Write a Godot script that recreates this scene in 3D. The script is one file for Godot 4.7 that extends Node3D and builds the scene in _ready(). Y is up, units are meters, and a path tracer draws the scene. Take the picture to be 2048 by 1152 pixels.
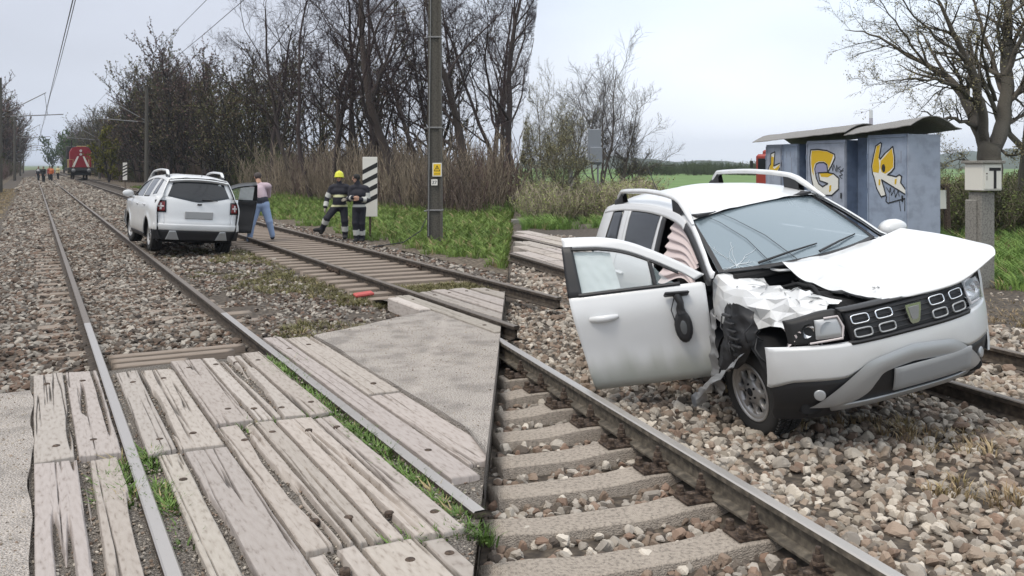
extends Node3D
# A level crossing after a collision: two railway tracks seen along their length, and the damaged car close up beside a third.
# World: x to the side, y up, distance away from the viewer is -z. V(x, y, d) writes a point with its distance d.

class MB:
	# collects triangles with smooth or flat normals and commits them as one mesh
	var v := PackedVector3Array()
	var n := PackedVector3Array()
	var uv := PackedVector2Array()
	var c := PackedColorArray()
	var idx := PackedInt32Array()
	var tint := Color(1, 1, 1)
	func grid(p: Array, loop_v := false, flip := false, us := 1.0, vs := 1.0) -> void:
		# p: rows of equal length; smooth normals; loop_v joins last column to first
		var rows := p.size()
		var cols: int = p[0].size()
		var base := v.size()
		var acc := PackedVector3Array()
		acc.resize(rows * cols)
		var flat := PackedVector3Array()
		for r in p:
			flat.append_array(PackedVector3Array(r))
		var lu := 0.0
		for i in rows:
			if i > 0:
				lu += flat[i * cols + cols / 2].distance_to(flat[(i - 1) * cols + cols / 2])
			var lv := 0.0
			for j in cols:
				if j > 0:
					lv += flat[i * cols + j].distance_to(flat[i * cols + j - 1])
				uv.append(Vector2(lu * us, lv * vs))
		for i in rows - 1:
			for j in (cols if loop_v else cols - 1):
				var a := i * cols + j
				var b := i * cols + (j + 1) % cols
				var d := a + cols
				var e := b + cols
				var t := [a, b, e, a, e, d] if not flip else [a, e, b, a, d, e]
				for k in [0, 3]:
					var x: int = t[k]
					var y: int = t[k + 1]
					var z: int = t[k + 2]
					var nn := (flat[z] - flat[x]).cross(flat[y] - flat[x])
					acc[x] += nn
					acc[y] += nn
					acc[z] += nn
					idx.append(base + x)
					idx.append(base + y)
					idx.append(base + z)
		for i in acc.size():
			n.append(acc[i].normalized() if acc[i].length_squared() > 1e-18 else Vector3.UP)
			c.append(tint)
		v.append_array(flat)
	func tri(a: Vector3, b: Vector3, d: Vector3) -> void:
		var nn := (d - a).cross(b - a).normalized()
		var base := v.size()
		for q in [a, b, d]:
			v.append(q)
			n.append(nn)
			uv.append(Vector2(q.x + q.y * 0.3, q.z + q.y))
			c.append(tint)
		idx.append_array(PackedInt32Array([base, base + 1, base + 2]))
	func quad(a: Vector3, b: Vector3, d: Vector3, e: Vector3) -> void:
		var nn := (d - a).cross(b - a).normalized()
		var base := v.size()
		var q := [a, b, d, e]
		var w := a.distance_to(b)
		var h := a.distance_to(e)
		var uvs := [Vector2(0, 0), Vector2(w, 0), Vector2(w, h), Vector2(0, h)]
		for i in 4:
			v.append(q[i])
			n.append(nn)
			uv.append(uvs[i])
			c.append(tint)
		idx.append_array(PackedInt32Array([base, base + 1, base + 2, base, base + 2, base + 3]))
	func box(t: Transform3D, size: Vector3, bev := 0.0) -> void:
		# chamfered box centred on t
		var h := size * 0.5
		var b := minf(bev, minf(h.x, minf(h.y, h.z)) * 0.9)
		if b <= 0.0:
			for s in [[Vector3.RIGHT, Vector3.UP, Vector3.BACK], [Vector3.UP, Vector3.BACK, Vector3.RIGHT], [Vector3.BACK, Vector3.RIGHT, Vector3.UP]]:
				for g in [1.0, -1.0]:
					var o: Vector3 = s[0] * h * g
					var p: Vector3 = s[1] * h
					var q: Vector3 = s[2] * h
					if g > 0:
						quad(t * (o - p - q), t * (o - p + q), t * (o + p + q), t * (o + p - q))
					else:
						quad(t * (o - p - q), t * (o + p - q), t * (o + p + q), t * (o - p + q))
			return
		var k := Vector3(h.x - b, h.y - b, h.z - b)
		for ax in 3:
			var a1 := (ax + 1) % 3
			var a2 := (ax + 2) % 3
			for g in [1.0, -1.0]:
				var pts := []
				for st in [[-1, -1], [-1, 1], [1, 1], [1, -1]]:
					var q := Vector3.ZERO
					q[ax] = g * h[ax]
					q[a1] = st[0] * k[a1]
					q[a2] = st[1] * k[a2]
					pts.append(t * q)
				if g > 0:
					quad(pts[0], pts[1], pts[2], pts[3])
				else:
					quad(pts[3], pts[2], pts[1], pts[0])
			for g in [1.0, -1.0]:
				for f in [1.0, -1.0]:
					var pts := []
					for st in [[0, -1], [0, 1], [1, 1], [1, -1]]:
						var q := Vector3.ZERO
						q[a1] = g * (h[a1] if st[0] == 0 else k[a1])
						q[a2] = f * (k[a2] if st[0] == 0 else h[a2])
						q[ax] = st[1] * k[ax]
						pts.append(t * q)
					if g * f > 0:
						quad(pts[3], pts[2], pts[1], pts[0])
					else:
						quad(pts[0], pts[1], pts[2], pts[3])
		for sx in [1.0, -1.0]:
			for sy in [1.0, -1.0]:
				for sz in [1.0, -1.0]:
					var p0 := t * Vector3(sx * h.x, sy * k.y, sz * k.z)
					var p1 := t * Vector3(sx * k.x, sy * h.y, sz * k.z)
					var p2 := t * Vector3(sx * k.x, sy * k.y, sz * h.z)
					if sx * sy * sz > 0:
						tri(p0, p2, p1)
					else:
						tri(p0, p1, p2)
	func tube(path: Array, rad: Array, sides := 8, caps := true, squash := 1.0, up := Vector3.UP) -> void:
		var rows := []
		var m := path.size()
		var prev := up
		for i in m:
			var dir: Vector3 = (path[mini(i + 1, m - 1)] - path[maxi(i - 1, 0)])
			dir = dir.normalized() if dir.length_squared() > 1e-12 else Vector3.UP
			var side := dir.cross(prev)
			if side.length_squared() < 1e-6:
				side = dir.cross(Vector3.RIGHT if absf(dir.x) < 0.9 else Vector3.BACK)
			side = side.normalized()
			var u := side.cross(dir).normalized()
			prev = u
			var row := []
			for j in sides:
				var an := TAU * j / sides
				row.append(path[i] + (side * cos(an) + u * sin(an) * squash) * float(rad[i]))
			rows.append(row)
		grid(rows, true)
		if caps:
			for e in [0, m - 1]:
				for j in range(1, sides - 1):
					if e == 0:
						tri(rows[e][0], rows[e][j + 1], rows[e][j])
					else:
						tri(rows[e][0], rows[e][j], rows[e][j + 1])
	func lathe(t: Transform3D, prof: Array, sides := 24) -> void:
		# profile of Vector2(radius, height) turned about t's y axis
		var rows := []
		for q in prof:
			var row := []
			for j in sides:
				var an := TAU * j / sides
				row.append(t * Vector3(cos(an) * q.x, q.y, sin(an) * q.x))
			rows.append(row)
		grid(rows, true)
	func prism(poly: PackedVector2Array, t: Transform3D, depth: float) -> void:
		# outline in t's xy plane, pushed out along z by depth
		var ids := Geometry2D.triangulate_polygon(poly)
		for i in range(0, ids.size(), 3):
			var a := poly[ids[i]]
			var b := poly[ids[i + 1]]
			var d := poly[ids[i + 2]]
			tri(t * Vector3(a.x, a.y, depth), t * Vector3(d.x, d.y, depth), t * Vector3(b.x, b.y, depth))
			tri(t * Vector3(a.x, a.y, 0), t * Vector3(b.x, b.y, 0), t * Vector3(d.x, d.y, 0))
		var m := poly.size()
		for i in m:
			var a := poly[i]
			var b := poly[(i + 1) % m]
			quad(t * Vector3(a.x, a.y, 0), t * Vector3(a.x, a.y, depth), t * Vector3(b.x, b.y, depth), t * Vector3(b.x, b.y, 0))
	func blade(p: Vector3, dir: Vector3, w: float, curl: Vector3) -> void:
		var s := dir.cross(Vector3(curl.z + 0.01, 0.3, -curl.x)).normalized() * w
		var m := p + dir * 0.55
		var e := p + dir + curl
		quad(p - s, p + s, m + s * 0.8, m - s * 0.8)
		tri(m - s * 0.8, m + s * 0.8, e)
	func mesh(colored := false, flat := false) -> ArrayMesh:
		var a := []
		a.resize(Mesh.ARRAY_MAX)
		a[Mesh.ARRAY_VERTEX] = v
		if not flat:
			a[Mesh.ARRAY_NORMAL] = n
		a[Mesh.ARRAY_TEX_UV] = uv
		if colored:
			a[Mesh.ARRAY_COLOR] = c
		a[Mesh.ARRAY_INDEX] = idx
		var am := ArrayMesh.new()
		am.add_surface_from_arrays(Mesh.PRIMITIVE_TRIANGLES, a)
		return am

var M := {}
var used := {}
var cel := FastNoiseLite.new()
var nz := FastNoiseLite.new()
var nf := FastNoiseLite.new()

func V(x: float, y: float, d: float) -> Vector3:
	return Vector3(x, y, -d)

func T1(a: float, b: float, y := 0.0) -> Vector3:   # along and across the long track
	return V(1.4715 - 0.4699 * a + 0.8828 * b, y, 0.8828 * a + 0.4699 * b)

func TR(a: float, b: float, y := 0.0) -> Vector3:   # along and across the track by the damaged car
	return V(3.03 - 0.3211 * a + 0.9471 * b, y, 0.9471 * a + 0.3211 * b)

func frame1(a: float, b: float, y := 0.0) -> Transform3D:   # z runs along the long track, x across
	return Transform3D(Basis(Vector3(0.8828, 0, -0.4699), Vector3.UP, Vector3(0.4699, 0, 0.8828)), T1(a, b, y))

func frameR(a: float, b: float, y := 0.0) -> Transform3D:
	return Transform3D(Basis(Vector3(0.9471, 0, -0.3211), Vector3.UP, Vector3(0.3211, 0, 0.9471)), TR(a, b, y))

func seam(d: float) -> float:   # x of the line where the two tracks' grounds meet
	return 0.00844 * d - 0.206

func at(px: float, py: float, d: float) -> Vector3:
	return V((px - 1024.0) / 1800.0 * d, 1.8 + (330.0 - py) / 1800.0 * d, d)

func numbered(called: String) -> String:
	var k: int = used.get(called, 0)
	used[called] = k + 1
	return called if k == 0 else "%s_%03d" % [called, k]

func tag(o: Node3D, label := "", category := "", group := "", kind := "") -> Node3D:
	if label: o.set_meta("label", label)
	if category: o.set_meta("category", category)
	if group: o.set_meta("group", group)
	if kind: o.set_meta("kind", kind)
	return o

func thing(called: String, label: String, category: String, where := Vector3.ZERO, turn := 0.0, group := "") -> Node3D:
	var o := Node3D.new()
	o.name = numbered(called)
	add_child(o)
	o.position = where
	o.rotation.y = turn
	return tag(o, label, category, group)

func put(called: String, mesh: Mesh, mat: Material, parent: Node3D = null, t := Transform3D.IDENTITY) -> MeshInstance3D:
	var o := MeshInstance3D.new()
	o.mesh = mesh
	o.material_override = mat
	o.transform = t
	if parent == null:
		o.name = numbered(called)
		add_child(o)
	else:
		var k := 0
		var nm := called
		while parent.has_node(nm):
			k += 1
			nm = "%s_%03d" % [called, k]
		o.name = nm
		parent.add_child(o)
	return o

func struct(called: String, mesh: Mesh, mat: Material) -> MeshInstance3D:
	var o := put(called, mesh, mat)
	o.set_meta("kind", "structure")
	return o

func many(called: String, mesh: Mesh, mat: Material, xf: Array, cols: Array, label: String, category: String, parent: Node3D = null) -> void:
	var mm := MultiMesh.new()
	mm.transform_format = MultiMesh.TRANSFORM_3D
	mm.use_colors = true
	mm.mesh = mesh
	mm.instance_count = xf.size()
	for i in xf.size():
		mm.set_instance_transform(i, xf[i])
		mm.set_instance_color(i, cols[i])
	var o := MultiMeshInstance3D.new()
	o.multimesh = mm
	o.material_override = mat
	if parent == null:
		o.name = numbered(called)
		add_child(o)
		tag(o, label, category, "", "stuff")
	else:
		o.name = called
		parent.add_child(o, true)
		o.set_meta("kind", "stuff")

func lin(r: float, g: float, b: float) -> Color:
	return Color(r, g, b).linear_to_srgb()

func mat(called: String, col: Color, rough := 0.8, metal := 0.0, spec := 0.5) -> StandardMaterial3D:
	var m := StandardMaterial3D.new()
	m.resource_name = called
	m.albedo_color = col.linear_to_srgb()
	m.roughness = rough
	m.metallic = metal
	m.metallic_specular = spec
	M[called] = m
	return m

func noise_tex(w: int, h: int, freq: float, ramp: Array, oct := 4, kind := FastNoiseLite.TYPE_SIMPLEX_SMOOTH, stretch := 1.0, sd := 1) -> ImageTexture:
	# a tiling-free grey or coloured picture; ramp = [[pos, Color linear], ...]
	var f := FastNoiseLite.new()
	f.seed = sd
	f.noise_type = kind
	f.frequency = freq
	f.fractal_octaves = oct
	var src: Image
	if stretch == 1.0:
		src = f.get_seamless_image(w, h, false, false, 0.15)
	else:
		src = f.get_seamless_image(int(w / stretch), h, false, false, 0.15)
		src.resize(w, h, Image.INTERPOLATE_CUBIC)
	var g := Gradient.new()
	var offs := PackedFloat32Array()
	var cols := PackedColorArray()
	for r in ramp:
		offs.append(r[0])
		cols.append((r[1] as Color).linear_to_srgb())
	g.offsets = offs
	g.colors = cols
	var lut := []
	for i in 256:
		lut.append(g.sample(i / 255.0))
	src.convert(Image.FORMAT_L8)
	var data := src.get_data()
	var outd := PackedByteArray()
	outd.resize(w * h * 3)
	for i in w * h:
		var q: Color = lut[data[i]]
		outd[i * 3] = q.r8
		outd[i * 3 + 1] = q.g8
		outd[i * 3 + 2] = q.b8
	return ImageTexture.create_from_image(Image.create_from_data(w, h, false, Image.FORMAT_RGB8, outd))

func grey(a: float) -> Color:
	return Color(a, a, a)

func tri_uv(m: StandardMaterial3D, s: float, world := true) -> void:
	m.uv1_triplanar = true
	m.uv1_world_triplanar = world
	m.uv1_scale = Vector3(s, s, s)

func make_materials() -> void:
	var speck := noise_tex(512, 512, 0.05, [[0.2, grey(0.62)], [0.5, grey(0.9)], [0.8, grey(1.0)]], 5, FastNoiseLite.TYPE_SIMPLEX, 1.0, 3)
	var blotch := noise_tex(512, 512, 0.008, [[0.2, grey(0.66)], [0.5, grey(0.9)], [0.8, grey(1.0)]], 5, FastNoiseLite.TYPE_SIMPLEX_SMOOTH, 1.0, 5)
	var fine := noise_tex(512, 512, 0.2, [[0.1, grey(0.0)], [0.9, grey(1.0)]], 3, FastNoiseLite.TYPE_SIMPLEX, 1.0, 8)
	M.speck = speck
	var dust := mat("dust", Color(1, 1, 1), 0.95)
	dust.albedo_texture = noise_tex(1024, 1024, 0.07, [[0.15, Color(0.06, 0.05, 0.04)], [0.45, Color(0.13, 0.113, 0.095)], [0.65, Color(0.21, 0.185, 0.16)], [0.9, Color(0.36, 0.33, 0.29)]], 6, FastNoiseLite.TYPE_SIMPLEX, 1.0, 15)
	dust.heightmap_enabled = true
	dust.heightmap_texture = fine
	dust.heightmap_scale = 2.0
	tri_uv(dust, 0.7)
	var m := mat("soil", Color(1, 1, 1), 0.95)
	m.albedo_texture = noise_tex(1024, 1024, 0.02, [[0.15, Color(0.05, 0.038, 0.027)], [0.45, Color(0.11, 0.085, 0.06)], [0.65, Color(0.17, 0.135, 0.095)], [0.9, Color(0.24, 0.2, 0.15)]], 6, FastNoiseLite.TYPE_SIMPLEX, 1.0, 11)
	m.heightmap_enabled = true
	m.heightmap_texture = fine
	m.heightmap_scale = 3.0
	tri_uv(m, 0.35)
	m = mat("bed", Color(1, 1, 1), 0.95)
	m.albedo_texture = noise_tex(512, 512, 0.04, [[0.15, Color(0.03, 0.023, 0.018)], [0.5, Color(0.06, 0.047, 0.035)], [0.9, Color(0.12, 0.095, 0.07)]], 5, FastNoiseLite.TYPE_SIMPLEX, 1.0, 17)
	tri_uv(m, 0.5)
	m = mat("far_ground", Color(1, 1, 1), 0.95)
	m.albedo_texture = noise_tex(1024, 1024, 0.01, [[0.2, Color(0.06, 0.09, 0.025)], [0.5, Color(0.09, 0.13, 0.035)], [0.7, Color(0.12, 0.13, 0.05)], [0.9, Color(0.15, 0.13, 0.08)]], 6, FastNoiseLite.TYPE_SIMPLEX, 1.0, 12)
	tri_uv(m, 0.05)
	m = mat("asphalt", Color(1, 1, 1), 0.95)
	m.albedo_texture = noise_tex(1024, 1024, 0.11, [[0.12, Color(0.15, 0.125, 0.105)], [0.35, Color(0.36, 0.32, 0.285)], [0.6, Color(0.47, 0.425, 0.385)], [0.88, Color(0.64, 0.595, 0.55)]], 5, FastNoiseLite.TYPE_SIMPLEX, 1.0, 13)
	m.heightmap_enabled = true
	m.heightmap_texture = fine
	m.heightmap_scale = 2.0
	tri_uv(m, 0.55)
	m.detail_enabled = true
	m.detail_albedo = blotch
	m.detail_blend_mode = BaseMaterial3D.BLEND_MODE_MUL
	m = mat("wood", Color(1, 1, 1), 0.9)
	m.albedo_texture = noise_tex(2048, 512, 0.045, [[0.1, Color(0.30, 0.26, 0.23)], [0.28, Color(0.41, 0.365, 0.33)], [0.5, Color(0.445, 0.40, 0.365)], [0.85, Color(0.475, 0.43, 0.395)]], 5, FastNoiseLite.TYPE_SIMPLEX, 16.0, 21)
	m.heightmap_enabled = true
	m.heightmap_texture = noise_tex(2048, 512, 0.06, [[0.1, grey(0.0)], [0.35, grey(0.7)], [0.9, grey(1.0)]], 4, FastNoiseLite.TYPE_SIMPLEX, 24.0, 22)
	m.heightmap_scale = 0.15
	m.vertex_color_use_as_albedo = true
	m = mat("old_wood", Color(0.5, 0.45, 0.4), 0.95)
	m.albedo_texture = M.wood.albedo_texture
	m.uv1_scale = Vector3(0.5, 2.0, 1)
	m = mat("concrete", Color(0.36, 0.31, 0.26), 0.95)
	m.albedo_texture = noise_tex(1024, 1024, 0.03, [[0.15, grey(0.5)], [0.4, grey(0.85)], [0.8, grey(1.0)]], 6, FastNoiseLite.TYPE_SIMPLEX, 1.0, 31)
	m.heightmap_enabled = true
	m.heightmap_texture = fine
	m.heightmap_scale = 0.8
	tri_uv(m, 0.8, false)
	m = mat("grey_concrete", Color(0.25, 0.24, 0.215), 0.95)
	m.albedo_texture = M.concrete.albedo_texture
	tri_uv(m, 0.7, false)
	m = mat("rust", Color(1, 1, 1), 0.85, 0.1)
	m.albedo_texture = noise_tex(512, 512, 0.03, [[0.15, Color(0.028, 0.019, 0.014)], [0.5, Color(0.075, 0.05, 0.036)], [0.75, Color(0.12, 0.085, 0.06)], [0.95, Color(0.2, 0.16, 0.12)]], 6, FastNoiseLite.TYPE_SIMPLEX, 1.0, 41)
	m.heightmap_enabled = true
	m.heightmap_texture = fine
	m.heightmap_scale = 0.5
	tri_uv(m, 1.6)
	m = mat("rail_rust", Color(1, 1, 1), 0.8, 0.15)
	m.albedo_texture = noise_tex(512, 512, 0.02, [[0.15, Color(0.025, 0.019, 0.015)], [0.5, Color(0.058, 0.044, 0.033)], [0.75, Color(0.092, 0.073, 0.055)], [0.95, Color(0.15, 0.125, 0.095)]], 6, FastNoiseLite.TYPE_SIMPLEX, 1.0, 42)
	tri_uv(m, 1.1)
	m = mat("rail_brown", Color(1, 1, 1), 0.8, 0.15)
	m.albedo_texture = noise_tex(512, 512, 0.02, [[0.15, Color(0.05, 0.042, 0.033)], [0.5, Color(0.10, 0.085, 0.066)], [0.75, Color(0.15, 0.128, 0.098)], [0.95, Color(0.22, 0.19, 0.15)]], 6, FastNoiseLite.TYPE_SIMPLEX, 1.0, 44)
	tri_uv(m, 1.1)
	m = mat("rail_top", Color(0.50, 0.465, 0.43), 0.32, 0.7)
	tri_uv(m, 2.0)
	m = mat("rail_top_worn", Color(0.185, 0.155, 0.13), 0.5, 0.4)
	m.albedo_texture = speck
	tri_uv(m, 2.0)
	m = mat("stone", Color(1, 1, 1), 0.92)
	m.vertex_color_use_as_albedo = true
	m.albedo_texture = noise_tex(512, 512, 0.03, [[0.15, grey(0.55)], [0.45, grey(0.88)], [0.8, grey(1.0)]], 6, FastNoiseLite.TYPE_SIMPLEX, 1.0, 51)
	tri_uv(m, 5.0, false)
	m = mat("grass", Color(1, 1, 1), 0.75)
	m.vertex_color_use_as_albedo = true
	m.backlight_enabled = true
	m.backlight = Color(0.3, 0.35, 0.12)
	m = mat("stem", Color(1, 1, 1), 0.9)
	m.vertex_color_use_as_albedo = true
	m = mat("bark", Color(1, 1, 1), 0.95)
	m.vertex_color_use_as_albedo = true
	m.albedo_texture = noise_tex(512, 512, 0.04, [[0.2, grey(0.45)], [0.5, grey(0.85)], [0.85, grey(1.0)]], 5, FastNoiseLite.TYPE_SIMPLEX, 1.0, 61)
	m.uv1_scale = Vector3(0.8, 3.0, 1)
	m.heightmap_enabled = true
	m.heightmap_texture = m.albedo_texture
	m.heightmap_scale = 2.0
	mat("wire", Color(0.06, 0.06, 0.065), 0.6, 0.3)
	m = mat("galvanised", Color(0.28, 0.28, 0.28), 0.6, 0.5)
	m.albedo_texture = speck
	tri_uv(m, 1.0)
	mat("black", Color(0.012, 0.012, 0.013), 0.6)
	mat("matt_black", Color(0.02, 0.02, 0.02), 0.85)
func sky_texture() -> ImageTexture:
	# thin overcast: greyer lilac cloud over the long track, brighter blue-white haze over the field; air only
	var w := 1024
	var h := 512
	var f := FastNoiseLite.new()
	f.seed = 4
	f.frequency = 1.3
	f.fractal_octaves = 4
	var im := Image.create(w, h, false, Image.FORMAT_RGBF)
	for y in h:
		var el := (0.5 - (y + 0.5) / h) * PI
		for x in w:
			var az := ((x + 0.5) / w - 0.5) * TAU     # 0 straight ahead (-z), positive to the side of +x
			var dir := Vector3(sin(az) * cos(el), sin(el), -cos(az) * cos(el))
			var k := smoothstep(0.22, -0.26, sin(az))   # cloudier side to clearer side
			var up := clampf(sin(el), 0.0, 1.0)
			var cl := f.get_noise_3d(dir.x * 1.6, dir.y * 5.0, dir.z * 1.6)
			var g := Color(0.64, 0.675, 0.75).lerp(Color(0.93, 0.96, 1.0), k)
			var t := Color(0.54, 0.575, 0.66).lerp(Color(0.80, 0.91, 1.04), k)
			var q := g.lerp(t, smoothstep(0.0, 0.24, up))
			q = q.lerp(Color(1.32, 1.36, 1.42), smoothstep(0.28, 0.85, up))
			q = q * (1.0 + cl * 0.13) * 1.12
			if el < 0.0:
				q = q.lerp(Color(0.2, 0.19, 0.16), smoothstep(0.0, -0.1, el))
			im.set_pixel(x, y, q)
	return ImageTexture.create_from_image(im)

func make_camera_and_light() -> void:
	var cam := Camera3D.new()
	cam.name = "camera"
	add_child(cam)
	cam.position = Vector3(0, 1.8, 0)
	cam.near = 0.1
	cam.far = 6000.0
	# lens shifted down, so that upright things stay upright: 1800 px focal length on a 2048 x 1152 picture, horizon at row 330
	cam.set_frustum(0.1 * 1152.0 / 1800.0, Vector2(0, -0.1 * 246.0 / 1800.0), 0.1, 6000.0)
	cam.current = true
	var we := WorldEnvironment.new()
	we.name = "world_environment"
	var env := Environment.new()
	var sk := Sky.new()
	var pm := PanoramaSkyMaterial.new()
	pm.panorama = sky_texture()
	pm.energy_multiplier = 1.0
	sk.sky_material = pm
	env.background_mode = Environment.BG_SKY
	env.sky = sk
	env.tonemap_mode = Environment.TONE_MAPPER_LINEAR
	env.tonemap_exposure = 1.08
	env.sdfgi_enabled = true
	env.ssao_enabled = true
	env.ssil_enabled = true
	env.fog_enabled = true
	env.fog_density = 0.00028
	env.fog_light_color = Color(0.80, 0.84, 0.9)
	we.environment = env
	add_child(we)
	var sun := DirectionalLight3D.new()
	sun.name = "sun"
	sun.light_energy = 0.5
	sun.light_color = Color(1.0, 0.96, 0.9)
	sun.light_angular_distance = 14.0
	sun.shadow_enabled = true
	add_child(sun)
	sun.look_at_from_position(Vector3(-14, 30, 12), Vector3.ZERO)

func rail_profile() -> Array:   # (x, y) about the centre of the running surface
	return [Vector2(-0.028, 0.0), Vector2(0.028, 0.0), Vector2(0.036, -0.008), Vector2(0.036, -0.038), Vector2(0.012, -0.05), Vector2(0.009, -0.09), Vector2(0.012, -0.132), Vector2(0.07, -0.147), Vector2(0.07, -0.16), Vector2(-0.07, -0.16), Vector2(-0.07, -0.147), Vector2(-0.012, -0.132), Vector2(-0.009, -0.09), Vector2(-0.012, -0.05), Vector2(-0.036, -0.038), Vector2(-0.036, -0.008)]

func rail(parent: Node3D, f: Callable, a0: float, a1: float, b: float, y: float, top: Material, step := 6.0, side: Material = M.rail_rust) -> void:
	var prof := rail_profile()
	var m := MB.new()
	var t := MB.new()
	var nstep := maxi(1, int(ceil((a1 - a0) / step)))
	for j in prof.size():
		var p: Vector2 = prof[j]
		var q: Vector2 = prof[(j + 1) % prof.size()]
		var rows := [[], []]
		for i in nstep + 1:
			var a := lerpf(a0, a1, float(i) / nstep)
			rows[0].append(f.call(a, b + p.x, y + p.y))
			rows[1].append(f.call(a, b + q.x, y + q.y))
		if j == 0 or j == 1 or j == 15:
			t.grid(rows)
		else:
			m.grid(rows)
	for a in [a0, a1]:
		for j in [2, 5, 8, 11]:
			m.quad(f.call(a, b + prof[j].x, y + prof[j].y), f.call(a, b - prof[j].x, y + prof[j].y), f.call(a, b - prof[(j + 1) % 16].x, y + prof[(j + 1) % 16].y), f.call(a, b + prof[(j + 1) % 16].x, y + prof[(j + 1) % 16].y))
	var r := put("rail", m.mesh(), side, parent)
	put("running_surface", t.mesh(), top, r)

func ground_sheet(called: String, f: Callable, a0: float, a1: float, na: int, b0: float, b1: float, nb: int, hy: Callable, m: Material, side: int) -> void:
	# height field over (a, b), cut at the line where the two grounds meet: side -1 keeps x below it, +1 above
	var mb := MB.new()
	var rows := []
	for i in na + 1:
		var row := []
		var fa := float(i) / na
		var a := lerpf(a0, a1, fa * fa if side > 0 or a1 > 60.0 else fa)
		for j in nb + 1:
			var b := lerpf(b0, b1, float(j) / nb)
			var p: Vector3 = f.call(a, b, 0.0)
			p.y = hy.call(a, b)
			row.append(p)
		rows.append(row)
	# clip each cell by moving points past the seam onto it
	for row in rows:
		for j in row.size():
			var p: Vector3 = row[j]
			var sx := seam(-p.z)
			if side < 0 and p.x > sx: p.x = sx
			if side > 0 and p.x < sx: p.x = sx
			row[j] = p
	mb.grid(rows)
	struct(called, mb.mesh(), m)

func h_left(a: float, b: float) -> float:
	var y := -0.165 + nz.get_noise_2d(a * 6.0, b * 6.0) * 0.025
	if b > -0.7 and b < 0.7:
		y += 0.02
	if b < -1.5:
		y -= smoothstep(-1.5, -3.4, b) * 0.22
	if b > 4.9:
		y -= smoothstep(4.9, 6.2, b) * 0.06
	if b > 1.0 and b < 3.2:
		y += 0.03
	return y

func h_right(a: float, b: float) -> float:
	var y := -0.235 + nz.get_noise_2d(a * 6.0 + 300.0, b * 6.0) * 0.03
	if b < 0.0:
		y = -0.268 + nz.get_noise_2d(a * 9.0 + 300.0, b * 9.0) * 0.02
	if b > 0.07:
		y += 0.07 * (1.0 - smoothstep(0.0, 0.7, b)) + 0.05 * smoothstep(1.9, 2.8, b)
	if b > 4.6:
		y += smoothstep(4.6, 9.0, b) * 0.08
	return y

func rock(sd: int, flat := 0.7) -> ArrayMesh:
	var r := RandomNumberGenerator.new()
	r.seed = sd
	var planes := []
	for i in 9:
		var q := Vector3(r.randfn(), r.randfn(), r.randfn()).normalized()
		planes.append([q, r.randf_range(0.42, 0.78)])
	var m := MB.new()
	var s := SphereMesh.new()
	s.radial_segments = 12
	s.rings = 7
	s.radius = 1.0
	s.height = 2.0
	var arr := s.get_mesh_arrays()
	var vs: PackedVector3Array = arr[Mesh.ARRAY_VERTEX]
	var ids: PackedInt32Array = arr[Mesh.ARRAY_INDEX]
	var sc := Vector3(r.randf_range(0.8, 1.25), r.randf_range(flat * 0.8, flat * 1.2), r.randf_range(0.75, 1.0))
	for i in vs.size():
		var d := vs[i].normalized()
		var t := 1.0
		for p in planes:
			var k: float = d.dot(p[0])
			if k > 0.05:
				t = minf(t, p[1] / k)
		vs[i] = d * t * sc * 0.6
	for i in range(0, ids.size(), 3):
		if vs[ids[i]].distance_to(vs[ids[i + 1]]) > 1e-4 and vs[ids[i + 2]].distance_to(vs[ids[i + 1]]) > 1e-4 and vs[ids[i]].distance_to(vs[ids[i + 2]]) > 1e-4:
			m.tri(vs[ids[i]], vs[ids[i + 1]], vs[ids[i + 2]])
	return m.mesh(false, true)

func stone_color(r: RandomNumberGenerator, pale: float) -> Color:
	var k := r.randf()
	var q: Color
	if k < 0.14:
		q = Color(0.075, 0.06, 0.05)
	elif k < 0.40:
		q = Color(0.17, 0.125, 0.095)
	elif k < 0.55:
		q = Color(0.20, 0.135, 0.10)
	elif k < 0.80:
		q = Color(0.30, 0.275, 0.245)
	else:
		q = Color(0.46, 0.425, 0.375)
	q = q * r.randf_range(0.75, 1.25)
	q = q.lerp(Color(0.47, 0.42, 0.345), pale * r.randf())
	return Color(q.r * 1.0, q.g * 0.975, q.b * 0.95)

func scatter_stones(called: String, label: String, f: Callable, hy: Callable, side: int, zones: Array, sd: int, shade := 1.0) -> void:
	# zones: [a0, a1, b0, b1, size, per_m2, pale]
	var r := RandomNumberGenerator.new()
	r.seed = sd
	var kinds := 6
	var xs := []
	var cs := []
	for k in kinds:
		xs.append([])
		cs.append([])
	for z in zones:
		var cnt := int((z[1] - z[0]) * (z[3] - z[2]) * z[5])
		for i in cnt:
			var a := r.randf_range(z[0], z[1])
			var b := r.randf_range(z[2], z[3])
			var p: Vector3 = f.call(a, b, 0.0)
			var k := r.randi() % kinds
			var s: float = z[4] * r.randf_range(0.5, 1.0) * (1.5 if r.randf() < 0.08 else 1.0)
			if side < 0 and p.x > seam(-p.z) - s * 0.5: continue
			if side > 0 and p.x < seam(-p.z) + s * 0.5: continue
			if z.size() > 7 and nz.get_noise_2d(a * 14.0, b * 14.0) < z[7]: continue
			p.y = hy.call(a, b) + s * r.randf_range(-0.05, 0.26)
			var bs := Basis.from_euler(Vector3(r.randf_range(-0.7, 0.7), r.randf() * TAU, r.randf_range(-0.7, 0.7)))
			xs[k].append(Transform3D(bs.scaled(Vector3(s, s, s)), p))
			cs[k].append(stone_color(r, z[6]) * shade)
	var root := thing(called, label, "gravel")
	root.set_meta("kind", "stuff")
	for k in kinds:
		if xs[k].size():
			many("ballast_stone", rock(sd * 10 + k), M.stone, xs[k], cs[k], "", "", root)

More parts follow.
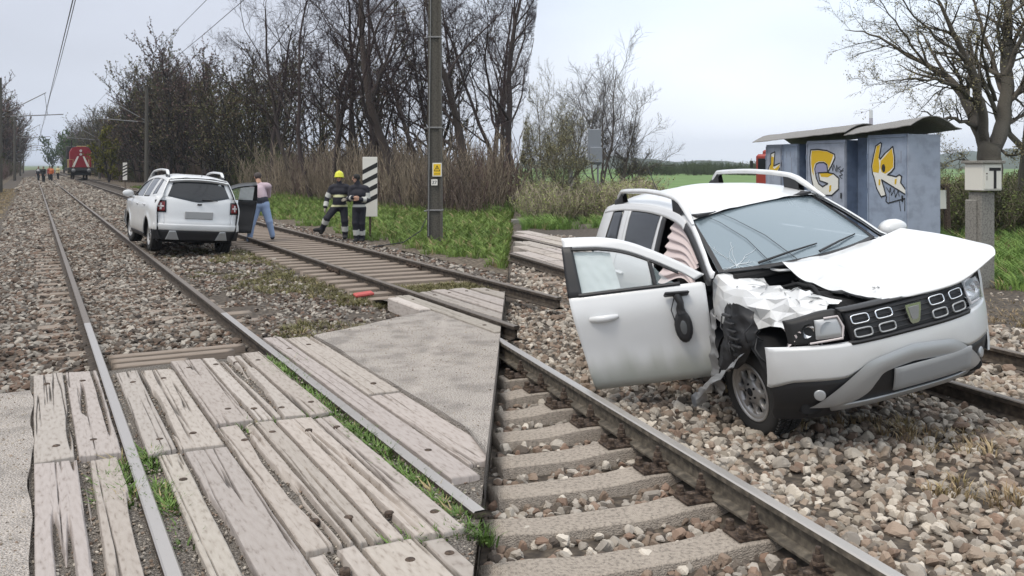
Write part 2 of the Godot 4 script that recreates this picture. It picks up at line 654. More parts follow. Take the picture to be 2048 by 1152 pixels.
func tuft_mesh(blades: int, sd: int, h: float, lean: float, w: float) -> ArrayMesh:
	var r := RandomNumberGenerator.new()
	r.seed = sd
	var m := MB.new()
	for i in blades:
		var an := r.randf() * TAU
		var o := Vector3(cos(an), 0, sin(an))
		var hh := h * r.randf_range(0.5, 1.0)
		m.blade(o * r.randf() * 0.07, Vector3(0, hh, 0) + o * lean * r.randf() * hh, w, o * lean * r.randf_range(0.3, 1.2) * hh * 0.8 - Vector3(0, hh * 0.15, 0))
	return m.mesh()

func scatter_tufts(called: String, label: String, category: String, mesh: Mesh, spots: Array, lo: Color, hi: Color, s0: float, s1: float, sd: int) -> void:
	var r := RandomNumberGenerator.new()
	r.seed = sd
	var xs := []
	var cs := []
	for p in spots:
		var s := r.randf_range(s0, s1)
		var bs := Basis(Vector3.UP, r.randf() * TAU).scaled(Vector3(s, s * r.randf_range(0.7, 1.25), s))
		xs.append(Transform3D(bs, p))
		cs.append(lo.lerp(hi, r.randf()) * r.randf_range(0.8, 1.15) if r.randf() > 0.07 else Color(0.3, 0.24, 0.12) * r.randf_range(0.7, 1.2))
	many(called, mesh, M.grass, xs, cs, label, category)

func plank(parent: Node3D, f: Callable, a0: float, a1: float, b0: float, b1: float, y: float, sd: int, rot := 0.0, tone := 1.0, bolts := true) -> void:
	# a weathered crossing board: worn edges, cracks that follow the grain, hollows where it is rotten
	var r := RandomNumberGenerator.new()
	r.seed = sd
	var na := clampi(int((a1 - a0) / 0.026), 12, 110)
	var nb := clampi(int((b1 - b0) / 0.0036), 8, 72) if a0 < 9.0 else 14
	var m := MB.new()
	var rows := []
	var off := r.randf() * 500.0
	var tilt := r.randf_range(-0.006, 0.006)
	var crack_tone := PackedFloat32Array()
	var ends := [r.randf_range(-0.03, 0.03), r.randf_range(-0.03, 0.03)]
	for j in nb + 3:
		var row := []
		var s := clampf((j - 1.0) / nb, 0, 1)
		for i in na + 3:
			var u := clampf((i - 1.0) / na, 0, 1)
			var edge := 0.003 + 0.008 * (0.5 + 0.5 * nf.get_noise_2d(u * 160.0 + off, s * 3.0))
			var edge2 := edge * (1.0 + rot * 2.0 * maxf(0.0, nf.get_noise_2d(u * 90.0 + off * 2.0, s)))
			var bb := lerpf(b0 + edge2 * (1.0 - s), b1 - edge2 * s, s)
			var aa: float = lerpf(a0, a1, u) + ends[0] * (s - 0.5) + nf.get_noise_2d(s * 60.0 + off, u) * 0.012
			var wig := nf.get_noise_2d(u * 34.0 + off, 7.0) * 0.012
			var ck := absf(nf.get_noise_2d((a1 - a0) * u * 5.5 + off, (s * (b1 - b0) + wig * 0.5) * 380.0))
			var gate := smoothstep(-0.22, 0.08, nf.get_noise_2d((a1 - a0) * u * 16.0 + off * 7.0, s * 30.0))
			var deep := nf.get_noise_2d((a1 - a0) * u * 7.0 + off * 3.0, (s * (b1 - b0) + wig * 2.0) * 220.0)
			var yy := y + tilt * (s - 0.5) + nf.get_noise_2d(u * 20.0 + off, s * 8.0) * 0.005
			yy -= 0.022 * (1.0 - smoothstep(0.0, 0.06, ck)) * gate
			yy -= 0.05 * smoothstep(0.46 - rot * 0.34, 0.54 - rot * 0.32, deep)
			var em := minf(minf(s, 1.0 - s) * (b1 - b0), minf(u, 1.0 - u) * (a1 - a0) * 1.0)
			yy -= 0.007 * (1.0 - smoothstep(0.0, 0.010, em))
			if j == 0 or j == nb + 2 or i == 0 or i == na + 2:
				yy = y - 0.13
			var pt: Vector3 = f.call(aa, bb, yy)
			if parent.name != "timber_crossing_002": pt.x = minf(pt.x, seam(-pt.z))
			row.append(pt)
			crack_tone.append((1.0 - smoothstep(0.0, 0.055, ck)) * gate)
		rows.append(row)
	var t := tone * 0.80 * r.randf_range(0.86, 1.06)
	m.tint = Color(t, t * r.randf_range(0.975, 1.0), t * r.randf_range(0.94, 1.0))
	m.grid(rows)
	for i in m.c.size():      # board colour is darkened along the cracks
		m.c[i] = m.c[i] * (1.0 - 0.72 * crack_tone[i])
	# uv: along the grain first
	var uo := Vector2(r.randf() * 3.0, r.randf() * 3.0)
	for i in m.uv.size():
		m.uv[i] = Vector2(m.uv[i].y, m.uv[i].x) + uo
	var p := put("plank", m.mesh(true), M.wood, parent)
	if bolts:
		var bm := MB.new()
		bm.lathe(Transform3D.IDENTITY, [Vector2(0.0, 0.006), Vector2(0.014, 0.0055), Vector2(0.022, 0.003), Vector2(0.025, -0.002), Vector2(0.025, -0.02)], 12)
		for u in [0.14, 0.84]:
			var pos: Vector3 = f.call(lerpf(a0, a1, u + r.randf_range(-0.03, 0.03)), lerpf(b0, b1, r.randf_range(0.4, 0.6)), y + 0.001)
			put("bolt", bm.mesh(), M.rust, p, Transform3D(Basis.IDENTITY, pos))

func sleeper(parent: Node3D, f: Callable, a: float, b0: float, b1: float, y: float, w: float, mt: Material, dip := 0.0, sd := 0) -> MeshInstance3D:
	var m := MB.new()
	var r := RandomNumberGenerator.new()
	r.seed = sd
	var nb := 14
	var rows := []
	var prof := [Vector2(-0.62, -0.2), Vector2(-0.5, -0.012), Vector2(-0.44, 0.0), Vector2(0.44, 0.0), Vector2(0.5, -0.012), Vector2(0.62, -0.2)]
	var sk := r.randf_range(-0.015, 0.015)
	for j in nb + 3:
		var row := []
		var s := clampf((j - 1.0) / nb, 0, 1)
		var b := lerpf(b0, b1, s)
		var dd := dip * smoothstep(0.28, 0.75, absf(b + 0.75) if dip > 0 else 0.0)
		var low := dip * (1.0 - smoothstep(0.25, 0.62, absf(b + 0.78)))
		for q in prof:
			var yy: float = y + q.y - low + nf.get_noise_2d(b * 30.0 + sd * 7.0, q.x * 30.0) * 0.004
			if (j == 0 or j == nb + 2):
				yy = y - 0.2
			row.append(f.call(a + q.x * w + sk * s + nf.get_noise_2d(b * 40.0, sd * 9.0 + q.x * 50.0) * 0.002, b, yy))
		rows.append(row)
	m.grid(rows)
	return put("sleeper", m.mesh(), mt, parent)

func fastening_mesh() -> Array:
	# base plate with ribs, clamp and two bolts with stacked washers and nuts; x across the track, rail foot on the +x side
	var m := MB.new()
	m.box(Transform3D(Basis.IDENTITY, Vector3(-0.07, 0.008, 0)), Vector3(0.2, 0.018, 0.17), 0.004)
	m.box(Transform3D(Basis.IDENTITY, Vector3(-0.012, 0.026, 0)), Vector3(0.022, 0.03, 0.16), 0.004)
	m.box(Transform3D(Basis(Vector3.BACK, -0.2), Vector3(0.0, 0.042, 0)), Vector3(0.07, 0.016, 0.09), 0.004)
	var b := MB.new()
	var hexa := func(c: Vector3, r: float, h: float) -> void:
		b.lathe(Transform3D(Basis.IDENTITY, c), [Vector2(0.0, h), Vector2(r * 0.8, h), Vector2(r, h * 0.85), Vector2(r, 0.0)], 6)
	hexa.call(Vector3(0, 0.048, 0), 0.03, 0.014)
	hexa.call(Vector3(0, 0.061, 0), 0.024, 0.026)
	hexa.call(Vector3(0, 0.086, 0), 0.013, 0.026)
	var tall := b.mesh()
	b = MB.new()
	hexa = func(c: Vector3, r: float, h: float) -> void:
		b.lathe(Transform3D(Basis.IDENTITY, c), [Vector2(0.0, h), Vector2(r * 0.8, h), Vector2(r, h * 0.85), Vector2(r, 0.0)], 6)
	hexa.call(Vector3(0, 0.016, 0), 0.027, 0.012)
	hexa.call(Vector3(0, 0.027, 0), 0.021, 0.026)
	return [m.mesh(), tall, b.mesh()]

func make_ground() -> void:
	# the land itself, one sheet to the horizon
	var g := MB.new()
	var rows := []
	for i in 13:
		var row := []
		for j in 13:
			var x := (i - 6.0)
			var y := (j - 6.0)
			row.append(Vector3(signf(x) * pow(absf(x), 3.0) * 14.0, -0.5, signf(y) * pow(absf(y), 3.0) * 14.0))
		rows.append(row)
	g.grid(rows)
	struct("ground", g.mesh(), M.far_ground)
	ground_sheet("track_bed", T1, -1.0, 420.0, 150, -4.2, 6.3, 34, h_left, M.bed, -1)
	ground_sheet("verge", T1, -1.0, 420.0, 90, 6.3, 40.0, 20, func(a, b): return -0.225 + nz.get_noise_2d(a * 2.0, b * 2.0) * 0.06, M.soil, -1)
	ground_sheet("trackside_bank", T1, -1.0, 420.0, 90, -24.0, -4.2, 14, func(a, b): return -0.385 + nz.get_noise_2d(a * 2.0, b * 2.0) * 0.05, M.soil, -1)
	ground_sheet("gravel_bed", TR, 1.0, 120.0, 120, -3.6, 9.0, 40, h_right, M.bed, 1)
	ground_sheet("meadow", TR, 1.0, 120.0, 60, 9.0, 60.0, 18, func(a, b): return -0.155 + nz.get_noise_2d(a * 2.0, b * 2.0) * 0.05, M.soil, 1)

func asphalt_slab(pts: Array, y: float) -> void:
	# road surface with a thickness and a slightly ragged edge
	var poly := PackedVector2Array()
	for i in pts.size():
		var p: Vector2 = pts[i]
		var q: Vector2 = pts[(i + 1) % pts.size()]
		var steps := maxi(1, int(p.distance_to(q) / 0.12))
		for k in steps:
			var s := p.lerp(q, float(k) / steps)
			poly.append(s + Vector2(nf.get_noise_2d(s.x * 40.0, s.y * 40.0), nf.get_noise_2d(s.y * 40.0 + 99.0, s.x * 40.0)) * 0.035)
	var m := MB.new()
	var ids := Geometry2D.triangulate_polygon(poly)
	for i in range(0, ids.size(), 3):
		var t := []
		for k in 3:
			var q := poly[ids[i + k]]
			var w := T1(q.x, q.y, y)
			w.x = minf(w.x, seam(-w.z))
			t.append(w)
		m.tri(t[0], t[2], t[1]) if (t[2] - t[0]).cross(t[1] - t[0]).y < 0 else m.tri(t[0], t[1], t[2])
	for i in poly.size():
		var a := T1(poly[i].x, poly[i].y, y)
		var q2 := poly[(i + 1) % poly.size()]
		var b := T1(q2.x, q2.y, y)
		a.x = minf(a.x, seam(-a.z))
		b.x = minf(b.x, seam(-b.z))
		m.quad(a, b, b - Vector3(0, 0.25, 0), a - Vector3(0, 0.25, 0))
	struct("road", m.mesh(), M.asphalt)

func make_long_tracks() -> void:
	var t := thing("railway_track", "long straight track with bright worn rails running through the timber crossing", "railway track")
	for b in [-0.7525, 0.7525]:
		var a_end := 420.0
		var a_start := 2.2
		if b > 0:
			a_start = 4.9     # the rail ends where the two grounds meet
		rail(t, T1, a_start, 12.0, b, 0.004, M.rail_top, 2.0)
		rail(t, T1, 12.0, a_end, b, 0.004, M.rail_top_worn, 30.0)
	for i in 3:
		sleeper(t, T1, 9.78 + i * 0.3, -0.64, [0.02, 0.5, 0.66][i], -0.06 - 0.012 * i, 0.13, M.old_wood, 0.0, 40 + i)
	for i in 46:
		sleeper(t, T1, 11.0 + i * 0.62, -1.25, 1.25, -0.142, 0.22, M.old_wood, 0.0, 60 + i)
	t = thing("railway_track", "second track with rusty rails and exposed grey wooden sleepers beside the grass verge", "railway track")
	for b in [3.337, 4.842]:
		rail(t, T1, 9.3 if b < 4 else 10.9, 420.0, b, 0.05, M.rail_top_worn, 30.0)
	for i in 70:
		sleeper(t, T1, 12.7 + i * 0.52, 2.85, 5.33, -0.062, 0.2, M.old_wood, 0.0, 140 + i)
	# fishplates at the joint
	for b in [3.337, 4.842]:
		var m := MB.new()
		m.box(frame1(16.0, b - 0.022, -0.03), Vector3(0.02, 0.09, 0.7), 0.004)
		for k in 4:
			m.lathe(frame1(15.73 + k * 0.18, b - 0.032, -0.03) * Transform3D(Basis(Vector3.BACK, PI / 2), Vector3.ZERO), [Vector2(0, 0.03), Vector2(0.018, 0.028), Vector2(0.02, 0.0)], 6)
		put("fishplate", m.mesh(), M.rust, t)

func make_crossing() -> void:
	var t := thing("timber_crossing", "weathered grey timber boards of the level crossing laid between and beside the rails", "level crossing")
	var sd := 200
	var rows := [
		[6.86, 9.45, -1.30, -1.065, 0.15], [6.82, 9.40, -1.055, -0.80, 0.2], [3.6, 6.82, -1.30, -1.055, 0.6], [3.6, 6.75, -1.045, -0.80, 0.85],
		[6.70, 9.20, -0.67, -0.49, 0.0], [6.68, 9.14, -0.48, -0.205, 0.55], [3.5, 6.66, -0.62, -0.475, 0.0], [3.5, 6.64, -0.462, -0.195, 0.75],
		[7.15, 9.43, -0.192, 0.083, 0.05], [7.14, 9.46, 0.09, 0.217, 0.2], [7.12, 9.42, 0.224, 0.447, 0.25], [7.09, 9.5, 0.455, 0.635, 0.0],
		[4.84, 7.11, -0.187, 0.06, 0.1], [4.81, 7.10, 0.066, 0.204, 0.1], [4.76, 7.07, 0.211, 0.462, 0.3], [4.74, 7.02, 0.469, 0.605, 0.1],
		[3.4, 4.80, -0.187, 0.055, 0.35], [3.4, 4.76, 0.061, 0.335, 0.1], [3.4, 4.70, 0.342, 0.46, 0.1],
		[5.4, 10.18, 0.81, 1.005, 0.3], [7.45, 10.05, 1.014, 1.295, 0.45], [5.6, 7.42, 1.014, 1.285, 0.6]]
	for q in rows:
		sd += 1
		plank(t, T1, q[0], q[1], q[2], q[3], 0.0 + (sd % 3) * 0.003, sd, q[4], 1.0, q[4] < 0.6)
	t = thing("timber_crossing", "pale boards of the road crossing over the second track by the grass", "level crossing")
	for q in [[9.2, 12.2, 3.02, 3.24], [9.4, 12.4, 3.44, 3.64], [9.8, 12.5, 3.68, 3.9], [10.2, 12.5, 3.94, 4.2], [10.6, 12.4, 4.24, 4.5]]:
		sd += 1
		plank(t, T1, q[0], q[1], q[2], q[3], 0.03, sd, 0.1, 0.9, true)
	var df := MB.new()
	var drows := []
	for i in 40:
		var row := []
		for j in 30:
			var a := 2.6 + i * 0.177
			var b := lerpf(-1.32, 1.32, j / 29.0)
			var q := T1(a, b, -0.034 + nf.get_noise_2d(a * 90.0, b * 200.0) * 0.018)
			q.x = minf(q.x, seam(-q.z))
			row.append(q)
		drows.append(row)
	df.grid(drows)
	struct("packed_dirt_ground", df.mesh(), M.dust)
	df = MB.new()
	drows = []
	for i in 26:
		var row := []
		for j in 22:
			var a := 8.6 + i * 0.2
			var b := lerpf(2.85, 4.78, j / 21.0)
			var q := T1(a, b, lerpf(0.0, -0.15, smoothstep(11.8, 13.4, a)) + nf.get_noise_2d(a * 90.0, b * 200.0) * 0.018)
			q.x = minf(q.x, seam(-q.z))
			row.append(q)
		drows.append(row)
	df.grid(drows)
	struct("packed_dirt_ground", df.mesh(), M.dust)
	asphalt_slab([Vector2(7.3, 1.31), Vector2(10.02, 1.31), Vector2(10.1, 1.45), Vector2(10.85, 2.9), Vector2(11.0, 3.24), Vector2(8.4, 3.24), Vector2(7.0, 2.2), Vector2(5.2, 1.32)], 0.012)
	asphalt_slab([Vector2(8.86, -1.31), Vector2(3.0, -1.31), Vector2(3.0, -2.6), Vector2(8.88, -2.6)], -0.004)
	var k := MB.new()
	k.box(frame1(11.45, 2.93, -0.05), Vector3(0.16, 0.18, 1.1), 0.012)
	tag(put("kerb_beam", k.mesh(), M.wood), "squared timber kerb at the road's edge by the second track", "kerb")

func make_near_track() -> void:
	var t := thing("railway_track", "single polished rail on pale concrete sleepers with bolted fastenings beside the wrecked car", "railway track")
	rail(t, TR, 1.6, 11.2, 0.0, 0.0, M.rail_top, 1.0, M.rail_brown)
	var fm := fastening_mesh()
	for i in 17:
		var a := 2.42 + i * 0.54
		var fr := frameR(a, 0.0)
		# how far it reaches before the grounds meet
		var b0 := -1.9
		for s in 60:
			var p := TR(a, b0, 0.0)
			if p.x > seam(-p.z) + 0.02: break
			b0 += 0.04
		if b0 < -0.2:
			sleeper(t, TR, a, b0, 0.36, -0.172, 0.23, M.concrete, 0.03, 300 + i)
			var pl := put("base_plate", fm[0], M.rust, t, frameR(a, -0.07, -0.172))
			var big := Basis.IDENTITY.scaled(Vector3(1.2, 1.35, 1.2))
			put("bolt", fm[1], M.rust, pl, Transform3D(big, Vector3(-0.03, -0.004, 0)))
			for z in [-0.06, 0.06]:
				put("bolt", fm[2], M.rust, pl, Transform3D(big, Vector3(-0.135, -0.004, z)))
	t = thing("railway_track", "rusty track passing under and behind the wrecked white car", "railway track")
	for q in [[3.01, 4.0, 18.4], [4.515, 4.0, 22.7]]:
		rail(t, TR, q[1], q[2], q[0], 0.0, M.rail_top_worn, 3.0)
	for i in 21:
		sleeper(t, TR, 4.3 + i * 0.6, 2.5, 5.0, -0.172, 0.22, M.old_wood, 0.0, 350 + i)
	t = thing("timber_crossing", "pale worn boards of the crossing far behind the open car door", "level crossing")
	for q in [[3.1, 3.5], [3.54, 3.9], [3.95, 4.38], [4.65, 5.0], [5.05, 5.5]]:
		var reach: float = (3.2 + 0.9444 * q[0]) / 0.3291
		plank(t, TR, 15.2, reach - 1.9, q[0], q[1], 0.0, 420 + int(q[0] * 10), 0.0, 1.1, false)
		plank(t, TR, reach - 1.86, reach - 0.04, q[0], q[1], 0.005, 460 + int(q[0] * 10), 0.0, 1.1, false)

func make_ballast() -> void:
	scatter_stones("ballast", "brown and grey ballast stones filling and flanking the long tracks", T1, h_left, -1, [
		[10.3, 17, -0.68, 0.68, 0.072, 270.0, 0.1], [9.5, 17, -2.0, -0.82, 0.075, 260.0, 0.05], [9.9, 17, 0.83, 3.25, 0.06, 260.0, 0.0, -0.3],
		[17, 34, -0.68, 0.68, 0.08, 190.0, 0.15], [17, 34, -2.1, -0.82, 0.08, 180.0, 0.1], [17, 34, 0.83, 3.25, 0.09, 110.0, 0.1],
		[34, 80, -2.2, 3.25, 0.13, 45.0, 0.35], [80, 170, -2.6, 3.25, 0.25, 9.0, 0.45],
		[12.6, 34, 3.42, 4.77, 0.08, 60.0, 0.0], [11.5, 40, 4.93, 6.3, 0.09, 110.0, 0.0], [8.9, 10.5, -3.2, -1.2, 0.09, 170.0, 0.0], [10, 30, -3.0, -2.0, 0.08, 60.0, 0.0, 0.0], [34, 90, 4.93, 6.2, 0.14, 30.0, 0.1]], 71, 0.8)
	scatter_stones("grit", "fine loose grit on the road surface and between the crossing boards", T1, func(a, b): return 0.010 if absf(b) > 1.31 and a > 5.2 and b > 0 else (-0.006 if b < -1.31 else -0.03), -1, [
		[5.0, 10.3, 1.34, 2.6, 0.012, 500.0, 1.0], [8.0, 10.6, 1.6, 3.0, 0.012, 400.0, 1.0], [3.2, 8.8, -1.9, -1.33, 0.014, 600.0, 0.9], [3.2, 9.3, -1.3, 1.3, 0.02, 700.0, 0.4]], 73)
	scatter_stones("ballast", "pale mixed ballast stones lying around and under the wrecked car", TR, h_right, 1, [
		[1.8, 9, -1.95, -0.05, 0.09, 280.0, 0.15], [1.8, 7, 0.03, 3.0, 0.09, 340.0, 0.5], [7, 13, 0.03, 3.0, 0.09, 280.0, 0.35], [13, 24, 0.03, 3.0, 0.1, 120.0, 0.3],
		[3.0, 12, 3.07, 4.45, 0.105, 240.0, 0.6], [12, 20, 3.07, 4.45, 0.1, 110.0, 0.2], [3, 14, 4.58, 6.2, 0.1, 190.0, 0.5], [14, 24, 4.58, 6.5, 0.1, 60.0, 0.3], [3, 14, 6.2, 8.5, 0.06, 50.0, 0.5, 0.1]], 72, 1.12)

func make_grass() -> void:
	var r := RandomNumberGenerator.new()
	r.seed = 5
	var tuft := tuft_mesh(9, 1, 0.3, 0.5, 0.009)
	var short := tuft_mesh(10, 2, 0.12, 0.7, 0.006)
	var spots := []
	for i in 34000:
		var a := 14.0 + pow(r.randf(), 1.6) * 75.0
		var b := r.randf_range(6.2, 19.5)
		if b < 6.9 + nz.get_noise_2d(a * 12.0, 3.0) * 1.2: continue
		var p := T1(a, b, -0.235)
		if p.x > seam(-p.z) - 0.06: continue
		spots.append(p)
	scatter_tufts("grass", "bright green grass verge beside the second track", "grass", tuft, spots, Color(0.08, 0.14, 0.02), Color(0.19, 0.27, 0.06), 0.6, 1.2, 6)
	spots = []
	for i in 24000:
		var a := r.randf_range(6.0, 42.0)
		var b := r.randf_range(8.3, 24.0)
		if b < 8.9 + nz.get_noise_2d(a * 14.0, 30.0) * 1.1: continue
		spots.append(TR(a, b, -0.17))
	for i in 1500:
		var p := at(r.randf_range(1046, 1250), 330, r.randf_range(27.0, 33.5))
		p.y = -0.16
		if p.x > seam(-p.z) + 0.1 and nz.get_noise_2d(p.x * 12.0, p.z * 12.0) > -0.05: spots.append(p)
	scatter_tufts("grass", "long bright green grass around the blue cabin and the concrete post", "grass", tuft_mesh(9, 3, 0.34, 0.45, 0.009), spots, Color(0.08, 0.155, 0.025), Color(0.19, 0.29, 0.065), 0.7, 1.4, 7)
	spots = []
	for q in [[4.6, 9.2, 0.63, 0.7, 520], [5.7, 6.9, -0.70, -0.62, 190], [5.9, 6.75, -0.83, -0.79, 80], [6.0, 6.5, -0.96, -0.84, 60], [8.8, 9.4, 0.79, 0.86, 30], [6.95, 7.13, -0.1, 0.62, 90], [4.7, 4.82, 0.2, 0.6, 60], [5.2, 6.2, -0.68, -0.62, 20]]:
		for i in q[4]:
			var a := r.randf_range(q[0], q[1])
			if nz.get_noise_2d(a * 40.0, q[2] * 30.0) < -0.25: continue
			spots.append(T1(a, r.randf_range(q[2], q[3]), -0.07))
	scatter_tufts("crossing_grass", "short green grass growing in the gaps between crossing boards and rails", "grass", short, spots, Color(0.06, 0.12, 0.018), Color(0.14, 0.22, 0.05), 0.55, 1.0, 8)
	spots = []
	for i in 4200:
		var a := r.randf_range(10.2, 22.0)
		var b := r.randf_range(1.1, 3.0)
		if nz.get_noise_2d(a * 10.0, b * 10.0) < 0.02: continue
		spots.append(T1(a, b, -0.14))
	for i in 700:
		spots.append(T1(r.randf_range(12.5, 13.6), r.randf_range(3.45, 4.7), -0.08))
	scatter_tufts("moss_grass", "thin olive grass and moss creeping over the ballast between the two tracks", "grass", short, spots, Color(0.09, 0.075, 0.03), Color(0.17, 0.16, 0.06), 0.5, 0.95, 9)
	spots = []
	for i in 3600:
		var a := r.randf_range(11.0, 90.0)
		spots.append(T1(a, r.randf_range(-4.6, -2.2) , -0.3))
	for i in 900:
		var a := r.randf_range(3.6, 8.0)
		var b := r.randf_range(1.2, 2.9)
		if nz.get_noise_2d(a * 16.0, b * 16.0) < 0.12: continue
		spots.append(TR(a, b, -0.22))
	for i in 1700:
		var p := TR(r.randf_range(6.0, 16.0), r.randf_range(6.3, 9.3), -0.19)
		spots.append(p)
	scatter_tufts("dry_grass", "straw-coloured dry grass along the edges of the ballast", "grass", short, spots, Color(0.22, 0.15, 0.08), Color(0.42, 0.33, 0.2), 0.6, 1.1, 10)
# ---------------------------------------------------------------- the car
# car axes: u forward from the front axle, v to its right-hand side, w up from the wheels' contact
func C(u: float, v: float, w: float) -> Vector3:
	return Vector3(v, w, -u)

func table(x: float, xs: Array, ys: Array) -> float:
	var k := xs.size() - 1
	if x <= xs[0]: return ys[0]
	if x >= xs[k]: return ys[k]
	for i in k:
		if x <= xs[i + 1]:
			var t: float = (x - xs[i]) / (xs[i + 1] - xs[i])
			return cubic_interpolate(ys[i], ys[i + 1], ys[maxi(i - 1, 0)], ys[mini(i + 2, k)], t)
	return ys[k]

func half_width(u: float, w: float) -> float:
	var p := table(w, [0.2, 0.34, 0.47, 0.62, 0.80, 0.90, 0.98, 1.06, 1.14, 1.30, 1.46, 1.56, 1.62], [0.80, 0.865, 0.885, 0.888, 0.902, 0.905, 0.89, 0.855, 0.815, 0.745, 0.665, 0.60, 0.56])
	var f := 1.0
	if u > 0.2: f = table(u, [0.2, 0.45, 0.6, 0.72, 0.8], [1.0, 0.985, 0.945, 0.87, 0.78])
	if u < -2.85: f = table(-u, [2.85, 3.15, 3.35, 3.45, 3.52], [1.0, 0.982, 0.945, 0.90, 0.82])
	if u < -1.9 and w > 1.1: f *= 1.0 - 0.02 * smoothstep(-1.9, -3.2, u)
	# flared wheel arches
	for a in [0.0, -2.673]:
		var r := Vector2(u - a, w - 0.30).length()
		p += 0.02 * (1.0 - smoothstep(0.40, 0.56, r)) * (1.0 if w < 0.95 else 0.0)
	return p * f

func belt(u: float) -> float:
	return table(-u, [0.4, 1.0, 2.0, 2.6, 3.0, 3.4], [1.08, 1.09, 1.105, 1.125, 1.16, 1.2])

func drip(u: float) -> float:   # side roof line
	return table(-u, [0.38, 0.60, 0.85, 1.05, 1.25, 1.6, 2.1, 2.7, 3.1, 3.3], [1.11, 1.245, 1.385, 1.475, 1.525, 1.56, 1.575, 1.56, 1.525, 1.49])

func arch_low(u: float, base: float, r := 0.405) -> float:
	var y := base
	for a in [0.0, -2.673]:
		var d: float = absf(u - a)
		if d < r:
			y = maxf(y, 0.30 + sqrt(r * r - d * d) * 1.0)
	return y

func side_patch(m: MB, sd: float, ub: Array, ut: Array, low: Callable, high: Callable, off := 0.0, nu := 24, nw := 10, hem := 0.02) -> void:
	# a panel of the car's side between ub (lower ends' u) and ut (upper ends' u)
	var rows := []
	for i in nu + 3:
		var s := clampf((i - 1.0) / nu, 0, 1)
		var row := []
		for j in nw + 3:
			var t := clampf((j - 1.0) / nw, 0, 1)
			var u := lerpf(lerpf(ub[0], ub[1], s), lerpf(ut[0], ut[1], s), t)
			var w: float = lerpf(low.call(u), high.call(u), t)
			var rim := i == 0 or i == nu + 2 or j == 0 or j == nw + 2
			var v := half_width(u, w) + off - (hem if rim else 0.0)
			row.append(C(u, v * sd, w))
		rows.append(row)
	m.grid(rows, false, sd > 0)

func net(ctrl: Array, n: int, k: int) -> Array:
	# smooth grid through a net of control points
	var rows := []
	var ni := ctrl.size() - 1
	var nj: int = ctrl[0].size() - 1
	for a in n + 1:
		var s := float(a) / n * ni
		var i := mini(int(s), ni - 1)
		var fs := s - i
		var line := []
		for j in nj + 1:
			line.append((ctrl[i][j] as Vector3).cubic_interpolate(ctrl[i + 1][j], ctrl[maxi(i - 1, 0)][j], ctrl[mini(i + 2, ni)][j], fs))
		var row := []
		for b in k + 1:
			var t := float(b) / k * nj
			var j := mini(int(t), nj - 1)
			row.append((line[j] as Vector3).cubic_interpolate(line[j + 1], line[maxi(j - 1, 0)], line[mini(j + 2, nj)], t - j))
		rows.append(row)
	return rows

func crease(p: Vector3, amp: float, f: float, sd := 0.0) -> Vector3:
	var q := p * f * 9.0
	var a := cel.get_noise_3d(q.x * 6.0 + sd * 9.0, q.y * 6.0, q.z * 6.0) + 0.55
	var b := cel.get_noise_3d(q.x * 10.0 + 50.0 + sd * 9.0, q.y * 10.0, q.z * 10.0) + 0.55
	var c := nz.get_noise_3d(q.x * 0.6, q.y * 0.6 + 90.0 + sd, q.z * 0.6)
	return p + Vector3(a + c * 0.5, b + a * 0.6, c + b * 0.5) * amp

func front_u(v: float, w: float) -> float:
	var b := table(w, [0.22, 0.30, 0.40, 0.50, 0.65, 0.80, 0.92, 1.0], [0.70, 0.78, 0.825, 0.85, 0.858, 0.84, 0.80, 0.70])
	return b - 0.34 * pow(clampf(absf(v) / 0.92, 0, 1), 3.2)

func front_patch(m: MB, vb: Array, vt: Array, low: Callable, high: Callable, off := 0.0, nv := 30, nw := 8, hem := 0.02) -> void:
	var rows := []
	for i in nv + 3:
		var s := clampf((i - 1.0) / nv, 0, 1)
		var row := []
		for j in nw + 3:
			var t := clampf((j - 1.0) / nw, 0, 1)
			var v := lerpf(lerpf(vb[0], vb[1], s), lerpf(vt[0], vt[1], s), t)
			var w: float = lerpf(low.call(v), high.call(v), t)
			var rim := i == 0 or i == nv + 2 or j == 0 or j == nw + 2
			row.append(C(front_u(v, w) + off - (hem if rim else 0.0), v, w))
		rows.append(row)
	m.grid(rows)

func rear_u(v: float, w: float) -> float:
	var b := table(w, [0.28, 0.45, 0.58, 0.70, 0.85, 1.0, 1.1, 1.3, 1.5, 1.58], [-3.44, -3.50, -3.52, -3.485, -3.475, -3.455, -3.43, -3.34, -3.235, -3.20])
	return b + 0.20 * pow(clampf(absf(v) / 0.86, 0, 1), 3.6)

func rear_patch(m: MB, vb: Array, vt: Array, low: Callable, high: Callable, off := 0.0, nv := 24, nw := 8, hem := 0.02) -> void:
	var rows := []
	for i in nv + 3:
		var s := clampf((i - 1.0) / nv, 0, 1)
		var row := []
		for j in nw + 3:
			var t := clampf((j - 1.0) / nw, 0, 1)
			var v := lerpf(lerpf(vb[0], vb[1], s), lerpf(vt[0], vt[1], s), t)
			var w: float = lerpf(low.call(v), high.call(v), t)
			var rim := i == 0 or i == nv + 2 or j == 0 or j == nw + 2
			row.append(C(rear_u(v, w) - off + (hem if rim else 0.0), v, w))
		rows.append(row)
	m.grid(rows, false, true)

func grime(m: MB) -> ArrayMesh:
	# road dirt thrown up over the lower panels
	for i in m.v.size():
		var p := m.v[i]
		var nn := nf.get_noise_3d(p.x * 120.0, p.y * 120.0, p.z * 120.0)
		var k := smoothstep(0.72, 0.36, p.y + nn * 0.12) * 0.45 + clampf(nn - 0.16, 0.0, 0.3) * 0.25
		m.c[i] = Color(1.04, 1.04, 1.04).lerp(Color(0.5, 0.47, 0.4), k)
	return m.mesh(true)

func k_(x: float) -> Callable:
	return func(_u): return x

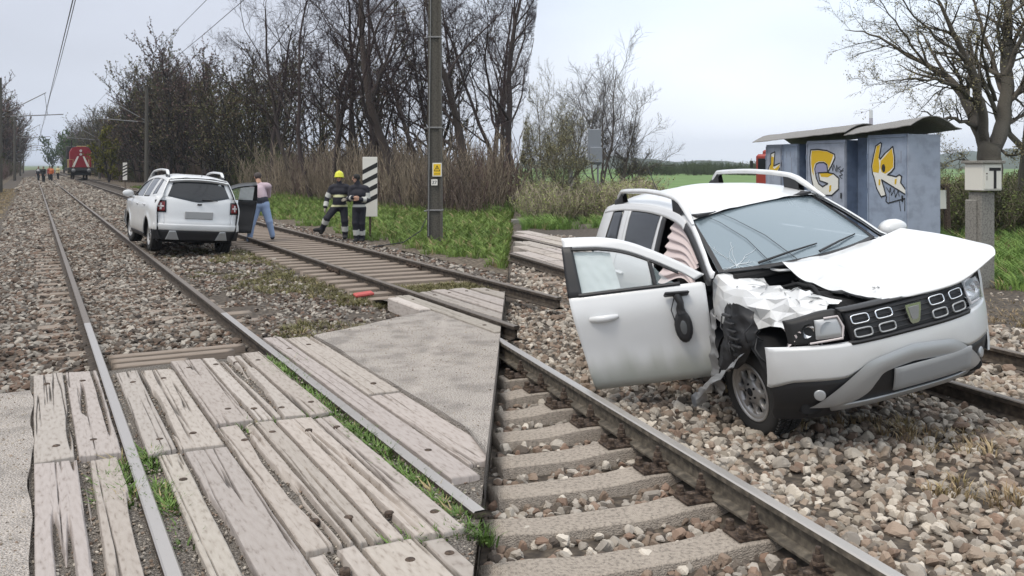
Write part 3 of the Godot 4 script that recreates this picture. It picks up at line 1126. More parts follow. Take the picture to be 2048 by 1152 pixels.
func car_materials() -> void:
	var m := mat("car_white", Color(0.64, 0.65, 0.66), 0.38)
	m.albedo_texture = noise_tex(512, 512, 0.01, [[0.2, Color(0.9, 0.89, 0.86)], [0.5, grey(0.98)], [0.8, grey(1.0)]], 6, FastNoiseLite.TYPE_SIMPLEX, 1.0, 91)
	tri_uv(m, 0.8, false)
	m.clearcoat_enabled = true
	m.clearcoat = 0.8
	m.clearcoat_roughness = 0.08
	m = mat("dirty_white", Color(0.64, 0.65, 0.66), 0.40)
	m.vertex_color_use_as_albedo = true
	m.clearcoat_enabled = true
	m.clearcoat = 0.5
	m.clearcoat_roughness = 0.12
	mat("plastic", Color(0.018, 0.018, 0.02), 0.5)
	mat("rubber", Color(0.022, 0.021, 0.02), 0.85)
	mat("cavity", Color(0.008, 0.008, 0.009), 0.9)
	mat("silver", Color(0.42, 0.43, 0.44), 0.4, 0.5)
	mat("bare_metal", Color(0.30, 0.30, 0.30), 0.55, 0.6)
	mat("chrome", Color(0.75, 0.76, 0.78), 0.15, 1.0)
	mat("alloy", Color(0.40, 0.39, 0.38), 0.4, 0.7)
	mat("dark_glass", Color(0.012, 0.014, 0.017), 0.06, 0.0, 0.5)
	m = mat("pane", Color(0.55, 0.68, 0.70), 0.04)
	m.transparency = BaseMaterial3D.TRANSPARENCY_ALPHA
	m.albedo_color.a = 0.2
	m = mat("windscreen_glass", Color(0.26, 0.33, 0.375), 0.25, 0.3, 0.8)
	m.transparency = BaseMaterial3D.TRANSPARENCY_ALPHA
	m.albedo_color.a = 0.62
	m = mat("lamp_glass", Color(0.7, 0.75, 0.78), 0.05)
	m.transparency = BaseMaterial3D.TRANSPARENCY_ALPHA
	m.albedo_color.a = 0.15
	mat("lens_red", Color(0.16, 0.012, 0.012), 0.15)
	mat("lens_pale", Color(0.55, 0.5, 0.5), 0.2)
	m = mat("airbag", Color(0.62, 0.53, 0.52), 0.9)
	mat("airbag_white", Color(0.62, 0.66, 0.66), 0.85)
	mat("mirror_dark", Color(0.10, 0.105, 0.11), 0.25)
	mat("upholstery", Color(0.03, 0.03, 0.033), 0.85)
	mat("grey_plate", Color(0.30, 0.305, 0.31), 0.6)
	mat("crack_white", Color(0.7, 0.75, 0.78), 0.6)

func wheel(parent: Node3D, u: float, v: float, w: float, steer := 0.0, flip := false) -> void:
	var root := Node3D.new()
	root.name = "wheel"
	parent.add_child(root, true)
	root.position = C(u, v, w)
	root.rotation.y = steer + (PI if flip else 0.0)
	# local x points outwards
	var ax := Transform3D(Basis(Vector3.BACK, -PI / 2), Vector3.ZERO)   # lathe y axis onto +x
	var t := MB.new()
	t.lathe(ax, [Vector2(0.218, 0.0), Vector2(0.232, 0.01), Vector2(0.25, 0.016), Vector2(0.30, 0.022), Vector2(0.325, 0.012), Vector2(0.34, -0.008), Vector2(0.346, -0.03), Vector2(0.348, -0.1), Vector2(0.346, -0.17), Vector2(0.335, -0.195), Vector2(0.30, -0.205), Vector2(0.23, -0.2)], 56)
	for i in 66:
		var an := TAU * i / 66.0
		for k in 4:
			var x: float = [-0.018, -0.072, -0.128, -0.182][k]
			var a2 := an + (0.045 if k % 2 else 0.0)
			var rr := 0.350 if k in [1, 2] else 0.343
			var bs := Basis(Vector3.RIGHT, a2) * Basis(Vector3.UP, 0.25 if k < 2 else -0.25)
			t.box(Transform3D(bs, Vector3(x, 0, 0) + Basis(Vector3.RIGHT, a2) * Vector3(0, rr, 0)), Vector3(0.042, 0.016, 0.022))
	put("tyre", t.mesh(), M.rubber, root)
	var r := MB.new()
	r.lathe(ax, [Vector2(0.228, 0.012), Vector2(0.222, 0.018), Vector2(0.205, 0.008), Vector2(0.195, -0.03), Vector2(0.19, -0.16)], 48)
	# face ring, hub and ten stubby spokes that leave rounded openings
	r.lathe(ax, [Vector2(0.205, 0.006), Vector2(0.19, 0.004), Vector2(0.165, -0.008), Vector2(0.163, -0.03)], 48)
	r.lathe(ax, [Vector2(0.0, 0.012), Vector2(0.045, 0.012), Vector2(0.06, 0.004), Vector2(0.10, -0.004), Vector2(0.102, -0.03)], 32)
	for i in 8:
		var an := TAU * i / 8.0
		var rows := []
		for s in 7:
			var q := s / 6.0
			var rad := lerpf(0.095, 0.172, q)
			var wd := 0.019 + 0.022 * pow(absf(q - 0.5) * 2.0, 2.0)
			var row := []
			for e in [[-1.0, -0.03], [-0.9, 0.0], [-0.5, 0.005], [0.5, 0.005], [0.9, 0.0], [1.0, -0.03]]:
				row.append(Basis(Vector3.RIGHT, an) * Vector3(e[1] - 0.006, rad, e[0] * wd))
			rows.append(row)
		r.grid(rows)
	put("rim", r.mesh(), M.alloy, root)
	var d := MB.new()
	d.lathe(ax, [Vector2(0.0, -0.06), Vector2(0.19, -0.06)], 24)
	d.lathe(ax, [Vector2(0.0, 0.02), Vector2(0.03, 0.019), Vector2(0.034, 0.01)], 16)
	for i in 5:
		var an := TAU * i / 5.0 + 0.3
		d.lathe(Transform3D(ax.basis, Basis(Vector3.RIGHT, an) * Vector3(0.0, 0.057, 0)), [Vector2(0.0, 0.016), Vector2(0.009, 0.014), Vector2(0.01, 0.0)], 6)
	put("brake_disc", d.mesh(), M.cavity, root)

func make_car() -> Node3D:
	var car := thing("car", "", "car")
	var W: Material = M.car_white
	var body := MB.new()
	for sd: float in [-1.0, 1.0]:
		var dark := MB.new()
		var glass := MB.new()
		var blk := MB.new()
		var sill := MB.new()
		# rear door, quarter, strip over the doors, pillars
		side_patch(body, sd, [-2.505, -3.40], [-2.505, -3.385], func(u): return arch_low(u, 0.47), belt, 0.0, 40, 12)
		side_patch(body, sd, [-2.44, -2.575], [-2.49, -2.62], belt, func(u): return drip(u) - 0.02, 0.0, 4, 8)
		side_patch(body, sd, [-2.985, -3.36], [-2.93, -3.24], func(u): return belt(u) - 0.01, func(u): return drip(u) - 0.01, 0.0, 10, 10)
		side_patch(body, sd, [-2.55, -3.05], [-2.6, -2.95], func(u): return belt(u) - 0.01, func(u): return belt(u) + 0.035, 0.001, 8, 2)
		side_patch(body, sd, [-1.06, -3.2], [-1.06, -3.2], func(u): return drip(u) - 0.06, func(u): return drip(u) + 0.004, 0.002, 40, 3)
		side_patch(blk, sd, [-0.36, -1.08], [-0.36, -1.08], func(u): return drip(u) - 0.065, func(u): return drip(u) - 0.012, 0.0, 16, 2)
		side_patch(body, sd, [-0.36, -1.08], [-0.36, -1.08], func(u): return drip(u) - 0.012, func(u): return drip(u) + 0.03, -0.012, 16, 2)
		put("windscreen_pillar", blk.mesh(), M.plastic, car)
		blk = MB.new()
		side_patch(blk, sd, [-1.50, -1.60], [-1.53, -1.60], belt, func(u): return drip(u) - 0.05, -0.006, 3, 8)
		put("pillar_trim", blk.mesh(), M.plastic, car)
		# windows at the back
		side_patch(glass, sd, [-1.60, -2.43], [-1.62, -2.465], func(u): return belt(u) + 0.02, func(u): return drip(u) - 0.07, -0.006, 12, 6)
		put("rear_door_window", glass.mesh(), M.dark_glass, car)
		glass = MB.new()
		side_patch(glass, sd, [-2.60, -2.97], [-2.645, -2.91], func(u): return belt(u) + 0.04, func(u): return drip(u) - 0.075, 0.001, 8, 6)
		put("quarter_window", glass.mesh(), M.dark_glass, car)
		# sill and inner dark shell
		side_patch(sill, sd, [-0.44, -2.27], [-0.44, -2.27], k_(0.235), k_(0.325), 0.0, 20, 3)
		put("sill", sill.mesh(), M.plastic, car)
		side_patch(dark, sd, [-1.53, -3.42], [-1.55, -3.3], func(u): return arch_low(u, 0.28, 0.425), func(u): return belt(u) - 0.02, -0.035, 40, 8)
		for a in [0.0, -2.673]:   # wheel wells
			var rows := []
			for i in 17:
				var an := PI * i / 16.0
				var uu: float = a + cos(an) * 0.425
				var ww := 0.30 + sin(an) * 0.425
				rows.append([C(uu, half_width(uu, ww) * sd - 0.03 * sd, ww), C(uu, 0.5 * sd, ww)])
			var well := MB.new()
			well.grid(rows)
			put("wheel_well", well.mesh(), M.cavity, car)
		put("inner_body", dark.mesh(), M.cavity, car)
	# roof
	var rows := []
	for i in 26:
		var u := lerpf(-1.05, -3.22, i / 25.0)
		var row := []
		for j in 21:
			var s := (j / 20.0) * 2.0 - 1.0
			var hw := half_width(u, drip(u)) + 0.0
			var cu := u + (0.10 * (1.0 - s * s) if i < 4 else 0.0) * (1.0 - i / 4.0)
			row.append(C(cu, hw * s, drip(u) + 0.058 * (1.0 - pow(absf(s), 2.6)) + 0.006 * (1.0 if absf(absf(s) - 0.45) < 0.06 else 0.0)))
		rows.append(row)
	body.grid(rows, false, false)
	# tailgate spoiler edge
	rows = []
	for i in 13:
		var s := i / 12.0 * 2.0 - 1.0
		var v := s * 0.60
		rows.append([C(-3.20, v, 1.545 - 0.05 * s * s), C(-3.29, v * 0.98, 1.53 - 0.05 * s * s), C(-3.30, v * 0.98, 1.515 - 0.05 * s * s), C(-3.22, v * 0.95, 1.47 - 0.05 * s * s)])
	body.grid(rows, false, true)
	put("body", grime(body), M.dirty_white, car)
	# underside
	var un := MB.new()
	un.box(Transform3D(Basis.IDENTITY, C(-1.33, 0, 0.29)), Vector3(1.5, 0.16, 3.9), 0.03)
	un.box(Transform3D(Basis.IDENTITY, C(-2.673, 0, 0.27)), Vector3(1.5, 0.09, 0.1), 0.02)
	un.box(Transform3D(Basis.IDENTITY, C(0.25, -0.1, 0.62)), Vector3(1.28, 0.5, 0.8), 0.05)
	put("underbody", un.mesh(), M.cavity, car)
	# rear doors, with handles
	for sd: float in [-1.0, 1.0]:
		var m := MB.new()
		side_patch(m, sd, [-1.515, -2.50], [-1.535, -2.50], func(u): return arch_low(u, 0.335), belt, 0.0, 36, 12)
		side_patch(m, sd, [-1.575, -1.64], [-1.6, -1.64], belt, func(u): return drip(u) - 0.06, 0.0, 2, 6)
		side_patch(m, sd, [-2.37, -2.445], [-2.42, -2.485], belt, func(u): return drip(u) - 0.06, 0.001, 3, 6)
		var d := put("rear_door", grime(m), M.dirty_white, car)
		var hm := MB.new()
		hm.box(Transform3D(Basis.IDENTITY, C(-2.3, 0.915 * sd, 0.945)), Vector3(0.028, 0.034, 0.2), 0.012)
		put("handle", hm.mesh(), W, d)
	# left front door, fender and glass, undamaged
	var m2 := MB.new()
	side_patch(m2, -1.0, [-0.445, -1.505], [-0.425, -1.525], func(u): return 0.335, func(u): return minf(belt(u), drip(u) - 0.07), 0.0, 30, 12)
	var fd := put("front_door", grime(m2), M.dirty_white, car)
	var hm2 := MB.new()
	hm2.box(Transform3D(Basis.IDENTITY, C(-1.36, -0.918, 0.93)), Vector3(0.028, 0.034, 0.2), 0.012)
	put("handle", hm2.mesh(), W, fd)
	var wg := MB.new()
	side_patch(wg, -1.0, [-0.62, -1.50], [-0.95, -1.52], func(u): return belt(u) + 0.005, func(u): return maxf(drip(u) - 0.06, belt(u) + 0.01), -0.012, 14, 6, 0.0)
	put("window", wg.mesh(), M.dark_glass, fd)
	var m3 := MB.new()
	side_patch(m3, -1.0, [0.62, -0.44], [0.58, -0.42], func(u): return arch_low(u, 0.34), func(u): return 0.985 + 0.05 * smoothstep(0.4, -0.4, u), 0.0, 30, 10)
	put("front_fender", m3.mesh(), W, car)
	# tailgate, rear bumper, lamps
	var tg := MB.new()
	rear_patch(tg, [-0.66, 0.66], [-0.70, 0.70], k_(0.60), func(v): return 1.15 - 0.0 * v, 0.0, 24, 8)
	rear_patch(tg, [-0.72, -0.575], [-0.60, -0.48], k_(1.14), k_(1.50), 0.001, 4, 8)
	rear_patch(tg, [0.575, 0.72], [0.48, 0.60], k_(1.14), k_(1.50), 0.001, 4, 8)
	var tgo := put("tailgate", grime(tg), M.dirty_white, car)
	var rg := MB.new()
	rear_patch(rg, [-0.62, 0.62], [-0.50, 0.50], func(v): return 1.055 + 0.11 * pow(absf(v) / 0.62, 1.3), k_(1.475), 0.006, 24, 8, 0.012)
	var rgo := put("rear_window", rg.mesh(), M.dark_glass, tgo)
	var wp := MB.new()
	wp.tube([C(-3.465, 0.05, 1.12), C(-3.475, 0.2, 1.115), C(-3.46, 0.36, 1.10)], [0.012, 0.016, 0.008], 6)
	put("wiper", wp.mesh(), M.plastic, rgo)
	var st := MB.new()
	st.lathe(Transform3D(Basis(Vector3.RIGHT, -1.25), C(rear_u(0.44, 1.42) - 0.012, 0.42, 1.42)), [Vector2(0, 0.003), Vector2(0.035, 0.003), Vector2(0.035, -0.002)], 14)
	put("sticker", st.mesh(), M.crack_white, rgo)
	var ge := MB.new()
	ge.box(Transform3D(Basis.IDENTITY, C(-3.47, 0.0, 1.015)), Vector3(0.09, 0.03, 0.03), 0.006)
	put("tailgate_emblem", ge.mesh(), M.plastic, tgo)
	var gp := MB.new()
	gp.box(Transform3D(Basis.IDENTITY, C(-3.49, 0.0, 0.79)), Vector3(0.56, 0.15, 0.03), 0.008)
	put("blank_plate", gp.mesh(), M.grey_plate, tgo)
	var rb := MB.new()
	rear_patch(rb, [-0.87, 0.87], [-0.855, 0.855], k_(0.47), k_(0.60), 0.006, 36, 5)
	rear_patch(rb, [-0.85, -0.665], [-0.83, -0.70], k_(0.60), k_(1.14), 0.0, 8, 8)
	rear_patch(rb, [0.665, 0.85], [0.70, 0.83], k_(0.60), k_(1.14), 0.0, 8, 8)
	var rbo := put("rear_bumper", grime(rb), M.dirty_white, car)
	var rl := MB.new()
	rear_patch(rl, [-0.86, 0.86], [-0.87, 0.87], k_(0.27), k_(0.47), 0.0, 30, 5)
	put("bumper_cladding", rl.mesh(), M.plastic, rbo)
	for sd: float in [-1.0, 1.0]:
		side_patch(rl, sd, [-3.08, -3.40], [-3.06, -3.40], k_(0.28), k_(0.47), 0.002, 6, 3)
		var sk := MB.new()
		rear_patch(sk, [minf(0.36 * sd, 0.62 * sd), maxf(0.36 * sd, 0.62 * sd)], [minf(0.44 * sd, 0.56 * sd), maxf(0.44 * sd, 0.56 * sd)], k_(0.275), k_(0.46), 0.012, 6, 5)
		put("skid_plate", sk.mesh(), M.silver, rbo)
		var tl := MB.new()
		var c0 := 0.745 * sd
		rear_patch(tl, [c0 - 0.105, c0 + 0.105], [c0 - 0.1, c0 + 0.1], k_(0.83), k_(1.075), 0.014, 8, 6, 0.03)
		var tlo := put("tail_lamp", tl.mesh(), M.black, car)
		var ln := MB.new()
		rear_patch(ln, [c0 - 0.078, c0 + 0.078], [c0 - 0.074, c0 + 0.074], k_(0.86), k_(1.045), 0.024, 6, 5, 0.012)
		put("lens", ln.mesh(), M.lens_red, tlo)
		var lc := MB.new()
		rear_patch(lc, [c0 - 0.018, c0 + 0.018], [c0 - 0.018, c0 + 0.018], k_(0.885), k_(1.02), 0.031, 3, 4, 0.008)
		rear_patch(lc, [c0 - 0.055, c0 + 0.055], [c0 - 0.055, c0 + 0.055], k_(0.935), k_(0.968), 0.033, 4, 3, 0.008)
		put("lamp_cross", lc.mesh(), M.lens_pale, tlo)
		# roof rails on three feet
		var rr := MB.new()
		var path := []
		var rad := []
		for i in 21:
			var s := i / 20.0
			var u := lerpf(-0.93, -2.95, s)
			var lift := 0.095 * smoothstep(0.0, 0.2, s) * smoothstep(1.0, 0.9, s)
			path.append(C(u, (half_width(u, drip(u)) - 0.035) * sd, drip(u) + 0.035 + lift))
			rad.append(0.034 * (0.4 + 0.6 * smoothstep(0.0, 0.1, s) * smoothstep(1.0, 0.95, s)))
		rr.tube(path, rad, 10, true, 0.72)
		var rro := put("roof_rail", rr.mesh(), W, car)
		for q in [[-1.20, -1.42], [-2.72, -2.98]]:
			var ft := MB.new()
			var fr := []
			for i in 5:
				var u := lerpf(q[0], q[1], i / 4.0)
				var vv := (half_width(u, drip(u)) - 0.035) * sd
				var top := drip(u) + 0.045 + 0.085 * smoothstep(-0.93, -1.33, u) * smoothstep(-2.99, -2.74, u)
				fr.append([C(u, vv - 0.028, drip(u) - 0.0), C(u, vv - 0.022, top), C(u, vv + 0.022, top), C(u, vv + 0.03, drip(u) - 0.01)])
			ft.grid(fr)
			put("rail_foot", ft.mesh(), M.plastic, rro)
	var ant := MB.new()
	ant.lathe(Transform3D(Basis.IDENTITY, C(-2.88, 0.12, 1.575)), [Vector2(0.03, 0.0), Vector2(0.022, 0.025), Vector2(0.0, 0.035)], 10)
	ant.tube([C(-2.88, 0.12, 1.6), C(-3.05, 0.13, 1.92)], [0.006, 0.003], 5)
	put("antenna", ant.mesh(), M.plastic, car)
	car_front(car)
	car_cabin(car)
	wheel(car, 0.0, 0.82, 0.265, 0.10)
	wheel(car, 0.0, -0.80, 0.345, 0.1, true)
	wheel(car, -2.673, 0.80, 0.30)
	wheel(car, -2.673, -0.80, 0.33, 0.0, true)
	return car

func car_cabin(car: Node3D) -> void:
	# windscreen with its black band and cracks
	var ctrl := []
	for i in 5:
		var t := i / 4.0
		var row := []
		for j in 9:
			var s := j / 4.0 - 1.0
			var ub := -0.42 + 0.24 * (1.0 - s * s)
			var ut := -1.10 + 0.10 * (1.0 - s * s)
			var wb := 1.115 - 0.01 * (1.0 - s * s)
			var wt := 1.488 + 0.05 * (1.0 - s * s)
			row.append(C(lerpf(ub, ut, t), lerpf(0.725, 0.605, t) * s, lerpf(wb, wt, t) + 0.03 * t * (1.0 - t) * 4.0 * (1.0 - s * s * 0.6)))
		ctrl.append(row)
	var g := MB.new()
	var gr := net(ctrl, 16, 24)
	g.grid(gr, false, true)
	var ws := put("windscreen", g.mesh(), M.windscreen_glass, car)
	var band := MB.new()
	for k in [0, 16]:
		var b2 := []
		var dk := 1 if k == 0 else -1
		for j in 25:
			b2.append([gr[k][j] + Vector3(0, 0.004, -0.003), (gr[k][j] as Vector3).lerp(gr[k + dk][j], 0.9) + Vector3(0, 0.004, -0.003)])
		band.grid(b2, false, k == 16)
	for j in [0, 24]:
		var b2 := []
		var dj := 1 if j == 0 else -1
		for k in 17:
			b2.append([gr[k][j] + Vector3(0, 0.006, -0.004), (gr[k][j] as Vector3).lerp(gr[k][j + dj], 0.75) + Vector3(0, 0.005, -0.004)])
		band.grid(b2, false, j == 0)
	put("glass_border", band.mesh(), M.plastic, ws)
	var cr := MB.new()
	var r := RandomNumberGenerator.new()
	r.seed = 77
	var on := func(s: float, t: float) -> Vector3:
		var i := clampi(int(t * 16), 0, 15)
		var j := clampi(int(s * 24), 0, 23)
		var p: Vector3 = (gr[i][j] as Vector3).lerp(gr[i][j + 1], s * 24 - j)
		var q: Vector3 = (gr[i + 1][j] as Vector3).lerp(gr[i + 1][j + 1], s * 24 - j)
		return p.lerp(q, t * 16 - i) + Vector3(0, 0.003, -0.002)
	for k in 16:
		var s := 0.90
		var t := 0.10
		var an := r.randf() * TAU
		var path := [on.call(s, t)]
		var rad := [0.0022]
		for q in r.randi_range(4, 8):
			an += r.randf_range(-0.5, 0.5)
			s = clampf(s + cos(an) * 0.02, 0.62, 0.985)
			t = clampf(t + sin(an) * 0.05, 0.02, 0.5)
			path.append(on.call(s, t))
			rad.append(0.0016)
		cr.tube(path, rad, 3, false)
	put("crack", cr.mesh(), M.crack_white, ws)
	var wi := MB.new()
	for e in [[0.80, 0.06, 0.42, 0.16], [0.45, 0.06, 0.12, 0.14]]:
		wi.tube([on.call(e[0], e[1]) + Vector3(0, 0.02, 0), on.call((e[0] + e[2]) * 0.5, e[3] * 0.7) + Vector3(0, 0.03, 0), on.call(e[2], e[3]) + Vector3(0, 0.012, 0)], [0.011, 0.009, 0.006], 5)
	put("wiper", wi.mesh(), M.plastic, ws)
	# long bent wiper arms thrown up over the glass
	var wa := MB.new()
	for e in [[[0.74, 0.05], [0.77, 0.4], [0.84, 0.75], [0.90, 0.97]], [[0.60, 0.04], [0.66, 0.4], [0.75, 0.75], [0.82, 0.99]]]:
		var path := []
		for q in e:
			path.append(on.call(q[0], q[1]) + Vector3(0, 0.012, -0.008))
		wa.tube(path, [0.0035, 0.003, 0.0025, 0.002], 4)
	put("loose_cable", wa.mesh(), M.plastic, ws)
	# cabin
	var d := MB.new()
	d.box(Transform3D(Basis(Vector3.RIGHT, 0.2), C(-0.55, 0, 0.98)), Vector3(1.36, 0.26, 0.42), 0.06)
	d.box(Transform3D(Basis.IDENTITY, C(-1.7, 0, 0.40)), Vector3(1.5, 0.06, 2.6))
	d.box(Transform3D(Basis.IDENTITY, C(-2.1, 0, 1.515)), Vector3(1.12, 0.02, 2.2))
	d.box(Transform3D(Basis.IDENTITY, C(-2.75, 0, 0.9)), Vector3(1.4, 0.9, 0.12), 0.05)
	put("dashboard", d.mesh(), M.upholstery, car)
	for sd: float in [-1.0, 1.0]:
		var s := MB.new()
		s.box(Transform3D(Basis.IDENTITY, C(-1.30, 0.36 * sd, 0.62)), Vector3(0.5, 0.16, 0.52), 0.06)
		s.box(Transform3D(Basis(Vector3.RIGHT, 0.28), C(-1.62, 0.36 * sd, 0.98)), Vector3(0.48, 0.66, 0.14), 0.06)
		s.box(Transform3D(Basis(Vector3.RIGHT, 0.2), C(-1.74, 0.36 * sd, 1.38)), Vector3(0.26, 0.17, 0.09), 0.04)
		put("seat", s.mesh(), M.upholstery, car)
	var sw := MB.new()
	var ring := []
	var rr := []
	for i in 25:
		var an := TAU * i / 24.0
		ring.append(C(-0.92, -0.36, 1.05) + Basis(Vector3.RIGHT, 0.5) * Vector3(cos(an) * 0.18, sin(an) * 0.18, 0))
		rr.append(0.016)
	sw.tube(ring, rr, 6, false)
	sw.box(Transform3D(Basis(Vector3.RIGHT, 0.5), C(-0.91, -0.36, 1.05)), Vector3(0.3, 0.06, 0.03), 0.01)
	put("steering_wheel", sw.mesh(), M.plastic, car)
	var bag := MB.new()
	var rows := []
	for i in 45:
		var t := i / 44.0
		var row := []
		for j in 13:
			var s := j / 12.0
			var u := lerpf(-0.72, -1.46, s)
			var hi := drip(u) - 0.07
			var w := lerpf(hi, 0.98 + 0.05 * sin(s * 5.0), t)
			var v := half_width(u, w) - 0.05 + 0.016 * sin(t * 44.0 + s * 1.5) - 0.02 * s
			row.append(C(u, v, w))
		rows.append(row)
	bag.grid(rows)
	put("curtain_airbag", bag.mesh(), M.airbag, car)
	# opened door on the car's right-hand side, swung on its hinges
	var door := MB.new()
	side_patch(door, 1.0, [-0.445, -1.44], [-0.425, -1.535], func(u): return 0.30, func(u): return minf(belt(u) - 0.01, drip(u) - 0.075), 0.0, 40, 22)
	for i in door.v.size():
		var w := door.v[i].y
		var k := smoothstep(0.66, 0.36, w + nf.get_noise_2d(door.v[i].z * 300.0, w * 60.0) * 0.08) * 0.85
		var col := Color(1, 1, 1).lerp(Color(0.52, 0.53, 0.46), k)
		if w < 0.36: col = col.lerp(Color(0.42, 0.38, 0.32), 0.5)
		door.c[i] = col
	# window frame: an even white band that follows the roof line down to the mirror
	side_patch(door, 1.0, [-0.50, -1.535], [-0.42, -1.545], func(u): return maxf(drip(u) - 0.085, belt(u) - 0.02), func(u): return drip(u) - 0.004, 0.0, 40, 4, 0.04)
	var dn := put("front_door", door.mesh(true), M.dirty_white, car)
	var dt := MB.new()
	side_patch(dt, 1.0, [-1.42, -1.54], [-1.46, -1.55], func(u): return belt(u) - 0.01, func(u): return drip(u) - 0.07, 0.004, 4, 8, 0.03)
	side_patch(dt, 1.0, [-0.62, -1.45], [-0.62, -1.45], func(u): return belt(u) - 0.012, func(u): return belt(u) + 0.012, 0.006, 20, 2, 0.02)
	side_patch(dt, 1.0, [-0.62, -1.47], [-0.62, -1.47], func(u): return maxf(drip(u) - 0.105, belt(u) + 0.006), func(u): return drip(u) - 0.083, 0.003, 30, 2, 0.03)
	side_patch(dt, 1.0, [-0.80, -0.835], [-0.82, -0.855], func(u): return belt(u), func(u): return drip(u) - 0.09, 0.003, 2, 6, 0.02)
	side_patch(dt, 1.0, [-0.455, -1.44], [-0.44, -1.535], k_(0.32), func(u): return minf(belt(u) - 0.02, drip(u) - 0.085), -0.07, 20, 8, -0.04)
	put("door_trim", dt.mesh(), M.plastic, dn)
	var dg := MB.new()
	side_patch(dg, 1.0, [-0.66, -1.44], [-0.84, -1.47], func(u): return belt(u) + 0.008, func(u): return maxf(drip(u) - 0.10, belt(u) + 0.012), -0.008, 20, 8, 0.0)
	put("window", dg.mesh(), M.pane, dn)
	var ab := MB.new()
	var arows := []
	for i in 15:
		var row := []
		for j in 13:
			var u := lerpf(-1.10, -1.435, i / 14.0) - 0.05 * (j / 12.0)
			var w := lerpf(belt(-1.2) + 0.012, drip(u) - 0.12, j / 12.0)
			row.append(C(u, half_width(u, w) - 0.035 + 0.022 * (cel.get_noise_2d(u * 160.0, w * 160.0) + 0.5), w))
		arows.append(row)
	ab.grid(arows, false, true)
	put("airbag_sheet", ab.mesh(), M.airbag_white, dn)
	var dh := MB.new()
	var hp := []
	for i in 9:
		var s := i / 8.0
		hp.append(C(-1.38 + s * 0.23, 0.905 + 0.03 * sin(PI * s), 0.90))
	dh.tube(hp, [0.018, 0.024, 0.026, 0.026, 0.026, 0.026, 0.024, 0.02, 0.014], 10, true, 1.1)
	put("handle", dh.mesh(), M.car_white, dn)
	var dr := MB.new()
	dr.lathe(Transform3D(Basis(Vector3.BACK, -PI / 2).scaled(Vector3(1, 0.55, 1.1)), C(-1.27, 0.884, 0.885)), [Vector2(0.125, 0.02), Vector2(0.11, 0.012), Vector2(0.0, 0.004)], 20)
	# mirror torn off and hanging by its cable
	var mi := MB.new()
	mi.box(Transform3D(Basis(Vector3.BACK, 0.5) * Basis(Vector3.UP, 0.2), C(-0.66, 0.925, 1.02)), Vector3(0.08, 0.025, 0.2), 0.01)
	mi.tube([C(-0.66, 0.93, 1.01), C(-0.64, 0.96, 0.95), C(-0.65, 0.94, 0.90), C(-0.645, 0.945, 0.86)], [0.035, 0.028, 0.034, 0.04], 7)
	mi.lathe(Transform3D(Basis(Vector3.BACK, -PI / 2) * Basis(Vector3.UP, 0.0).scaled(Vector3(1.75, 1, 0.95)), C(-0.645, 0.93, 0.755)), [Vector2(0.0, 0.035), Vector2(0.05, 0.036), Vector2(0.068, 0.03), Vector2(0.076, 0.01), Vector2(0.07, -0.01)], 18)
	mi.tube([C(-0.68, 0.94, 1.0), C(-0.72, 0.95, 0.9), C(-0.70, 0.945, 0.78)], [0.005, 0.005, 0.005], 5)
	var mo := put("torn_mirror", mi.mesh(), M.plastic, dn)
	var mg := MB.new()
	mg.lathe(Transform3D(Basis(Vector3.BACK, -PI / 2) * Basis.IDENTITY.scaled(Vector3(1.75, 1, 0.8)), C(-0.645, 0.93, 0.752)), [Vector2(0.0, 0.042), Vector2(0.03, 0.041), Vector2(0.034, 0.034)], 16)
	put("mirror_glass", mg.mesh(), M.mirror_dark, mo)
	var piv := C(-0.43, 0.86, 0.0)
	var bs := Basis(Vector3.UP, deg_to_rad(DOOR_ANGLE))
	dn.transform = Transform3D(bs, piv - bs * piv)
	# surviving mirror on the other side
	var lm := MB.new()
	lm.lathe(Transform3D(Basis(Vector3.RIGHT, -PI / 2) * Basis.IDENTITY.scaled(Vector3(1.3, 1, 0.85)), C(-0.56, -1.0, 1.13)), [Vector2(0.0, 0.10), Vector2(0.05, 0.095), Vector2(0.085, 0.06), Vector2(0.095, 0.02), Vector2(0.09, -0.03), Vector2(0.0, -0.032)], 20)
	lm.tube([C(-0.55, -0.92, 1.08), C(-0.56, -0.84, 1.04)], [0.03, 0.035], 8)
	put("wing_mirror", lm.mesh(), M.car_white, car)

const DOOR_ANGLE := 66.0

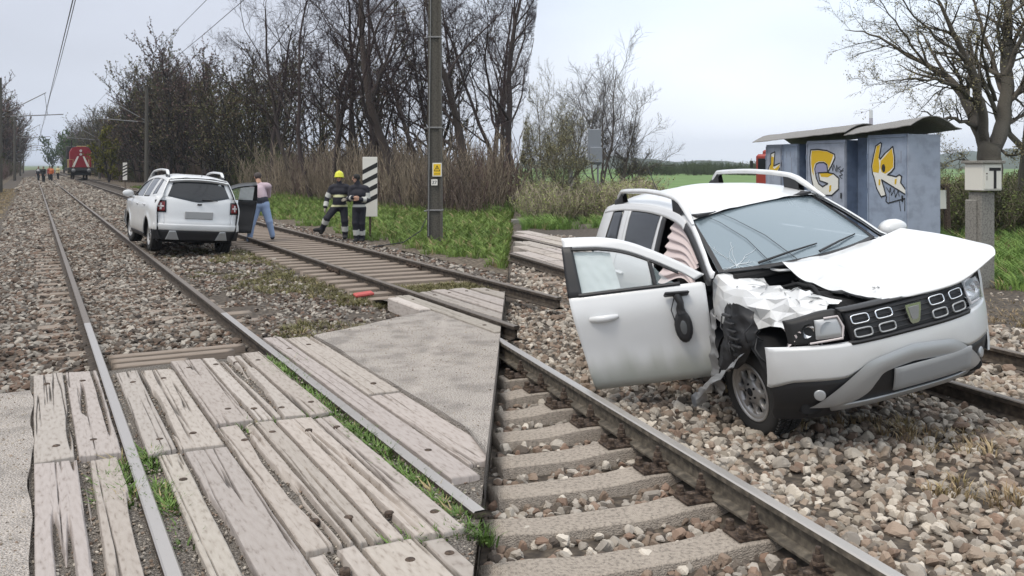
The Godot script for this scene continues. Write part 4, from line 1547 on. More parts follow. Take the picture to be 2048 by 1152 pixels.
func car_front(car: Node3D) -> void:
	var W: Material = M.car_white
	var r := RandomNumberGenerator.new()
	r.seed = 31
	# bumper skin, lower cladding, silver skid plate
	var b := MB.new()
	front_patch(b, [-0.915, 0.915], [-0.90, 0.90], func(v): return table(absf(v), [0.0, 0.3, 0.42, 0.5, 0.8, 0.92], [0.60, 0.56, 0.51, 0.48, 0.48, 0.44]), func(v): return 0.715 + 0.01 * smoothstep(0.4, 0.9, absf(v)), 0.0, 60, 10, 0.05)
	var bo := put("front_bumper", grime(b), M.dirty_white, car)
	var lo := MB.new()
	front_patch(lo, [-0.80, 0.87], [-0.905, 0.905], func(v): return 0.24 - 0.06 * smoothstep(0.3, 0.7, absf(v)), func(v): return table(absf(v), [0.0, 0.3, 0.42, 0.5, 0.8, 0.92], [0.60, 0.56, 0.51, 0.48, 0.48, 0.44]), -0.006, 50, 6, 0.03)
	put("bumper_cladding", lo.mesh(), M.plastic, bo)
	var sp := MB.new()
	# an arched silver band that widens towards its feet, and the lip under it
	var rows := []
	for i in 41:
		var s := i / 40.0 * 2.0 - 1.0
		var row := []
		for j in 6:
			var t := j / 5.0
			var q := absf(s) * 4.0
			var vo := table(q, [0, 1, 2, 3, 4], [0.0, 0.30, 0.42, 0.56, 0.71])
			var wo := table(q, [0, 1, 2, 3, 4], [0.62, 0.58, 0.52, 0.41, 0.275])
			var vi := table(q, [0, 1, 2, 3, 4], [0.0, 0.22, 0.29, 0.36, 0.50])
			var wi := table(q, [0, 1, 2, 3, 4], [0.50, 0.475, 0.42, 0.34, 0.265])
			var v := signf(s) * lerpf(vo, vi, t)
			var w := lerpf(wo, wi, t)
			row.append(C(front_u(v, w) + 0.012 + 0.012 * sin(PI * t), v, w))
		rows.append(row)
	sp.grid(rows)
	front_patch(sp, [-0.56, 0.56], [-0.58, 0.58], k_(0.225), k_(0.28), 0.015, 30, 3, 0.03)
	put("skid_plate", sp.mesh(), M.silver, bo)
	var gp := MB.new()
	front_patch(gp, [-0.50, 0.16], [-0.50, 0.16], k_(0.315), k_(0.48), 0.026, 12, 4, 0.02)
	put("blank_plate", gp.mesh(), M.grey_plate, bo)
	for v: float in [0.66, -0.66]:
		var fg := MB.new()
		var tr := Transform3D(Basis(Vector3.UP, -0.52 * signf(v)) * Basis(Vector3.RIGHT, -PI / 2) , C(front_u(v, 0.39) - 0.004, v, 0.375))
		fg.lathe(tr, [Vector2(0.0, 0.012), Vector2(0.03, 0.012), Vector2(0.038, 0.008), Vector2(0.04, 0.0), Vector2(0.04, -0.05)], 18)
		put("fog_lamp", fg.mesh(), M.silver, bo)
	# grille: dark panel, mesh links of bright trim, emblem
	var gr := MB.new()
	front_patch(gr, [-0.52, 0.40], [-0.56, 0.42], k_(0.70), k_(0.935), -0.014, 24, 6, 0.05)
	front_patch(gr, [-0.55, 0.43], [-0.57, 0.44], k_(0.70), k_(0.725), 0.004, 24, 2, 0.03)
	front_patch(gr, [-0.57, 0.44], [-0.57, 0.44], k_(0.915), k_(0.94), 0.004, 24, 2, 0.05)
	for k in 5:
		var w := 0.745 + k * 0.035
		front_patch(gr, [-0.53, 0.40], [-0.53, 0.40], k_(w), k_(w + 0.007), -0.006, 16, 1, 0.01)
	var go := put("grille", gr.mesh(), M.plastic, car)
	for k in 8:
		var cv: float = [-0.455, -0.275, 0.155, 0.335][k % 4]
		var cw := 0.862 if k < 4 else 0.772
		var lk := MB.new()
		var path := []
		var rad := []
		for i in 25:
			var an := TAU * i / 24.0
			var x := signf(cos(an)) * pow(absf(cos(an)), 0.45) * 0.062
			var y := signf(sin(an)) * pow(absf(sin(an)), 0.45) * 0.028
			path.append(C(front_u(cv + x, cw + y) + 0.004, cv + x, cw + y))
			rad.append(0.0062)
		lk.tube(path, rad, 6, false)
		put("trim_link", lk.mesh(), M.chrome if k < 4 else M.silver, go)
	var em := MB.new()
	var sh := PackedVector2Array([Vector2(-0.062, 0.062), Vector2(0.062, 0.062), Vector2(0.058, 0.02), Vector2(0.038, -0.06), Vector2(0.022, -0.075), Vector2(-0.022, -0.075), Vector2(-0.038, -0.06), Vector2(-0.058, 0.02)])
	em.prism(sh, Transform3D(Basis(Vector3.UP, PI), C(front_u(-0.06, 0.82) + 0.004, -0.06, 0.825)), 0.016)
	var eo := put("emblem", em.mesh(), M.chrome, go)
	var ei := MB.new()
	var sh2 := PackedVector2Array()
	for q in sh:
		sh2.append(q * 0.66 + Vector2(0, 0.002))
	ei.prism(sh2, Transform3D(Basis(Vector3.UP, PI), C(front_u(-0.06, 0.82) + 0.006, -0.06, 0.825)), 0.018)
	put("emblem_field", ei.mesh(), M.bare_metal, eo)
	# headlamps: the sound one, and the burst one hanging open
	for sd: float in [-1.0, 1.0]:
		var hb := MB.new()
		var v0 := -0.82 if sd < 0 else 0.44
		var v1 := -0.56 if sd < 0 else 0.76
		front_patch(hb, [v0 + 0.02, v1], [v0, v1], k_(0.735), func(v): return 0.93 - 0.04 * smoothstep(0.5, 0.8, absf(v)), -0.05, 12, 6, 0.05)
		var ho := put("headlight", hb.mesh(), M.black, car)
		var rf := MB.new()
		for k in 2:
			var cv := lerpf(v0, v1, 0.36 + 0.36 * k)
			rf.lathe(Transform3D(Basis(Vector3.RIGHT, -PI / 2 - 0.2), C(front_u(cv, 0.83) - 0.055, cv, 0.835)), [Vector2(0.0, 0.0), Vector2(0.03, 0.012), Vector2(0.052, 0.04)], 16)
		put("reflector", rf.mesh(), M.chrome, ho)
		var lb := MB.new()
		if sd > 0:
			front_patch(lb, [0.46, 0.63], [0.46, 0.61], k_(0.765), k_(0.89), -0.012, 6, 4, 0.02)
		else:
			front_patch(lb, [v0 + 0.06, v1 - 0.03], [v0 + 0.06, v1 - 0.03], k_(0.76), k_(0.79), -0.02, 6, 2, 0.02)
		put("lamp_module", lb.mesh(), M.silver, ho)
		var dl := MB.new()
		var pts := [[v0 + 0.10 * sd, 0.89], [lerpf(v0, v1, 0.9 if sd < 0 else 0.10), 0.90], [lerpf(v0, v1, 0.95 if sd < 0 else 0.05), 0.83], [lerpf(v0, v1, 0.85 if sd < 0 else 0.12), 0.755], [lerpf(v0, v1, 0.25 if sd < 0 else 0.75), 0.745]]
		if sd > 0: pts[0] = [0.56, 0.90]
		var path := []
		for q in pts:
			path.append(C(front_u(q[0], q[1]) - 0.005, q[0], q[1]))
		dl.tube(path, [0.008, 0.009, 0.009, 0.009, 0.008], 6)
		put("lamp_strip", dl.mesh(), M.lens_pale, ho)
		if sd < 0:
			var lg := MB.new()
			front_patch(lg, [v0, v1], [v0, v1], k_(0.735), func(v): return 0.935 - 0.04 * smoothstep(0.5, 0.8, absf(v)), 0.006, 12, 6, 0.0)
			put("lamp_cover", lg.mesh(), M.lamp_glass, ho)
		else:
			var sh3 := MB.new()
			for k in 16:
				var p := C(0.62 + r.randf_range(-0.1, 0.1), 0.66 + r.randf_range(-0.1, 0.12), 0.80 + r.randf_range(-0.08, 0.1))
				var e1 := Vector3(r.randfn(), r.randfn(), r.randfn()).normalized() * r.randf_range(0.02, 0.07)
				var e2 := Vector3(r.randfn(), r.randfn(), r.randfn()).normalized() * r.randf_range(0.02, 0.05)
				sh3.tri(p, p + e1, p + e2)
			put("broken_shard", sh3.mesh(), M.lens_pale, ho)
	# bonnet, pushed up and buckled; its right-hand third is folded under
	var ctrl := [
		[C(-0.2, 0.30, 1.13), C(-0.25, 0.05, 1.13), C(-0.28, -0.16, 1.125), C(-0.30, -0.60, 1.125), C(-0.30, -0.90, 1.17)],
		[C(0.05, 0.32, 1.045), C(0.05, 0.06, 1.085), C(0.05, -0.15, 1.085), C(0.05, -0.61, 1.11), C(0.05, -0.985, 1.13)],
		[C(0.35, 0.25, 0.985), C(0.35, 0.06, 1.045), C(0.35, -0.11, 1.045), C(0.35, -0.55, 1.065), C(0.35, -1.02, 1.09)],
		[C(0.60, 0.14, 0.945), C(0.64, 0.02, 0.985), C(0.65, -0.13, 1.0), C(0.64, -0.52, 1.02), C(0.62, -0.96, 1.085)],
		[C(0.73, 0.12, 0.93), C(0.78, 0.0, 0.935), C(0.80, -0.14, 0.935), C(0.81, -0.5, 0.955), C(0.76, -0.86, 1.06)],
		[C(0.70, 0.13, 0.90), C(0.76, 0.0, 0.905), C(0.78, -0.14, 0.905), C(0.79, -0.5, 0.925), C(0.735, -0.85, 1.03)]]
	var bg := net(ctrl, 60, 56)
	for i in bg.size():
		for j in bg[i].size():
			var p: Vector3 = bg[i][j]
			var k := 1.0 - smoothstep(0.0, 0.42, float(j) / 56.0)
			bg[i][j] = crease(p, 0.075 * k, 0.5, 3.0) + Vector3(0, 0.02 * exp(-pow((j / 56.0 - 0.28 - 0.1 * (1.0 - i / 60.0)) / 0.03, 2.0)) * k, 0)
	var bn := MB.new()
	bn.grid(bg, false, true)
	# folded edge along the torn side
	var fold := []
	for i in range(6, 56):
		var p: Vector3 = bg[i][0]
		fold.append([p, p + crease(Vector3(-0.02, -0.03, 0.0), 0.02, 4.0, i * 0.1), p + crease(Vector3(-0.09, -0.06, 0.0), 0.04, 3.0, i * 0.1)])
	bn.grid(fold, false, true)
	var bno := put("bonnet", bn.mesh(), W, car)
	var tear := MB.new()
	var tc: Vector3 = bg[34][11]
	for k in 7:
		var e := Vector3(r.randf_range(-0.05, 0.05), 0, r.randf_range(-0.05, 0.05))
		tear.tri(tc + e * 0.2 + Vector3(0, 0.008, 0), tc + e + Vector3(0.012, 0.018, 0), tc + e * 0.8 + Vector3(-0.012, 0.006, 0.01))
	put("tear", tear.mesh(), M.bare_metal, bno)
	# crumpled right-hand fender
	var fc := [
		[C(-0.42, 0.34, 1.06), C(-0.42, 0.56, 1.10), C(-0.43, 0.75, 1.10), C(-0.43, 0.80, 0.96), C(-0.42, 0.83, 0.78)],
		[C(-0.18, 0.44, 1.00), C(-0.18, 0.60, 1.04), C(-0.17, 0.73, 1.01), C(-0.16, 0.80, 0.87), C(-0.16, 0.80, 0.70)],
		[C(0.08, 0.40, 0.95), C(0.10, 0.50, 1.00), C(0.10, 0.62, 0.97), C(0.10, 0.70, 0.86), C(0.12, 0.73, 0.73)],
		[C(0.34, 0.34, 0.96), C(0.35, 0.42, 0.99), C(0.35, 0.53, 0.94), C(0.36, 0.61, 0.86), C(0.38, 0.68, 0.79)],
		[C(0.58, 0.30, 0.92), C(0.60, 0.38, 0.95), C(0.60, 0.47, 0.91), C(0.60, 0.55, 0.86), C(0.58, 0.67, 0.81)]]
	var fgd := net(fc, 12, 10)
	for i in fgd.size():
		for j in fgd[i].size():
			var p: Vector3 = fgd[i][j]
			var k := 0.30 + 0.70 * smoothstep(2.0, 5.0, float(i))
			fgd[i][j] = p + Vector3(r.randf_range(-0.030, 0.030), r.randf_range(-0.024, 0.030), r.randf_range(-0.022, 0.022)) * k
	var fm := MB.new()
	fm.tint = Color(1, 1, 1)
	for i in fgd.size() - 1:      # flat planes that meet in sharp folds
		for j in fgd[i].size() - 1:
			var pq := [fgd[i][j], fgd[i][j + 1], fgd[i + 1][j + 1], fgd[i + 1][j]]
			if (i * 7 + j * 3) % 5 < 2:
				fm.tri(pq[0], pq[1], pq[2])
				fm.tri(pq[0], pq[2], pq[3])
			else:
				fm.tri(pq[1], pq[2], pq[3])
				fm.tri(pq[1], pq[3], pq[0])
	var fdo := put("crumpled_fender", fm.mesh(), W, car)
	var sm := MB.new()
	for k in 26:
		var i := r.randi_range(3, 10)
		var j := r.randi_range(1, 8)
		var p: Vector3 = (fgd[i][j] as Vector3) + Vector3(0.004, 0.006, -0.004)
		var e: Vector3 = ((fgd[i + r.randi_range(-1, 1)][j + 1] as Vector3) - fgd[i][j]) * r.randf_range(0.2, 0.7)
		sm.tube([p, p + e * 0.5 + Vector3(0, 0.002, 0), p + e], [0.0015, r.randf_range(0.003, 0.007), 0.001], 4)
	put("scuff_mark", sm.mesh(), M.grey_plate, fdo)
	var wr := MB.new()
	for k in 12:
		var p := C(r.randf_range(-0.3, 0.3), r.randf_range(0.72, 0.93), r.randf_range(0.5, 0.92))
		var e := Vector3(r.randf_range(-0.04, 0.08), r.randf_range(-0.3, -0.08), r.randf_range(-0.16, 0.16))
		wr.tube([p, p + e * 0.4 + Vector3(0.05, 0, 0), p + e * 0.8 + Vector3(0.03, 0, r.randf_range(-0.05, 0.05)), p + e], [0.006, 0.007, 0.006, 0.004], 5)
	put("hanging_wire", wr.mesh(), M.plastic, car)
	# torn arch liner, cladding strips and hanging plastic
	var ln := MB.new()
	var lc := [
		[C(-0.05, 0.86, 0.95), C(0.05, 0.88, 0.97), C(0.18, 0.86, 0.96), C(0.24, 0.80, 0.92)],
		[C(-0.08, 0.90, 0.80), C(0.03, 0.93, 0.80), C(0.20, 0.90, 0.80), C(0.28, 0.82, 0.80)],
		[C(-0.14, 0.92, 0.62), C(-0.02, 0.96, 0.62), C(0.16, 0.94, 0.64), C(0.26, 0.86, 0.68)],
		[C(-0.24, 0.92, 0.44), C(-0.12, 0.96, 0.42), C(0.02, 0.95, 0.46), C(0.10, 0.9, 0.5)]]
	var lg2 := net(lc, 24, 18)
	for i in lg2.size():
		for j in lg2[i].size():
			lg2[i][j] = crease(lg2[i][j], 0.05, 2.0, 70.0)
	ln.grid(lg2, false, true)
	for k in 5:
		ln.box(Transform3D(Basis(Vector3.BACK, 0.15), C(0.08 + 0.02 * k, 0.955, 0.90 - k * 0.055)), Vector3(0.03, 0.022, 0.12), 0.006)
	put("arch_liner", ln.mesh(), M.plastic, car)
	var fl := MB.new()
	var flc := [
		[C(0.22, 0.90, 0.62), C(0.12, 0.93, 0.56), C(0.02, 0.94, 0.48)],
		[C(0.02, 0.98, 0.46), C(-0.06, 1.0, 0.40), C(-0.2, 1.0, 0.38)],
		[C(-0.22, 1.0, 0.30), C(-0.32, 1.03, 0.25), C(-0.45, 1.0, 0.24)],
		[C(-0.52, 0.98, 0.08), C(-0.62, 1.02, 0.05), C(-0.75, 0.98, 0.07)],
		[C(-0.60, 0.98, 0.0), C(-0.66, 1.0, -0.02), C(-0.78, 0.97, 0.0)]]
	var fgr := net(flc, 24, 10)
	for i in fgr.size():
		for j in fgr[i].size():
			fgr[i][j] = crease(fgr[i][j], 0.05, 1.5, 90.0)
	fl.grid(fgr, false, true)
	put("hanging_strip", fl.mesh(), M.silver, car)
	var sc := MB.new()
	var scc := [
		[C(-0.36, 0.84, 0.86), C(-0.28, 0.90, 0.84), C(-0.20, 0.9, 0.84)],
		[C(-0.38, 0.88, 0.66), C(-0.30, 0.93, 0.64), C(-0.22, 0.92, 0.62)],
		[C(-0.40, 0.88, 0.42), C(-0.33, 0.94, 0.40), C(-0.24, 0.93, 0.40)],
		[C(-0.40, 0.88, 0.20), C(-0.34, 0.92, 0.18), C(-0.27, 0.9, 0.18)]]
	var sgr := net(scc, 30, 12)
	for i in sgr.size():
		for j in sgr[i].size():
			sgr[i][j] = crease(sgr[i][j], 0.06, 2.2, 110.0)
	sc.grid(sgr, false, true)
	put("torn_panel", sc.mesh(), M.bare_metal, car)
	# engine bay
	var eb := MB.new()
	eb.box(Transform3D(Basis(Vector3.UP, 0.1), C(0.25, 0.15, 0.80)), Vector3(0.7, 0.22, 0.55), 0.04)
	eb.box(Transform3D(Basis(Vector3.BACK, 0.1), C(0.2, 0.32, 0.93)), Vector3(0.24, 0.08, 0.3), 0.02)
	eb.box(Transform3D(Basis(Vector3.UP, -0.1), C(-0.33, 0.0, 1.06)), Vector3(1.3, 0.07, 0.22), 0.02)
	for k in 9:
		var p0 := C(r.randf_range(-0.2, 0.0), r.randf_range(0.15, 0.5), r.randf_range(0.9, 1.0))
		var p1 := C(r.randf_range(0.3, 0.6), r.randf_range(0.1, 0.45), r.randf_range(0.85, 0.95))
		eb.tube([p0, (p0 + p1) * 0.5 + Vector3(r.randf_range(-0.05, 0.05), 0.06, 0), p1], [0.014, 0.016, 0.012], 6)
	put("engine_bay", eb.mesh(), M.cavity, car)
	var hn := MB.new()
	hn.tube([C(-0.40, 0.42, 1.15), C(-0.34, 0.38, 1.10), C(-0.22, 0.30, 1.07), C(-0.08, 0.24, 1.08)], [0.012, 0.02, 0.024, 0.02], 6, true, 0.5)
	put("bent_wiper_cowl", hn.mesh(), W, car)

func make_cars() -> void:
	car_materials()
	var car := make_car()
	tag(car, "wrecked white SUV close up with crushed front corner, buckled bonnet and open door", "car", "white damaged SUV seen from two sides")
	var other: Node3D = car.duplicate()
	other.name = numbered("car")
	add_child(other)
	tag(other, "white SUV seen from behind, stopped astride the rail beside a person in jeans", "car", "white damaged SUV seen from two sides")
	place_car(car, 2.648, 7.034, deg_to_rad(166.33), -0.035, 0.002, 0.18)
	place_car(other, -8.302, 21.617, deg_to_rad(-30.59), -0.039, -0.001, 0.069)

func place_car(o: Node3D, x: float, d: float, yaw: float, y: float, pitch: float, roll: float) -> void:
	o.transform = Transform3D(Basis(Vector3.UP, -yaw) * Basis(Vector3.BACK, -roll) * Basis(Vector3.RIGHT, pitch), V(x, y, d))
# ---------------------------------------------------------------- trees and undergrowth
class Grower:
	# grows a bare tree: thick wood into `wood`, thin twigs into `twigs`, buds into `buds`
	var wood := MB.new()
	var twigs := MB.new()
	var buds := MB.new()
	var rg := RandomNumberGenerator.new()
	var wood_col := Color(0.05, 0.042, 0.036)
	var twig_col := Color(0.075, 0.055, 0.052)
	var bud_cols := [Color(0.1, 0.09, 0.04)]
	var bud_n := 0
	var bud_s := 0.03
	var kids := [8, 8, 6, 4]
	var ratio := [0.62, 0.6, 0.55, 0.5]
	var angle := [0.75, 0.75, 0.8, 0.8]
	var start := [0.3, 0.2, 0.15, 0.2]
	var wob := 0.22
	var lift := 0.10
	var levels := 4
	var thick := 0.012
	var thin := 0.62
	var keep: Callable
	var place := Transform3D.IDENTITY
	func fine(path: Array, r0: float, r1: float) -> void:
		var d: Vector3 = (path[path.size() - 1] - path[0]).normalized()
		var a := d.cross(Vector3(0.31, 0.2, 0.93)).normalized()
		var b := d.cross(a)
		var o := [a, a * -0.5 + b * 0.87, a * -0.5 - b * 0.87]
		var base := twigs.v.size()
		var m := path.size()
		for i in m:
			var r := lerpf(r0, r1, float(i) / (m - 1))
			for k in 3:
				twigs.v.append(path[i] + o[k] * r)
				twigs.n.append(o[k])
				twigs.uv.append(Vector2(k * 0.1, i * 0.2))
				twigs.c.append(twigs.tint)
		for i in m - 1:
			for k in 3:
				var p := base + i * 3 + k
				var q := base + i * 3 + (k + 1) % 3
				twigs.idx.append_array(PackedInt32Array([p, q, q + 3, p, q + 3, p + 3]))
	func bud(p: Vector3) -> void:
		var s := bud_s * rg.randf_range(0.5, 1.3)
		var e1 := Vector3(rg.randfn(), rg.randfn(), rg.randfn()).normalized() * s
		var e2 := Vector3(rg.randfn(), rg.randfn(), rg.randfn()).normalized() * s * 0.6
		buds.tint = bud_cols[rg.randi() % bud_cols.size()] * rg.randf_range(0.7, 1.3)
		buds.quad(p - e1, p + e2, p + e1, p - e2)
	func limb(p: Vector3, d: Vector3, length: float, r0: float, lvl: int) -> void:
		var n: int = [9, 7, 5, 3, 2][lvl]
		var path := [p]
		var rad := [r0]
		var dir := d.normalized()
		var rend := r0 * (0.25 if lvl < levels - 1 else 0.5)
		var ended := false
		for i in n:
			dir = (dir + Vector3(rg.randfn(), rg.randfn() * 0.7, rg.randfn()) * wob * (0.45 if lvl == 0 else 1.0) + Vector3.UP * lift).normalized()
			p += dir * length / n
			if keep.is_valid() and not keep.call(place * p):
				ended = true
				break
			path.append(p)
			rad.append(lerpf(r0, rend, float(i + 1) / n))
		if path.size() < 2: return
		spray(path, rad, length, lvl)
	func spray(path: Array, rad: Array, length: float, lvl: int) -> void:
		var m := path.size()
		if lvl <= 1 or rad[0] > 0.035:
			wood.tint = wood_col * rg.randf_range(0.85, 1.15)
			wood.tube(path, rad, 9 if lvl == 0 else 6, false)
		else:
			twigs.tint = twig_col * rg.randf_range(0.75, 1.25)
			fine(path, rad[0], rad[m - 1])
		if lvl == levels - 1:
			for i in bud_n:
				bud(path[rg.randi() % m] + Vector3(rg.randfn(), rg.randfn(), rg.randfn()) * 0.05)
			return
		for k in kids[lvl]:
			var s := lerpf(start[lvl], 1.0, (k + rg.randf()) / kids[lvl])
			var f := s * (m - 1)
			var i := mini(int(f), m - 2)
			var q: Vector3 = (path[i] as Vector3).lerp(path[i + 1], f - i)
			var ax: Vector3 = (path[i + 1] - path[i]).normalized()
			var side := ax.cross(Vector3(rg.randfn(), rg.randfn(), rg.randfn())).normalized()
			var an: float = angle[lvl] * rg.randf_range(0.6, 1.3)
			var nd := ax * cos(an) + side * sin(an)
			nd.y += 0.05
			var rr := maxf(lerpf(rad[i], rad[i + 1], f - i) * thin, thick * [2.4, 1.6, 1.0, 0.7, 0.6][mini(lvl + 1, 4)])
			if keep.is_valid() and not keep.call(place * q): continue
			limb(q, nd, length * ratio[lvl] * rg.randf_range(0.6, 1.15) * (1.15 - 0.55 * s), rr, lvl + 1)

func bare_tree(sd: int, height: float, r: float, style := 0) -> Grower:
	var g := Grower.new()
	g.rg.seed = sd
	if style == 0:      # tall spreading bare crown
		g.kids = [8, 8, 6, 4, 2]
		g.levels = 5
		g.bud_n = 0
		g.wob = 0.21
		g.thin = 0.5
		g.lift = 0.055
		g.angle = [0.72, 0.85, 0.85, 0.8, 0.75]
		g.start = [0.22, 0.22, 0.15, 0.1, 0.1]
		g.ratio = [0.56, 0.56, 0.52, 0.5, 0.5]
	elif style == 1:    # farther, brown and olive with opening buds
		g.kids = [12, 8, 6, 3]
		g.levels = 3
		g.bud_n = 13
		g.bud_s = 0.085
		g.thick = 0.02
		g.bud_cols = [Color(0.12, 0.115, 0.05), Color(0.14, 0.105, 0.065), Color(0.10, 0.08, 0.055), Color(0.095, 0.105, 0.04)]
		g.start = [0.08, 0.1, 0.1, 0.1]
		g.angle = [0.8, 0.75, 0.7, 0.8]
		g.ratio = [0.5, 0.5, 0.5, 0.5]
	elif style == 2:    # small pale-budded tree by the field
		g.kids = [8, 7, 6, 3]
		g.levels = 4
		g.bud_n = 1
		g.bud_s = 0.022
		g.wood_col = Color(0.13, 0.115, 0.1)
		g.twig_col = Color(0.17, 0.145, 0.125)
		g.bud_cols = [Color(0.34, 0.33, 0.16), Color(0.27, 0.24, 0.14)]
		g.start = [0.2, 0.15, 0.1, 0.1]
	return g

func put_tree(called: String, g: Grower, label: String, where: Transform3D, group := "") -> Node3D:
	var o := thing(called, label, "tree", Vector3.ZERO, 0.0, group)
	o.transform = where
	put("trunk", g.wood.mesh(true), M.bark, o)
	put("crown", g.twigs.mesh(true), M.stem, o)
	if g.buds.v.size():
		put("budding_foliage", g.buds.mesh(true), M.stem, o)
	return o

func shrub(sd: int, h: float, n: int, col: Color, spread: float, buds := 0, bud_col := Color(), r := 0.012) -> ArrayMesh:
	var g := Grower.new()
	g.rg.seed = sd
	g.levels = 2
	g.kids = [6, 0]
	g.start = [0.25, 0.2]
	g.ratio = [0.4, 0.4]
	g.angle = [0.6, 0.6]
	g.bud_n = buds
	g.bud_s = 0.05
	g.bud_cols = [bud_col]
	g.wob = 0.14
	g.thick = 0.008
	g.twig_col = col
	g.wood_col = col
	for i in n:
		var an := g.rg.randf() * TAU
		var o := Vector3(cos(an), 0, sin(an)) * g.rg.randf() * spread
		var d := Vector3(o.x * 0.5 + g.rg.randfn() * 0.22, 1.0, o.z * 0.5 + g.rg.randfn() * 0.22)
		g.limb(o, d, h * g.rg.randf_range(0.5, 1.0), r, 0)
	var m := MB.new()
	for s: MB in [g.wood, g.twigs, g.buds]:
		var base := m.v.size()
		m.v.append_array(s.v)
		m.n.append_array(s.n)
		m.uv.append_array(s.uv)
		m.c.append_array(s.c)
		for i in s.idx:
			m.idx.append(i + base)
	return m.mesh(true)

func left_side(p: Vector3) -> bool:   # forest edge: a plane that leans a little outwards with height
	return p.x < 0.00844 * -p.z + 0.1146 * (p.y - 1.8)

func make_trees() -> void:
	var r := RandomNumberGenerator.new()
	r.seed = 12
	# trees of the wood near the verge, each one grown on its own
	var spots := [[1012, 43, 12.6, 0.20], [958, 41, 12.2, 0.23], [925, 52, 12.5, 0.18], [902, 44, 9.5, 0.14], [842, 47, 13.0, 0.16], [802, 43, 13.6, 0.26], [772, 50, 13.5, 0.19], [742, 47, 13.2, 0.17], [700, 54, 14.0, 0.19], [662, 49, 13.0, 0.17], [622, 53, 13.4, 0.16], [588, 58, 13.8, 0.17], [545, 60, 12.5, 0.17], [985, 58, 14.0, 0.2], [870, 60, 14.5, 0.2], [1036, 46, 12.5, 0.16], [1000, 50, 12.8, 0.17]]
	var words := ["bare tree at the very end of the wood, cut off beside the field", "dark bare tree with forked crown standing just past the concrete mast", "slim bare tree behind the concrete mast's field side", "low crooked bare tree hidden partly by the concrete mast", "bare tree just before the concrete mast on its wood side", "darkest thick-limbed bare tree behind the striped board and mast", "bare tree rising above the striped distance board", "bare tree rising between the two firefighters and the board", "tall bare tree straight above the helmeted firefighter", "bare tree between the helmeted firefighter and the person in jeans", "thin straight bare tree behind the reeds by the person in jeans", "bare tree with sparse top above the person in jeans", "bare tree above the white SUV's open door", "far bare tree showing through the crowns past the mast", "far bare tree showing right behind the mast's top", "slender bare tree whose twigs reach the split at the wood's end", "bare tree filling the gap between the mast and the wood's last tree"]
	for i in spots.size():
		var q: Array = spots[i]
		q[2] *= 0.9
		var p := at(q[0], 330, q[1])
		p.y = -0.25
		var g := bare_tree(100 + i, q[2], q[3], 0)
		g.place = Transform3D(Basis.IDENTITY, p)
		if q[0] > 820: g.keep = left_side
		g.twig_col = Color(0.14, 0.105, 0.105).lerp(Color(0.18, 0.13, 0.14), r.randf())
		g.wood_col = Color(0.085, 0.066, 0.06)
		g.limb(Vector3.ZERO, Vector3(r.randf_range(-0.06, 0.04), 1, r.randf_range(-0.1, 0.1)), q[2], q[3], 0)
		if i % 3 == 0:
			g.limb(Vector3(0.1, 0.2, 0.05), Vector3(r.randf_range(-0.5, 0.3), 1, r.randf_range(-0.3, 0.3)), q[2] * 0.8, q[3] * 0.6, 0)
		put_tree("bare_tree", g, words[i], g.place, "bare trees at the edge of the wood")
	# the wood behind and along the far track: a few grown shapes, many trees
	var shapes := []
	for k in 6:
		var g := bare_tree(300 + k, 10.0, 0.14, 1)
		g.twig_col = [Color(0.11, 0.085, 0.07), Color(0.125, 0.082, 0.076), Color(0.095, 0.085, 0.06), Color(0.10, 0.082, 0.06), Color(0.13, 0.09, 0.08), Color(0.09, 0.076, 0.06)][k]
		g.wood_col = Color(0.045, 0.038, 0.032)
		if k == 1 or k == 4:
			g.bud_cols = [Color(0.15, 0.088, 0.082), Color(0.12, 0.08, 0.07), Color(0.09, 0.076, 0.056)]
		g.limb(Vector3.ZERO, Vector3(0.03, 1, 0.02), 10.0, 0.15, 0)
		g.limb(Vector3(0.15, 0.2, 0), Vector3(0.25, 1, -0.2), 8.5, 0.11, 0)
		shapes.append(g)
	var protos := []
	for k in 6:
		protos.append(null)
	var spots2 := []
	for i in 9:      # inner row behind the near trees
		spots2.append([T1(47.0 + i * 4.3 + r.randf() * 2.0, 17.0 + r.randf_range(0.0, 6.0)), r.randf_range(0.85, 1.15), "dense brown tree deep in the wood behind the edge trees", "trees deep in the wood"])
	for i in 46:
		var a := 66.0 + i * 2.6 + r.randf() * 2.0
		spots2.append([T1(a, r.randf_range(8.8, 11.0) + maxf(0.0, (100.0 - a) * 0.06)), r.randf_range(0.75, 1.05) * (1.22 if a > 88 and a < 125 else 1.0), "brown budding tree in the close row along the far track", "row of trees along the far track"])
	for i in 44:
		spots2.append([T1(70.0 + i * 3.6 + r.randf() * 3.0, r.randf_range(13.0, 19.0)), r.randf_range(0.95, 1.3), "taller brown tree behind the row along the far track", "second row of trees along the far track"])
	for i in 26:
		spots2.append([T1(190.0 + i * 8.0 + r.randf() * 3.0, r.randf_range(8.5, 11.0)), r.randf_range(0.9, 1.25), "distant hazy tree where the track runs out of sight", "distant trees along the track"])
	for i in 34:
		spots2.append([T1(150.0 + i * 7.5 + r.randf() * 3.0, r.randf_range(-9.5, -6.0)), r.randf_range(1.15, 1.5), "brown tree in the row across the track from the wood", "trees on the other side of the track"])
	for q in spots2:
		var k := r.randi() % 6
		var p: Vector3 = q[0]
		p.y = -0.3
		if p.x > seam(-p.z) - 4.2: continue
		var s: float = q[1]
		var tr := Transform3D(Basis(Vector3.UP, r.randf() * TAU).scaled(Vector3(s * r.randf_range(0.9, 1.1), s, s)), p)
		if protos[k] == null:
			protos[k] = put_tree("tree", shapes[k], q[2], tr, q[3])
		else:
			var o: Node3D = protos[k].duplicate()
			o.name = numbered("tree")
			add_child(o)
			o.transform = tr
			tag(o, q[2], "tree", q[3])
